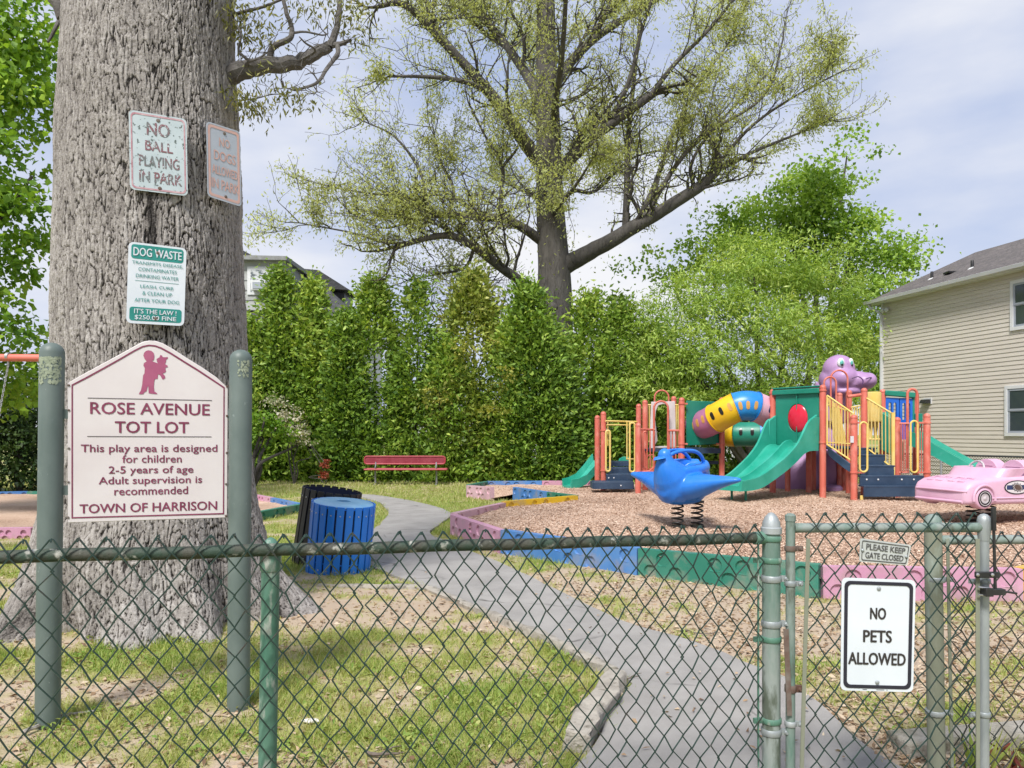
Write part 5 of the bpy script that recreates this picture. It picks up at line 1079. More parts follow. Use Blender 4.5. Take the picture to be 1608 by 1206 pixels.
mb = MB(); mb.box(Q(1442, 660, 16.5), (.16, .08, .3)); mb.build('slide_hood', M_pgreen, play, bev=.02)
s0 = Q(1432, 690, 16.6); s1 = Q(1545, 770, 15.7); d_ = V(s1.x - s0.x, s1.y - s0.y, 0); Ld = d_.length; d_.normalize(); uu = V(-d_.y, d_.x, 0)
slide('long_slide', V(s0.x, s0.y, 0), uu, d_, .95, [(0, 1.38, .24), (.2, 1.34, .2), (.5, 1.16, .17), (1.0, .86, .16), (1.6, .52, .15), (2.0, .38, .12), (2.4, .34, .08)], .2, M_slide)
# -- left half: wall panel, deck, white archway, steps
mb = MB(); mb.prism([Q(1078, 700, 17.3), Q(1131, 697, 17.75), Q(1131, 631, 17.75), Q(1078, 629, 17.3)], (0, .05, 0)); mb.build('tunnel_wall', M_pgreen, play, bev=.01)
panel('deck', [Q(1076, 712, 17.25), Q(1132, 712, 17.7), Q(1132, 704, 17.7), Q(1076, 702, 17.25)], M_navy, .08)
mb = MB(); z_ = Q(0, 705, 17.5).z; mb.prism([V(Q(1020, 0, 17.2).x, 17.3, z_), V(Q(1132, 0, 17.6).x, 17.7, z_), V(Q(1132, 0, 17.7).x + .2, 19.0, z_), V(Q(1020, 0, 17.2).x, 19.0, z_)], (0, 0, -.06)); mb.build('deck', M_navy, play)
mb = MB(); mb.prism([Q(1081, 724, 18.2), Q(1128, 724, 18.2), Q(1128, 729, 18.2), Q(1081, 729, 18.2)], (0, .3, 0)); mb.build('step', M_navy, play)
for px, y in ((1070.5, 17.2), (1133.5, 17.7)):
    for py in (634, 697): s = 1 if px < 1100 else -1; c = Q(px, py, y); mb = MB(); mb.lathe([(.066, -.02), (.08, -.015), (.08, .015), (.066, .02)], c, n=16); mb.beam(c, Q(px + 9 * s, py, y), .05, .035); mb.build('clamp', M_post, play)
YW = 17.6; WQ = Quad(Q(1020, 704, YW), Q(1062, 703, YW), Q(1060, 630, YW), Q(1023, 631, YW))
mb = MB(); hole = [WQ.at(.22 + .06 * sin(v_ * 7), v_) for v_ in np.linspace(.05, .78, 8)] ; hole = [(.16, .04), (.30, .16), (.24, .40), (.18, .62), (.20, .80), (.30, .92), (.5, .95), (.7, .92), (.76, .80), (.76, .04)]
WQ.plate(mb, [(0, 0), (1, 0), (1, 1), (0, 1)], .05); mb = MB(); mb.prism([WQ.at(*p) for p in ((0, 0), (1, 0), (1, 1), (0, 1))], -WQ.n * .06, [[WQ.at(*p) for p in hole]]); mb.build('arched_panel', M_white, play, bev=.008)
bar('arch_handrail', arc(1027, 1049, 630, 708, 17.35), .025, M_post, 10); bar('arch_handrail', arc(1028, 1050, 613, 640, 18.6), .022, M_post, 10)
def bars(name, xs, yt, yb, y, m, r=.014, rail=True):
    mb = MB(); [mb.tube([Q(x_, yt, y), Q(x_, yb, y)], r, 6) for x_ in xs]
    if rail: mb.tube([Q(xs[0], yt, y), Q(xs[-1], yt, y)], r * 1.3, 6); mb.tube([Q(xs[0], yb, y), Q(xs[-1], yb, y)], r * 1.3, 6)
    return mb.build(name, m, play)
bars('guard_bars', (1051, 1056, 1061, 1066), 676, 724, 17.25, M_post); bars('guard_bars', (1008, 1016, 1021, 1026), 674, 740, 17.1, M_post)
bars('guard_bars', (1059, 1062, 1065), 636, 702, 18.1, M_yel, .018); bars('guard_bars', (1017, 1020, 1023), 636, 694, 18.0, M_yel, .018)
loop(1010, 1016, 678, 735, 17.4, .018, M_post); loop(1018, 1024, 720, 737, 17.5, .018); loop(1016, 1028, 714, 738, 17.3, .016, M_post)
bar('crossbar', [Q(1004, 741, 16.9), Q(1020, 740, 16.9), Q(1026, 734, 17.0)], .024, M_post); bar('crossbar', [Q(1004, 674, 16.9), Q(1028, 675, 17.2)], .024, M_post); bar('crossbar', [Q(1049, 676, 17.2), Q(1070, 676, 17.2)], .024, M_post)
loop(951.5, 958, 676, 740, 17.35, .022); loop(989, 997, 664, 741, 17.0, .022)
mb = MB(); mb.tube([Q(951, 661, 17.5), Q(1000, 662.5, 17.9)], .022, 8); mb.tube([Q(953, 667, 17.5), Q(986, 667.5, 17.8)], .018, 8)
for px in (954.5, 984.5, 988.5): mb.tube([Q(px, 662, 17.6), Q(px, 721 if px > 980 else 700, 17.6)], .016, 8)
mb.tube([Q(984, 721, 17.6), Q(998, 721, 17.2)], .018, 8); mb.build('hand_rail', M_yel, play)
for k, (xl, xr, yt, yb, yy) in enumerate(((932, 994, 757, 768, 17.0), (952, 994, 745, 756, 17.4), (956, 992, 735, 743, 17.8), (958, 990, 725.5, 732, 18.2))):
    p0, p1 = Q(xl, yb, yy), Q(xr, yb, yy); zt = Q(0, yt, yy).z; mb = MB(); mb.box(((p0.x + p1.x) / 2, yy, (zt + p0.z) / 2), (p1.x - p0.x, .05, zt - p0.z)); mb.box(((p0.x + p1.x) / 2, yy + .2, zt), (p1.x - p0.x, .44, .03))
    if k == 0: mb.box((p0.x, yy + .25, (zt + p0.z) / 2), (.05, .5, zt - p0.z)); mb.box((p1.x, yy + .25, (zt + p0.z) / 2), (.05, .5, zt - p0.z))
    stp = mb.build('step', M_navy, play, bev=.006)
    for px in {0: (975,), 1: (956, 964)}.get(k, ()): mb = MB(); mb.lathe([(.018, 0), (.016, .008), (.006, .012)], Q(px, (yt + yb) / 2, yy - .03), (0, -1, 0), 10); mb.build('bolt', M_hw, stp)
for px, y in ((947.5, 17.6), (947.5, 17.62)): pass
for py in (676, 739): mb = MB(); c = Q(947.5, py, 17.6); mb.lathe([(.066, -.02), (.08, -.015), (.08, .015), (.066, .02)], c, n=16); mb.beam(c, Q(956, py, 17.4), .05, .03); mb.build('clamp', M_post, play)
mb = MB(); rings = []
for s, z_, hw in ((0, .85, .24), (.35, .58, .25), (.7, .36, .25), (1.05, .27, .25), (1.3, .25, .22)):
    o = Q(938, 0, 18.9); o = V(o.x - .0 - s * .62, 18.9 - s * .35, z_); u2 = V(.35, -.62, 0).normalized(); rings.append([o + u2 * x_ + V(0, 0, h_) for x_, h_ in ((-hw, .16), (-hw + .04, .17), (-hw + .08, 0), (hw - .08, 0), (hw - .04, .17), (hw, .16), (hw - .02, -.08), (-hw + .02, -.08))])
mb.loft(rings); mb.build('little_slide', M_slide, play, ang=35)
mb = MB(); mb.prism([Q(970, 727, 19.3), Q(973, 720, 19.3), Q(979, 717, 19.3), Q(987, 718, 19.3), Q(989, 728, 19.3)], (0, .06, 0)); mb.build('slide_hood', M_slide, play, bev=.01)
# -- tunnels
def tunnel(pts, cuts, secs, r):
    """one smooth centre line cut into coloured sections; secs: (material, [(fraction, angle, window material)])"""
    line = catmull([Vector(p) for p in pts], 10); nL = len(line)
    for (m, wins), c0_, c1_ in zip(secs, cuts[:-1], cuts[1:]):
        i0, i1 = int(c0_ * (nL - 1)), int(c1_ * (nL - 1)); q = line[i0:i1 + 1]; L_ = len(q); n = 30; mb = MB()
        q2 = [q[0], q[0].lerp(q[1], .5), q[0].lerp(q[1], .55)] + q[1:-1] + [q[-1].lerp(q[-2], .55), q[-1].lerp(q[-2], .5), q[-1]]; rad = [r * 1.05, r * 1.05, r] + [r] * (L_ - 2) + [r, r * 1.05, r * 1.05]
        mb.tube(q2, rad, n, caps=False); mb.tube(q2, [x_ * .94 for x_ in rad], n, caps=False); sec = mb.build('tunnel_section', m, play, ang=50)
        for fr, an, wm in wins:
            f_ = fr * (L_ - 1); i = min(int(f_), L_ - 2); c = q[i].lerp(q[i + 1], f_ - i); d = (q[i + 1] - q[i]).normalized(); side = V(0, 0, 1).cross(d).normalized()
            if side.y > 0: side = -side
            upv = d.cross(side); upv = upv if upv.z > 0 else -upv; mb = MB(); out = []
            for t in np.linspace(0, 2 * pi, 21)[:-1]:
                a2 = an + (.20 * sin(t) + .09 * (1 if sin(t) > 0 else -1)); o = side * cos(a2) + upv * sin(a2); out.append(c + o * (r + .005) + d * (.042 * cos(t)))
            mb.prism(out, -(side * cos(an) + upv * sin(an)) * .03); mb.build('port_hole', wm, sec)
tunnel([Q(1096, 668, 17.75), Q(1108, 665, 17.45), Q(1122, 658, 17.2), Q(1140, 648, 17.0), Q(1158, 639, 16.9), Q(1176, 637, 16.85), Q(1194, 642, 16.9), Q(1210, 651, 17.05), Q(1226, 662, 17.3)], [0, .265, .49, .69, 1],
    [(M_tpur, [(.38, -.15, M_holeY), (.62, -.05, M_holeY), (.86, .05, M_holeY)]), (M_tyel, [(.2, .0, M_hole), (.5, .1, M_hole), (.8, .15, M_holeY)]), (M_tblue, [(.22, .0, M_holeY), (.5, .0, M_holeY), (.78, 0, M_holeY)]), (M_tpale, [(.22, 0, M_decb)])], .335)
tunnel([Q(1126, 681, 18.8), Q(1140, 682, 18.6), Q(1154, 682, 18.4), Q(1170, 682, 18.3), Q(1188, 682, 18.2), Q(1202, 682, 18.15), Q(1216, 684, 18.1)], [0, .36, .72, 1], [(M_tyel, [(.5, .3, M_hole)]), (M_pgreen, [(.25, .2, M_hole), (.72, .2, M_hole)]), (M_tblue, [])], .30)

# ------------------------------------------------------------ purple animal behind the structure
AY = 17.9
an = thing('animal_climber', P(1290, 770, AY).xy.to_3d() + V(0, 0, .15), 'big purple animal climber, its large-eyed head rising above the play structure', 'animal figure')
X_ = lambda px, py, dy=0: P(px, py, AY + dy)
pm = AY / F
mb = MB()
mb.ell(X_(1317, 580), (24 * pm, 24 * pm, 23 * pm), 26, 16); mb.ell(X_(1304, 596, .1), (17 * pm, 22 * pm, 19 * pm), 24, 14); mb.ell(X_(1323, 594, -.15), (23 * pm, 24 * pm, 18 * pm), 24, 14)
mb.ell(X_(1352, 599, -.2), (20 * pm, 26 * pm, 14.5 * pm), 26, 14); mb.ell(X_(1362, 598, -.28), (12 * pm, 20 * pm, 13 * pm), 24, 14); mb.ell(X_(1347, 590, -.2), (12 * pm, 18 * pm, 7 * pm), 20, 12); mb.ell(X_(1335, 604, -.1), (24 * pm, 24 * pm, 10 * pm), 20, 12)
mb.ell(X_(1306, 606, -.05), (14 * pm, 20 * pm, 14 * pm), 20, 12); mb.ell(X_(1330, 615, -.1), (30 * pm, 22 * pm, 8 * pm), 24, 12)
mb.tube([X_(1314, 600, .1), X_(1312, 630, .2), X_(1306, 660, .3)], [.3, .32, .36], 18)
link('head', fuse(mb, .03, 6, 'head', ORG[an.name]), M_purple, an)
mb = MB(); mb.tube([X_(1300, 600, .3), X_(1300, 660, .5), X_(1290, 700, .5)], [.3, .36, .4], 18)
mb.ell(P(1256, 752, 18.3), (.85, .7, .78), 26, 16); mb.ell(P(1300, 738, 18.2), (.62, .6, .66), 26, 16); mb.ell(P(1290, 700, 18.4), (.5, .5, .6), 26, 16)
link('body', fuse(mb, .04, 6, 'body', ORG[an.name]), M_purple, an)
mb = MB(); c = P(1305, 765, 17.3); mb.lathe([(.24, 0), (.25, .03), (.25, .15), (.2, .2), (.0, .22)], V(c.x, c.y, .14), n=24); mb.build('foot', M_purple, an)
M_eyew = mat('eye_white', (.78, .80, .80), rough=.25); M_eyet = mat('eye_teal', (.10, .42, .36), rough=.25); M_eyek = mat('eye_black', (.008, .008, .01), rough=.2)
for ex, ey, w in ((1320.5, 569.5, 5.6), (1336, 570, 3.9)):
    c = X_(ex, ey, -.335 if ex < 1330 else -.26); mb = MB(); mb.ell(c, (w * pm, .06, 7.4 * pm)); e = mb.build('eye', M_eyew, an)
    mb = MB(); mb.ell(c + V(0, -.04, -.01), (w * .55 * pm, .035, 4.6 * pm)); mb.build('iris', M_eyet, e)
    mb = MB(); mb.ell(c + V(.004, -.062, -.055), (w * .34 * pm, .02, 1.8 * pm)); mb.build('pupil', M_eyek, e)
mb = MB(); mb.tube(catmull([X_(1338, 594, -.66), X_(1348, 591.5, -.69), X_(1355, 597, -.72), X_(1354, 604, -.72)], 5), .014, 6); mb.tube(catmull([X_(1360, 595, -.66), X_(1366, 593, -.62), X_(1371, 594, -.5)], 4), .012, 6); mb.build('muzzle_crease', mat('purple_crease', s2l((92, 58, 106)), rough=.6), an)
# ------------------------------------------------------------ the big oak in front
def vor(u, v, seed):
    iu, iv = np.floor(u).astype(np.int64), np.floor(v).astype(np.int64); f1 = np.full(u.shape, 9.); f2 = np.full(u.shape, 9.); cid = np.zeros(u.shape)
    for a in (-1, 0, 1):
        for b in (-1, 0, 1):
            qa, qb = iu + a, iv + b; h = (qa * 73856093) ^ (qb * 19349663) ^ (seed * 83492791); h = (h ^ (h >> 13)) * 1274126177 & 0x7fffffff; h ^= h >> 9
            r1 = (h & 1023) / 1023.; r2 = ((h >> 10) & 1023) / 1023.
            d = np.hypot(qa + .1 + .8 * r1 - u, qb + .05 + .9 * r2 - v); n = d < f1
            f2 = np.where(n, f1, np.minimum(f2, d)); cid = np.where(n, r1, cid); f1 = np.where(n, d, f1)
    return f1, f2, cid
M_bark = attrmat('oak_bark', [(.013, .012, .011), (.058, .052, .048), (.205, .186, .172), (.305, .281, .262), (.44, .412, .388)], rough=.95, nscale=75, namt=.2, bump=.008, bscale=140)
zs = np.concatenate([np.arange(-.25, 5.45, .0085), np.arange(5.5, 8.2, .09)])
th = np.concatenate([np.linspace(radians(-198), radians(18), 600), np.linspace(radians(18), radians(162), 60)[1:-1]])
tz = 1.55 - (np.array([-500, -400, 0, 120, 250, 400, 480, 650, 750, 800, 860, 900, 940, 1000, 1060]) - 680) / 187.2
tl = np.array([112, 105, 91, 87, 82, 79, 77, 76, 71, 63, 46, 31, 10, -26, -50]); tr = np.array([338, 345, 357, 361, 366, 371, 375, 383, 391, 399, 414, 432, 462, 508, 545])
o_ = np.argsort(tz); TL = lambda z: (np.interp(z, tz[o_], tl[o_]) - 804) / 187.2; TR = lambda z: (np.interp(z, tz[o_], tr[o_]) - 804) / 187.2
T, Z = np.meshgrid(th, zs); t, z = T.ravel(), Z.ravel()
cx = (TL(z) + TR(z)) / 2 + .05; hw = (TR(z) - TL(z)) / 2 * .925; core = np.minimum(hw, .86 + .22 * np.exp(-np.maximum(z, 0) / .35))
cy = OAK[1]
R = core + (hw - core) * np.abs(np.cos(t)) ** 1.3
fl = np.exp(-np.maximum(z, 0) / .34); R = R + fl * (.17 * np.sin(5 * t + 1.1) + .10 * np.sin(9 * t + 2.6) + .07 * np.sin(14 * t + .6)) - .05 * fl
pp = np.stack([np.cos(t) * .9, np.sin(t) * .9, z * .55], 1); R = R + (fbm(pp * 1.7, 5, 3) - .5) * .10
tt = (t + pi / 2) * (.45 + .42 * R); u = tt / .034; v = z / .19; w = np.stack([tt * 13, z * 3.6], 1)
u2 = u + (fbm(w, 41, 4) - .5) * 2.3 + (vnoise(np.stack([t * .8 * 45, z * 22], 1), 4) - .5) * .35; v2 = v + (fbm(w * 1.2 + 7, 43, 4) - .5) * 2.6
f1, f2, cid = vor(u2, v2, 3); wd_ = .05 + .17 * fbm(np.stack([t * .8 * 7, z * 4], 1), 19, 3); cr = np.clip((f2 - f1) / wd_, 0, 1); cr = cr * cr * (3 - 2 * cr)
f1b, f2b, cb = vor(u2 * 1.9 + 3, v2 * 1.7, 8); crb = np.clip((f2b - f1b) / .22, 0, 1)
mac = fbm(np.stack([t * .8 * 3, z * 1.2], 1), 77, 3)
streak = fbm(np.stack([t * .8 * 70, z * 6], 1), 91, 3); flake = fbm(np.stack([t * .8 * 34, z * 20], 1), 92, 3)
h = cr * (.62 + .3 * cid) + .12 * crb * cr + .45 * (streak - .5) * cr + .28 * (flake - .5) * cr
rough_ = fbm(np.stack([t * .8 * 60, z * 45], 1), 55, 3)
R = R + .0155 * (h - .7) * (.6 + .8 * mac) + .010 * (rough_ - .5)
var = np.clip(.06 + .62 * cr + .10 * crb * cr + .16 * (cid - .5) * cr + .34 * (mac - .5) * cr + .30 * (rough_ - .5) + .5 * (streak - .5) * cr + .3 * (flake - .5), 0, 1)
lowst = np.exp(-np.maximum(z, 0) / .38) * np.clip((fbm(np.stack([tt * 4, z * 3.2], 1), 63, 4) - .44) * 5, 0, 1); var = var * (1 - .62 * lowst)
# old wet streak running down between the two left signs
st = np.exp(-((t - (-1.13)) ** 2) / .0035 - ((z - 3.25) / .42) ** 4); var = var * (1 - .75 * st * (.5 + fbm(np.stack([t * 20, z * 9], 1), 3, 3)))
x = cx + R * np.cos(t); y = cy + R * np.sin(t)
n1, n2 = len(th), len(zs); i = np.arange(n1 * n2).reshape(n2, n1); j = np.roll(i, -1, 1)
f = np.stack([i[:-1], j[:-1], j[1:], i[1:]], -1).reshape(-1, 4)
oak = thing('oak_tree', (OAK[0], OAK[1], 0), 'huge grey-barked oak trunk with three signs nailed on it, behind the park sign', 'tree')
link('trunk', npmesh('trunk', np.stack([x - OAK[0], y - OAK[1], z], 1), f, var, True), M_bark, oak)
M_limb = mat('limb_bark', (.085, .076, .07), (.14, .13, .12), rough=.95, scale=7, col3=(.06, .055, .05), scale3=22, lo3=.55, hi3=.7, bump=.01, bscale=45, stretch=(1, 1, 1))
M_limbdark = mat('dark_limb_bark', (.055, .048, .043), (.095, .085, .078), rough=.95, scale=9, bump=.006, bscale=50)
# limbs above the picture, so that the trunk goes on
mb = MB()
for dx, dy, r in ((-1.2, .6, .34), (.9, 1.2, .36), (.2, -1.1, .30)):
    pts = catmull([V(-3.1, OAK[1], 7.6), V(-3.1 + dx * .5, OAK[1] + dy * .5, 9), V(-3.1 + dx * 1.6, OAK[1] + dy * 1.6, 11.5), V(-3.1 + dx * 3, OAK[1] + dy * 3, 15)], 5); mb.tube(pts, [r * (1 - .75 * k / (len(pts) - 1)) for k in range(len(pts))], 10)
mb.build('limb', M_limb, oak)
M_oleaf = leafmat('young_oak_leaf', [(.10, .105, .045), (.17, .18, .055), (.27, .28, .085), (.34, .32, .12)], trans=.4)
BR = [([(352, 122, 6.3), (375, 112, 6.3), (410, 104, 6.32), (455, 100, 6.36), (490, 88, 6.4), (518, 72, 6.42)], .088, .045),
      ([(518, 74, 6.42), (527, 50, 6.44), (533, 20, 6.45), (533, -30, 6.5)], .034, .018), ([(520, 72, 6.42), (538, 68, 6.43), (552, 62, 6.44)], .026, .012),
      ([(530, 72, 6.42), (530, 85, 6.38), (515, 105, 6.3), (500, 128, 6.22), (480, 137, 6.2), (462, 142, 6.2)], .022, .008),
      ([(424, 98, 6.33), (428, 75, 6.3), (455, 60, 6.25), (458, 45, 6.25), (450, 20, 6.2), (440, -20, 6.2)], .030, .014),
      ([(458, 52, 6.25), (480, 50, 6.3), (505, 55, 6.35), (515, 53, 6.4)], .011, .005), ([(372, 112, 6.3), (390, 97, 6.2), (375, 80, 6.15), (378, 55, 6.1), (368, 30, 6.1)], .016, .006),
      ([(390, 97, 6.2), (405, 92, 6.2), (420, 82, 6.22)], .012, .006), ([(470, 96, 6.36), (495, 80, 6.2), (480, 68, 6.1), (470, 58, 6.0)], .013, .005),
      ([(385, 18, 6.3), (410, 12, 6.3), (440, 0, 6.3), (470, -15, 6.3)], .014, .008), ([(358, 30, 6.4), (372, 22, 6.35), (385, 18, 6.3)], .016, .014),
      ([(365, 158, 6.25), (400, 155, 6.2), (430, 148, 6.2), (460, 150, 6.2)], .006, .003), ([(500, 128, 6.22), (490, 115, 6.2), (478, 118, 6.2)], .007, .003),
      ([(496, 130, 6.22), (497, 142, 6.22), (492, 150, 6.22)], .005, .003), ([(462, 142, 6.2), (448, 138, 6.2), (440, 140, 6.2)], .006, .003)]
mb = MB(); tips = []
for pl, r0, r1 in BR:
    q = catmull([P(*p) for p in pl], 5); q = [p + V(random.gauss(0, r1 * .12), random.gauss(0, r1 * .15), random.gauss(0, r1 * .12)) for p in q]
    mb.tube(q, [r0 + (r1 - r0) * k / (len(q) - 1) for k in range(len(q))], 9); tips.append(q)
for _ in range(90):      # fine bare twigs along the side limbs
    q = random.choice(tips[1:]); p = random.choice(q); d = Vector((random.gauss(0, 1), random.gauss(0, .7), random.gauss(.1, 1))).normalized(); l_ = random.uniform(.08, .28)
    pts = [p, p + d * l_ * .4, p + d * l_ * .7 + V(random.gauss(0, .03), 0, random.gauss(0, .03)), p + d * l_ + V(random.gauss(0, .05), 0, random.gauss(.02, .05))]; mb.tube(pts, [.0045, .0035, .0025, .0015], 4)
mb.build('branch', M_limb, oak)
mb = MB()
for pl, r0, r1 in ([(60, -40, 6.4), (78, -10, 6.4), (92, 8, 6.4), (100, 30, 6.4)], .05, .055), ([(92, 34, 6.35), (86, 46, 6.3), (80, 58, 6.28), (75, 66, 6.25)], .018, .01):
    q = catmull([P(*p) for p in pl], 4); mb.tube(q, [r0 + (r1 - r0) * k / (len(q) - 1) for k in range(len(q))], 9)
mb.build('branch', M_limb, oak)
Cs = []; Ds = []
def spray(px, py, y, sx, sy, n, rng_=rng):
    c = P(px, py, y); Cs.append(np.stack([c.x + rng_.normal(0, sx / F * y, n), c.y + rng_.normal(0, .12, n), c.z + rng_.normal(0, sy / F * y, n)], 1)); Ds.append(np.stack([rng_.normal(0, .55, n), rng_.normal(0, .55, n), -np.ones(n) * .8 + rng_.normal(0, .35, n)], 1))
for a in ((378, 25, 6.3, 14, 14, 170), (370, 50, 6.3, 10, 12, 110), (400, 48, 6.3, 18, 14, 70), (415, 40, 6.3, 14, 18, 60), (440, 65, 6.3, 12, 12, 35), (400, 165, 6.2, 20, 10, 150), (440, 150, 6.2, 22, 9, 110), (470, 155, 6.2, 12, 8, 60), (375, 150, 6.2, 10, 12, 70), (420, 120, 6.2, 14, 8, 40),
          (540, 10, 6.5, 20, 14, 110), (470, 0, 6.4, 20, 10, 70), (555, 45, 6.5, 10, 20, 70), (430, 5, 6.3, 30, 10, 90), (500, 20, 6.4, 18, 12, 40), (565, 20, 6.5, 14, 22, 90), (385, 165, 6.2, 8, 8, 60)): spray(*a)
C = np.concatenate(Cs); D = np.concatenate(Ds); n = len(C)
leaves('leaf_spray', C, D, rng.normal(size=(n, 3)), rng.uniform(.035, .075, n), rng.uniform(.012, .022, n), rng.random(n), M_oleaf, oak)

# signs on the trunk
M_old = mat('weathered_white', (.46, .53, .55), (.38, .45, .47), rough=.5, scale=4, col3=(.10, .13, .12), scale3=34, lo3=.595, hi3=.62)
M_oldrim = mat('faded_red', (.36, .16, .19), (.50, .34, .36), rough=.6, scale=20, col3=(.60, .62, .63), scale3=30, lo3=.66, hi3=.7)
M_oldink = mat('flaking_ink', (.20, .085, .10), (.14, .15, .15), rough=.7, scale=7, lo=.45, hi=.55, col3=(.56, .62, .64), scale3=60, lo3=.58, hi3=.62)
S1 = Quad(P(204, 297, 5.56), P(295, 308, 5.72), P(293, 187, 5.74), P(202, 172, 5.58))
a1 = signplate('tree_sign', S1, M_old, 'peeling white sign NO BALL PLAYING IN PARK high on the oak trunk', .035)
mb = MB(); S1.ring(mb, S1.rrect(.03, .02, .97, .98, .032), S1.rrect(.055, .042, .945, .958, .026)); mb.build('border', M_oldrim, a1, ang=30)
for tx, x0, y0, x1, y1 in (('NO', .30, .715, .70, .885), ('BALL', .27, .52, .75, .645), ('PLAYING', .16, .315, .86, .455), ('IN PARK', .16, .115, .90, .255)):
    mb = MB(); S1.text(mb, tx, x0, y0, x1, y1, bold=.05); mb.build('lettering', M_oldink, a1, smooth=False)
screws(a1, S1, ((.5, .92), (.51, .055)), M_rust, .014)
M_pale = mat('bluish_faded_white', (.44, .48, .54), (.38, .42, .47), rough=.5, scale=4)
M_pink = mat('faded_salmon', (.62, .36, .30), (.58, .40, .36), rough=.6, scale=20)
S2 = Quad(P(326, 308, 5.84), P(379, 325, 6.06), P(377, 207, 6.06), P(324, 190, 5.84))
a2 = signplate('tree_sign', S2, M_pale, 'narrow faded sign NO DOGS ALLOWED IN PARK at the right edge of the oak trunk', .03)
mb = MB(); S2.ring(mb, S2.rrect(.0, .0, 1, 1, .03), S2.rrect(.03, .02, .97, .98, .026), off=.0006); mb.build('rim', M_pale, a2, ang=30)
mb = MB(); S2.ring(mb, S2.rrect(.04, .025, .96, .975, .026), S2.rrect(.10, .06, .90, .94, .018)); mb.build('border', M_pink, a2, ang=30)
for tx, x0, y0, x1, y1 in (('NO', .36, .72, .68, .835), ('DOGS', .20, .525, .84, .655), ('ALLOWED', .14, .335, .90, .455), ('IN PARK', .12, .145, .93, .275)):
    mb = MB(); S2.text(mb, tx, x0, y0, x1, y1, bold=.04); mb.build('lettering', M_pink, a2, smooth=False)
screws(a2, S2, ((.52, .91), (.53, .07)), M_rust, .012)
M_tealp = mat('teal_print', (.012, .20, .17), (.02, .25, .22), rough=.45, scale=5)
S3 = Quad(P(198, 507, 5.46), P(289, 512, 5.62), P(293, 390, 5.62), P(202, 379, 5.46))
a3 = signplate('tree_sign', S3, M_signw, 'teal and white DOG WASTE sign low on the oak trunk above the park sign', .035)
mb = MB(); S3.plate(mb, S3.rrect(.05, .80, .95, .975, .02), .001, .0015); mb.build('teal_band', M_tealp, a3, ang=30)
mb = MB(); S3.plate(mb, S3.rrect(.05, .035, .95, .205, .02), .001, .0015); mb.build('teal_band', M_tealp, a3, ang=30)
for tx, x0, y0, x1, y1, m in (('DOG WASTE', .085, .835, .92, .94, M_signw), ('IT\'S THE LAW !', .13, .125, .86, .185, M_signw), ('$250.00 FINE', .14, .045, .86, .107, M_signw), ('TRANSMITS DISEASE,', .07, .728, .95, .772, M_tealp), ('CONTAMINATES', .18, .652, .84, .697, M_tealp), ('DRINKING WATER', .14, .570, .88, .615, M_tealp),
        ('LEASH, CURB', .22, .44, .79, .485, M_tealp), ('& CLEAN UP', .26, .36, .77, .405, M_tealp), ('AFTER YOUR DOG', .13, .27, .90, .315, M_tealp)):
    mb = MB(); S3.text(mb, tx, x0, y0, x1, y1, off=.0045, bold=.05 if m is M_signw else 0); mb.build('lettering', m, a3, smooth=False)
mb = MB(); mb.flat([S3.at(.13, .528, .002), S3.at(.88, .528, .002), S3.at(.88, .533, .002), S3.at(.13, .533, .002)]); mb.build('rule_line', M_tealp, a3, smooth=False)
screws(a3, S3, ((.5, .895), (.5, .075)), M_rust, .015)
# ------------------------------------------------------------ the tall spring oak behind the hedge
TY = 27.0
st_ = thing('spring_oak_tree', P(872, 757 - 24, TY).xy.to_3d(), 'tall oak with sparse yellow-green young leaves and wide bare limbs behind the hedge', 'tree')
M_tbark = mat('grey_bark', (.075, .068, .062), (.125, .115, .105), rough=.95, scale=3, col3=(.035, .03, .028), scale3=9, lo3=.55, hi3=.7, bump=.03, bscale=14, stretch=(1.6, 1.6, .35))
tr_ = random.Random(5); trn = np.random.default_rng(5)
pz_ = lambda l, y=TY: [P(px, py, y + dy) for px, py, dy in l]
def limb_tube(mb, pts, r0, r1, n=10, k=5, wob=.03):
    q = catmull(pts, k); m = len(q); rs = [r0 + (r1 - r0) * (i / (m - 1)) ** .8 for i in range(m)]
    q = [p + Vector((tr_.gauss(0, wob * r), tr_.gauss(0, wob * r), tr_.gauss(0, wob * r))) for p, r in zip(q, rs)]; mb.tube(q, rs, n); return q, rs
mb = MB(); q = catmull(pz_([(874, 760, 0), (873, 620, 0), (872, 560, 0), (871, 480, 0), (870, 420, 0), (866, 360, 0), (863, 300, 0), (861, 200, 0), (858, 100, 0), (857, 0, 0), (856, -90, 0), (852, -180, 0)]), 6)
px2r = lambda w: w / 2 / F * TY
zz = [p.z for p in q]; rr = [float(np.interp(-p.z, [-22, -17.2, -13, -10, -7.6, -6.2, -4.2, 0], [px2r(12), px2r(28), px2r(37), px2r(43), px2r(50), px2r(57), px2r(56), px2r(64)])) for p in q]
mb.tube(q, rr, 16); mb.ell(P(868, 482, TY - .62), (.2, .1, .16)); mb.build('trunk', M_tbark, st_)
trunk_pts = [(p, r) for p, r in zip(q, rr)]
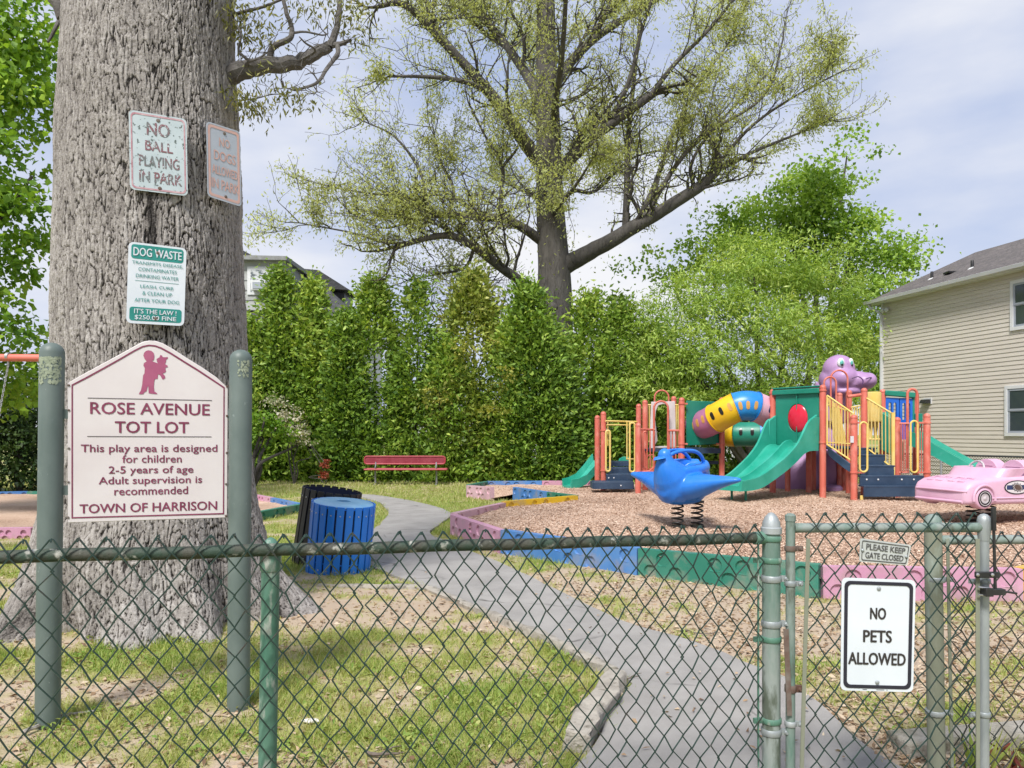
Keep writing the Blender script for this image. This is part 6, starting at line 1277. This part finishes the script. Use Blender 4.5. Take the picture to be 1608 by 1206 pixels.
LIMBS = [([(885, 418, 0), (915, 402, -.3), (950, 383, -.6), (1010, 348, -1), (1060, 318, -1.2), (1105, 288, -1.4), (1130, 262, -1.5)], 34, 17), ([(1105, 288, -1.4), (1150, 230, -1.6), (1190, 190, -1.8), (1250, 150, -2), (1322, 112, -2)], 8, 2.5),
    ([(1120, 272, -1.4), (1180, 240, -1), (1240, 215, -.8), (1300, 190, -.6)], 9, 2.5), ([(982, 362, -.8), (984, 300, -.8), (986, 220, -.6), (996, 120, -.4), (1005, 30, 0), (1010, -60, 0)], 13, 5), ([(1000, 352, -.9), (1030, 285, -.2), (1060, 200, .3), (1100, 130, .6), (1150, 60, 1)], 12, 3), ([(1008, 350, -1), (1060, 262, -1.5), (1110, 210, -2), (1200, 150, -2.4), (1230, 60, -2.6)], 10, 3), ([(1090, 295, -1.3), (1085, 260, -1.4), (1110, 215, -1.2), (1160, 160, -1), (1210, 110, -.6)], 8, 2.5),
    ([(872, 270, 0), (900, 245, -.5), (935, 213, -1), (975, 184, -1.4), (1028, 146, -1.8)], 27, 14), ([(1020, 152, -1.8), (1060, 100, -2.2), (1110, 50, -2.6), (1160, -10, -3)], 10, 4), ([(960, 192, -1.3), (990, 120, -1.8), (1010, 40, -2.2), (1040, -40, -2.6)], 10, 4),
    ([(862, 150, 0), (890, 105, .6), (925, 68, 1), (960, 42, 1.4), (1010, 12, 1.8), (1060, -20, 2.2)], 22, 10), ([(925, 68, 1), (960, 0, 1.4), (985, -70, 1.8)], 10, 5), ([(868, 330, .2), (900, 300, 1), (935, 300, 1.6), (990, 250, 2.2), (1060, 230, 3)], 11, 3),
    ([(848, 255, 0), (815, 210, -.6), (780, 160, -1), (745, 118, -1.3), (700, 70, -1.6), (655, 22, -2), (625, 5, -2.2), (595, 10, -2.4)], 27, 8), ([(770, 146, -1), (735, 130, -1.6), (690, 122, -2), (650, 120, -2.4), (610, 120, -2.7)], 11, 4), ([(695, 62, -1.6), (680, 20, -1.6), (690, -40, -1.8)], 9, 4), ([(668, 35, -1.9), (690, 30, -1.5), (720, 28, -1.2)], 9, 4),
    ([(852, 160, 0), (825, 115, .8), (800, 78, 1.2), (770, 40, 1.6), (725, -10, 2)], 21, 11), ([(800, 78, 1.2), (760, 50, 2), (720, 10, 2.4), (690, -10, 2.6)], 10, 4), ([(822, 110, .8), (822, 60, .4), (800, 10, 0), (790, -60, 0)], 9, 4),
    ([(850, 378, 0), (822, 358, -.5), (790, 344, -.8), (745, 340, -1), (690, 336, -1.4), (665, 326, -1.6)], 19, 11), ([(668, 328, -1.6), (630, 308, -1.8), (590, 305, -2), (530, 296, -2.2)], 8, 2), ([(668, 326, -1.6), (660, 270, -1.2), (620, 215, -1), (570, 190, -1)], 8, 2), ([(788, 344, -.8), (787, 300, -.9), (789, 262, -1), (760, 210, -1.2), (735, 160, -1.2)], 9, 3), ([(705, 336, -1.2), (712, 295, -.4), (690, 250, .2), (680, 200, .6)], 8, 2.5), ([(789, 262, -1), (815, 225, -1.5), (800, 180, -2)], 6, 2), ([(690, 336, -1.4), (640, 350, -2), (600, 358, -2.4), (560, 340, -2.8)], 6, 2),
    ([(838, 458, 0), (812, 438, -.6), (780, 415, -1.2), (745, 388, -1.8), (715, 372, -2.2), (680, 372, -2.5), (630, 385, -2.8)], 21, 9), ([(640, 382, -2.8), (600, 380, -3), (550, 365, -3.2), (470, 350, -3.4)], 6, 2), ([(745, 388, -1.8), (730, 420, -1.4), (690, 430, -1.2), (640, 440, -1)], 7, 2), ([(715, 372, -2.2), (680, 350, -2.8), (620, 340, -3.2)], 6, 2),
    ([(868, 210, 0), (872, 160, -1.6), (880, 110, -3), (886, 40, -4.4), (890, -30, -5.5)], 15, 6), ([(862, 240, 0), (850, 210, 2), (838, 150, 4), (830, 80, 5.5)], 15, 5), ([(866, 340, 0), (880, 320, -1.8), (905, 290, -3.6), (930, 250, -5.2)], 10, 3), ([(866, 330, 0), (840, 310, 2), (800, 290, 4), (760, 270, 5.5)], 10, 3)]
LP_ = []; 
for pl, w0, w1 in LIMBS:
    mb = MB(); q, rs = limb_tube(mb, pz_(pl), px2r(w0 * .88), px2r(w1 * .8)); mb.build('limb', M_tbark, st_); LP_.append((q, rs))
tw = MB(); LC = []; LD = []
def sprout(p, d, ln, r, lev):
    m = 5 if lev else 4; pts = [p]; 
    for i in range(m):
        d = (d + Vector((tr_.gauss(0, .22), tr_.gauss(0, .22), tr_.gauss(.03, .18)))).normalized(); pts.append(pts[-1] + d * ln / m)
    tw.tube(pts, [max(r * (1 - .8 * i / m), .006) for i in range(m + 1)], 4 if lev < 2 else 5, caps=False)
    if lev > 0:
        for i in range(1, m + 1):
            for _ in range(1 + (tr_.random() < .5) if lev > 1 else 1 + (tr_.random() < .25)):
                e = (d + Vector((tr_.gauss(0, .8), tr_.gauss(0, .8), tr_.gauss(.1, .6)))).normalized(); sprout(pts[i], e, ln * tr_.uniform(.35, .6), r * .5, lev - 1)
    else:
        for i in range(1, m + 1):
            n = tr_.choice((1, 2, 3, 4)); c = np.array(pts[i]); LC.append(c + trn.normal(0, .13, (n, 3))); LD.append(np.stack([trn.normal(0, .6, n) + d.x * .4, trn.normal(0, .6, n), -.6 + trn.normal(0, .45, n)], 1))
for (q, rs), (pl, w0, w1) in zip(LP_, LIMBS):
    L_ = sum((a - b).length for a, b in zip(q[:-1], q[1:])); cnt = int(L_ * 2.1) + 3
    for c in range(cnt):
        i = int(len(q) * (tr_.random() ** .75) * .999); i = max(2, i) if w0 > 20 else max(1, i); i = min(i, len(q) - 2); t_ = (q[i + 1] - q[i]).normalized()
        d = (t_ * .9 + Vector((tr_.gauss(0, .6), tr_.gauss(0, .8), tr_.gauss(.55, .5)))).normalized(); sprout(q[i], d, tr_.uniform(1.3, 3.1) * (1.1 - .6 * i / len(q)), max(rs[i] * .35, .018), 2 if tr_.random() < .26 else 1)
    t_ = (q[-1] - q[-2]).normalized()
    for _ in range(2): sprout(q[-1], (t_ + Vector((tr_.gauss(0, .35), tr_.gauss(0, .45), tr_.gauss(.05, .3)))).normalized(), tr_.uniform(1.0, 1.7), max(rs[-1] * .8, .02), 1)
    for _ in range(int(L_ * 1.0)):   # short leafy shoots straight from the limbs
        i = tr_.randrange(len(q)); n = 6; LC.append(np.array(q[i]) + trn.normal(0, .26 + rs[i] * .5, (n, 3))); LD.append(np.stack([trn.normal(0, .6, n), trn.normal(0, .6, n), -.5 + trn.normal(0, .5, n)], 1))
for p, r in trunk_pts:
    if p.z > 7:
        for _ in range(2): n = 9; LC.append(np.array(p) + trn.normal(0, 1, (n, 3)) * (r * .6 + .12, r * .6 + .12, .25)); LD.append(np.stack([trn.normal(0, .6, n), trn.normal(0, .6, n), -.5 + trn.normal(0, .5, n)], 1))
tw.build('twigs', M_limbdark, st_, recalc=False)
C = np.concatenate(LC); D = np.concatenate(LD); n = len(C)
M_sleaf = leafmat('spring_leaf', [(.30, .31, .13), (.42, .46, .18), (.55, .60, .25), (.68, .71, .36)], trans=.55)
leaves('crown', C, D, trn.normal(0, .7, (n, 3)) + np.array([0, -.3, .8]), trn.uniform(.08, .17, n), trn.uniform(.03, .06, n), .45 + .18 * trn.normal(size=n) + .9 * (fbm(C * .35, 3, 2) - .5), M_sleaf, st_)
print('oak leaves', n)

# ------------------------------------------------------------ leafy crowns
def crown(name, blobs, per, lsz, wsz, m, parent, clump=.55, mper=26, droop=.15, seed=1, hollow=.5, up=.3):
    """blobs: (centre, radii); leaves gathered in clumps spread through each blob's outer volume"""
    g = np.random.default_rng(seed); Cs = []; Ds = []; Us = []; Vr = []
    for c, r in blobs:
        vol = r[0] * r[2]; K = max(6, int(per * vol)); d = unit(g.normal(size=(K, 3))); rad = hollow + (1.08 - hollow) * g.random(K) ** .7
        ctr = np.array(c) + d * rad[:, None] * np.array(r) * (.82 + .36 * fbm(d * 2.3 + np.array(c), seed, 2))[:, None]
        o = np.repeat(ctr, mper, 0); n = len(o); od = np.repeat(d, mper, 0); off = g.normal(size=(n, 3)) * clump * np.array([1, 1, .5]) * g.uniform(.5, 1.2, (K,)).repeat(mper)[:, None]
        Cs.append(o + off); Ds.append(od * .5 + g.normal(0, .6, (n, 3)) + np.array([0, 0, -droop])); Us.append(od * .35 + g.normal(0, .45, (n, 3)) + np.array([0, 0, up])); Vr.append(np.repeat(g.normal(.5, .22, K), mper) + g.normal(0, .10, n))
    C = np.concatenate(Cs); n = len(C); g2 = g.uniform(.65, 1.25, n)
    return leaves(name, C, np.concatenate(Ds), np.concatenate(Us), lsz * g2, wsz * g2, np.concatenate(Vr), m, parent)
def wood(name, m, parent, base, tips, r0, r1, seed=2, lean=.35):
    g = random.Random(seed); mb = MB(); base = Vector(base)
    for t in tips:
        t = Vector(t); mid = base.lerp(t, .35); mid.z = base.z + (t.z - base.z) * .5; mid.x = base.x + (t.x - base.x) * lean; mid.y = base.y + (t.y - base.y) * lean
        q = catmull([base, base.lerp(mid, .5) + V(g.gauss(0, .1), g.gauss(0, .1), 0), mid, mid.lerp(t, .6) + V(g.gauss(0, .3), g.gauss(0, .3), g.gauss(.1, .2)), t], 4)
        mb.tube(q, [r0 + (r1 - r0) * i / (len(q) - 1) for i in range(len(q))], 8)
    return mb.build(name, m, parent)
GRN = lambda a, b, c, d: [a, b, c, d]
M_maple = leafmat('maple_leaf', [(.08, .19, .02), (.16, .31, .032), (.26, .44, .045), (.40, .57, .08)], trans=.4)
M_maple2 = leafmat('maple_leaf_far', [(.14, .26, .04), (.24, .40, .06), (.36, .53, .095), (.50, .65, .15)], trans=.4)
M_willow = leafmat('willow_oak_leaf', [(.15, .26, .045), (.27, .41, .075), (.42, .56, .125), (.60, .70, .22)], trans=.42)
M_dark = leafmat('dark_shrub_leaf', [(.014, .034, .012), (.03, .064, .017), (.06, .11, .026), (.10, .165, .04)], trans=.25)
# maple at the far left
ml = thing('maple_tree', (-11.5, 13.5, 0), 'leafy bright green maple at the far left edge behind the big oak', 'tree')
bl = [((-11.2, 13.8, 9.2), (2.0, 2.2, 1.2)), ((-9.6, 13.2, 7.7), (1.2, 1.6, .95)), ((-10.8, 13, 7.3), (1.6, 1.6, .9)), ((-9.35, 12.8, 6.2), (.75, 1.2, .65)), ((-10.6, 13, 5.6), (1.3, 1.4, .55)), ((-8.85, 13.2, 5.35), (.75, 1.0, .55)), ((-9.2, 12.8, 4.35), (.8, 1.2, .55)), ((-10.4, 12.8, 4.2), (1.2, 1.3, .55)), ((-9.3, 12.9, 3.35), (1.0, 1.3, .6)), ((-10.5, 12.9, 3.1), (1.1, 1.3, .7)), ((-9.0, 13.3, 2.5), (1.0, 1.0, .55)), ((-10.3, 13.3, 2.35), (1.0, 1.0, .5)), ((-9.7, 14, 8.9), (1.3, 1.3, .9))]
wood('trunk', M_limbdark, ml, (-11.5, 13.5, 0), [(-11.2, 13.6, 9), (-9.6, 13.2, 7.4), (-9.0, 13, 5.2), (-8.9, 13, 3.3), (-10.6, 13, 5.2), (-8.5, 13.2, 6.1), (-9.9, 13, 4.1)], .17, .025)
crown('crown', bl, 62, .13, .11, M_maple, ml, .27, 38, .35, 3, hollow=.25, up=.5)
# willow oak behind the play set, light green
wl = thing('willow_oak_tree', P(1195, 757, 24.3).xy.to_3d(), 'wide light green fine-leaved tree right behind the play structure', 'tree')
def PB(px, py, y, rx, rz, ry=None): r = rx / F * y; return (tuple(P(px, py, y)), (r, ry or r * .8, rz / F * y))
bl = [PB(1180, 420, 24.5, 90, 40), PB(1100, 470, 24, 75, 40), PB(1270, 440, 24.6, 75, 42), PB(1040, 520, 24, 60, 36), PB(1180, 510, 23.4, 95, 45), PB(1280, 530, 24, 75, 45), PB(1110, 560, 23.2, 85, 36), PB(1020, 590, 23.8, 55, 40), PB(1230, 600, 23.6, 85, 36), PB(1330, 480, 25, 45, 40), PB(1340, 560, 25, 40, 50), PB(1130, 625, 23.4, 80, 26), PB(1070, 630, 23.6, 60, 26), PB(1000, 545, 24.2, 40, 26), PB(1160, 385, 25, 50, 22), PB(1300, 640, 24.4, 60, 30)]
wood('trunk', M_limbdark, wl, P(1195, 757, 24.3).xy.to_3d(), [P(1180, 420, 24.5), P(1100, 480, 24), P(1275, 460, 24.6), P(1040, 540, 24), P(1020, 590, 24), P(1300, 560, 24.4), P(1230, 590, 23.8), P(1130, 560, 23.4)], .16, .03)
bl += [PB(1010, 480, 24.3, 26, 12), PB(960, 560, 24.2, 22, 12), PB(1120, 425, 24.2, 30, 12), PB(1235, 385, 24.6, 34, 14), PB(1305, 400, 24.6, 26, 14), PB(1345, 455, 24.4, 22, 14), PB(1070, 440, 24.2, 24, 10), PB(985, 610, 23.6, 24, 14), PB(1150, 465, 23.0, 40, 14), PB(1240, 500, 22.9, 40, 14), PB(1080, 520, 22.9, 40, 13), PB(1180, 560, 22.7, 40, 14), PB(1290, 570, 23, 30, 14)]
crown('crown', bl, 50, .175, .046, M_willow, wl, .36, 48, .15, 5, hollow=.1, up=.6)
# maple behind it, reaching higher
mr = thing('maple_tree', P(1290, 757, 29.5).xy.to_3d(), 'taller fresh green maple rising behind the light green tree beside the beige house', 'tree')
bl = [PB(1270, 300, 29, 65, 38), PB(1330, 380, 29, 70, 40), PB(1400, 400, 29, 42, 32), PB(1240, 360, 29.4, 80, 36), PB(1380, 450, 29, 55, 36), PB(1160, 360, 29.4, 55, 30), PB(1350, 520, 29, 50, 60), PB(1100, 395, 29.5, 50, 26), PB(1230, 430, 30, 110, 60), PB(1375, 600, 29.2, 40, 70), PB(1060, 430, 29.5, 32, 18), PB(1275, 330, 28.6, 60, 40), PB(1335, 350, 29, 25, 28), PB(1425, 385, 29, 18, 14)]
wood('trunk', M_limbdark, mr, P(1290, 757, 29.5).xy.to_3d(), [P(1270, 280, 29), P(1340, 380, 29), P(1400, 410, 29), P(1240, 350, 29.4), P(1100, 400, 29.5), P(1330, 245, 30), P(1060, 425, 29.6), P(1370, 480, 29)], .2, .03)
bl += [PB(1285, 265, 28.8, 22, 20), PB(1235, 290, 28.8, 26, 18), PB(1310, 300, 28.4, 30, 16), PB(1365, 345, 28.6, 26, 12), PB(1425, 420, 28.6, 20, 12), PB(1190, 320, 29, 30, 16), PB(1140, 340, 29, 26, 14)]
crown('crown', bl, 26, .17, .12, M_maple2, mr, .40, 44, .1, 8, hollow=.1, up=.55)
bl = [PB(1310, 250, 30, 45, 22), PB(1365, 235, 30, 38, 12), PB(1260, 270, 30, 30, 24), PB(1210, 330, 30, 60, 22), PB(1345, 290, 30, 25, 16), PB(1340, 205, 30, 12, 8), PB(990, 420, 29.8, 40, 16), PB(1020, 400, 30, 30, 14), PB(970, 470, 29.8, 34, 12)]
crown('crown', bl, 16, .17, .13, M_maple2, mr, .30, 14, .2, 9, hollow=.1)
# dark mass of shrubs behind the left play bed, under the maple
for k, (px, y, w, h, lab) in enumerate(((-60, 19, 1.6, 2.6, 'dark evergreen shrub at the far left edge under the maple'), (30, 19.5, 1.5, 2.9, 'dark evergreen shrub between the left edge and the left sign post'), (120, 21, 1.7, 3.0, 'dark evergreen shrub hidden mostly behind the oak trunk'))):
    b = P(px, 757, y).xy.to_3d(); s = thing('evergreen_shrub', b, lab, 'shrub', 'dark shrubs under the maple')
    crown('foliage', [((b.x, b.y, h * .5), (w, 1.0, h * .55)), ((b.x + .3, b.y - .2, h * .75), (w * .7, .9, h * .3))], 110, .12, .07, M_dark, s, .2, 20, .1, 40 + k, hollow=.5)
    wood('stem', M_limbdark, s, b, [(b.x - .4, b.y, h * .8), (b.x + .4, b.y, h * .85), (b.x, b.y, h)], .06, .02)

# ------------------------------------------------------------ arborvitae hedge
M_arb = leafmat('arborvitae_spray', [(.065, .14, .024), (.15, .265, .038), (.26, .40, .058), (.46, .57, .11)], trans=.3)
M_arb2 = leafmat('yellowed_spray', [(.10, .16, .03), (.21, .28, .046), (.35, .41, .08), (.54, .55, .16)], trans=.32)
def arbor(px, topy, wpx, y, label, mm=None, lean=0, dens=1.0, seed=0, z0=.50):
    if seed in (4, 5): z0 = .44
    b = P(px, 757, y); b.z = 0; top = P(px + lean, topy, y); h = top.z; w = wpx * 1.14 / F * y; dens = dens * 1.65; g = np.random.default_rng(100 + seed)
    t = thing('arborvitae', b, label, 'tree', 'arborvitae trees of the hedge')
    K = int(560 * dens * h / 6); zf = g.random(K) ** 1.15; an = g.uniform(0, 2 * pi, K); gap = fbm(np.stack([np.cos(an) * 1.6, np.sin(an) * 1.6, zf * h * .85], 1) + seed * 5.3, 16, 3); keep = (np.sin(an) < .55) & (gap > .40 - .05 * (zf < .25)); zf, an = zf[keep], an[keep]; K = len(zf)
    prof = np.where(zf < z0, 1.02 + .10 * np.sin(zf * 9 + seed), np.maximum(1.0 * np.maximum(1 - np.maximum(zf - z0, 0) / (1.02 - z0), 0) ** 1.05, .06)); rad = w * prof * (.62 + .42 * g.random(K) ** .6) * (.58 + .9 * fbm(np.stack([np.cos(an) * 1.4, np.sin(an) * 1.4, zf * h * 1.1], 1) + seed * 3, 6, 3))
    ctr = np.stack([b.x + lean / F * y * zf + rad * np.cos(an), b.y + rad * .8 * np.sin(an), zf * h], 1)
    od = np.stack([np.cos(an), np.sin(an), np.full(K, .8)], 1); M = 24
    o = np.repeat(ctr, M, 0); n = len(o); d0 = np.repeat(od, M, 0); sc = np.repeat(g.uniform(.6, 1.25, K), M)[:, None]
    C = o + g.normal(size=(n, 3)) * sc * (1 + .35 * np.repeat(zf > .7, M)[:, None]) * np.array([.17, .17, .17]); D = d0 * np.array([1, 1, .55]) + g.normal(0, .7, (n, 3)); U = np.cross(d0, [0, 0, 1.]) + g.normal(0, .7, (n, 3))
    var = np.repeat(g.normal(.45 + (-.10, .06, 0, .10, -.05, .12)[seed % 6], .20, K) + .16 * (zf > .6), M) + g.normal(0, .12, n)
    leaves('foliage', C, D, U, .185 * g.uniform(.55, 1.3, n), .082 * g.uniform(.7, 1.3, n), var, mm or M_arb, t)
    mb = MB(); q = [b + V(lean / F * y * s, 0, h * s * .93) for s in np.linspace(0, 1, 7)]; mb.tube(q, [.07 * (1 - .85 * s) for s in np.linspace(0, 1, 7)], 7); mb.build('stem', M_limbdark, t); return t
HEDGE = [(466, 532, 36, 24.6, 'low arborvitae filling the gap between the two pointed ones before the grey house', None, 0, 1),(517, 530, 34, 24.7, 'low arborvitae under the right part of the dark shingled roof', None, 0, 1),
    (345, 500, 45, 24.2, 'arborvitae half hidden behind the right edge of the oak trunk', None, 0, .9), (392, 508, 40, 23.9, 'low arborvitae next to the right sign post, under the grey dormer', None, 0, 1),
    (440, 436, 29, 24.0, 'pointed arborvitae in front of the dormer window', None, 0, 1), (490, 448, 28, 24.0, 'pointed arborvitae in front of the dark shingled roof', None, 0, 1), (543, 502, 30, 23.7, 'shorter arborvitae at the right end of the dark roof', None, 0, 1),
    (592, 444, 46, 24.1, 'tall arborvitae above the left half of the red bench', None, -6, .95), (652, 446, 34, 24.1, 'narrow see-through arborvitae above the right half of the red bench', None, 6, .7), (704, 540, 46, 23.8, 'rounded low arborvitae just right of the red bench', None, 0, 1),
    (752, 432, 62, 24.3, 'broad yellow-tipped arborvitae left of the tall oak trunk', M_arb2, -12, 1.15), (812, 500, 50, 23.7, 'deep green arborvitae with yellow twigs left of the leaning one', None, 0, 1.1), (868, 452, 48, 23.4, 'leaning arborvitae with its tip before the tall oak trunk', None, -42, 1.15),
    (925, 470, 44, 24.2, 'arborvitae just right of the tall oak trunk', None, 0, .8), (972, 476, 40, 24.4, 'arborvitae behind the left posts of the play structure', None, 0, .8), (1022, 520, 46, 24.6, 'arborvitae behind the white panel of the play structure', None, 0, .8), (1075, 560, 46, 25.4, 'arborvitae low behind the green wall panel', None, 0, .8), (1130, 600, 50, 25.6, 'arborvitae low behind the tunnel', None, 0, .7), (1190, 610, 55, 25.8, 'arborvitae low behind the double slide', None, 0, .7)]
for k, (px, ty, w, y, lab, mm, lean, de) in enumerate(HEDGE): arbor(px, ty, w, y + .25, lab, mm, lean, de, k)
# yellow-green sprouting branch clump in the hedge, white blossom shrub, bright maple sapling, red clump
def shrub(name, label, cat, base, blobs, per, l, w, m, seed, stem=.03, clump=.16):
    s = thing(name, base, label, cat); crown('foliage', blobs, per, l, w, m, s, clump, 20, .25, seed, hollow=.1)
    wood('stem', M_limbdark, s, base, [b[0] for b in blobs], stem, .01, seed); return s
shrub('thin_tree', 'loose yellow-green foliage showing in the gap above the bench', 'tree', P(720, 757, 25.4).xy.to_3d(), [PB(710, 500, 25.4, 32, 34), PB(700, 560, 25.4, 28, 26), PB(765, 480, 25.2, 30, 24), PB(745, 550, 23.4, 38, 20), PB(790, 590, 22.9, 26, 14), PB(690, 615, 23.2, 30, 16), PB(770, 643, 22.7, 26, 9)], 38, .13, .06, leafmat('yellow_green_leaf', [(.16, .18, .03), (.27, .29, .05), (.40, .40, .08), (.52, .50, .14)], trans=.4), 61, .05)
M_white = leafmat('white_blossom', [(.16, .22, .06), (.42, .40, .28), (.58, .54, .42), (.66, .62, .54)], trans=.3)
shrub('blossoming_shrub', 'arching shrub with whitish blossom beside the right sign post', 'shrub', P(462, 757, 22.6).xy.to_3d(), [PB(448, 650, 22.5, 16, 18), PB(462, 672, 22.4, 18, 18), PB(476, 690, 22.3, 14, 12), PB(435, 628, 22.6, 12, 8)], 110, .09, .06, M_white, 62, .03)
shrub('young_maple', 'bright green sapling with a thin trunk right beside the right sign post', 'tree', P(397, 752, 21.8).xy.to_3d(), [PB(405, 660, 21.8, 26, 16), PB(430, 668, 21.9, 24, 16), PB(398, 685, 21.7, 18, 14), PB(445, 685, 21.9, 18, 10)], 100, .11, .09, leafmat('lime_leaf', [(.08, .18, .02), (.15, .30, .03), (.24, .40, .05), (.34, .48, .08)], trans=.45), 63, .09, .14)
shrub('red_leaf_shrub', 'small orange-red leafy clump at the foot of the hedge left of the bench', 'shrub', P(511, 758, 22.4).xy.to_3d(), [PB(511, 728, 22.4, 6, 5), PB(510, 745, 22.4, 6, 5)], 900, .07, .05, leafmat('red_orange_leaf', [(.14, .03, .02), (.28, .05, .025), (.34, .09, .05), (.2, .12, .06)]), 64, .02, .06)
# bare thin trees behind the hedge gap
bt_ = thing('bare_tree', P(700, 757, 30).xy.to_3d(), 'thin nearly bare dark branches showing in the gap between the hedge tops', 'tree')
mb = MB(); r_ = random.Random(9)
for a in ([(700, 757, 30), (705, 640, 30), (720, 560, 30), (745, 500, 30), (768, 430, 30)], .09), ([(712, 600, 30), (690, 555, 30), (650, 535, 30), (620, 520, 30)], .07), ([(720, 560, 30), (690, 500, 30), (660, 450, 30), (640, 420, 30)], .05), ([(745, 500, 30), (765, 455, 30), (790, 420, 30)], .045), ([(690, 500, 30), (720, 470, 30), (700, 440, 30)], .03), ([(745, 505, 30), (780, 490, 30), (830, 460, 30)], .04):
    q = catmull([P(*p) for p in a[0]], 5); mb.tube(q, [a[1] * (1 - .7 * i / len(q)) for i in range(len(q))], 6)
    for _ in range(26):
        i = r_.randrange(2, len(q)); d = Vector((r_.gauss(0, 1), r_.gauss(0, .6), r_.gauss(.4, .7))).normalized(); p = q[i]; l_ = r_.uniform(.5, 1.6); m1 = p + d * l_ * .5 + V(r_.gauss(0, .1), 0, r_.gauss(0, .1)); e_ = p + d * l_ + V(0, 0, r_.gauss(.1, .2)); mb.tube([p, m1, e_], [.018, .012, .006], 4, caps=False)
        for _ in range(3): dd = (d + Vector((r_.gauss(0, .7), r_.gauss(0, .5), r_.gauss(.1, .6)))).normalized(); mb.tube([m1, m1 + dd * l_ * .45], [.009, .005], 3, caps=False)
mb.build('branches', M_limbdark, bt_, recalc=False)
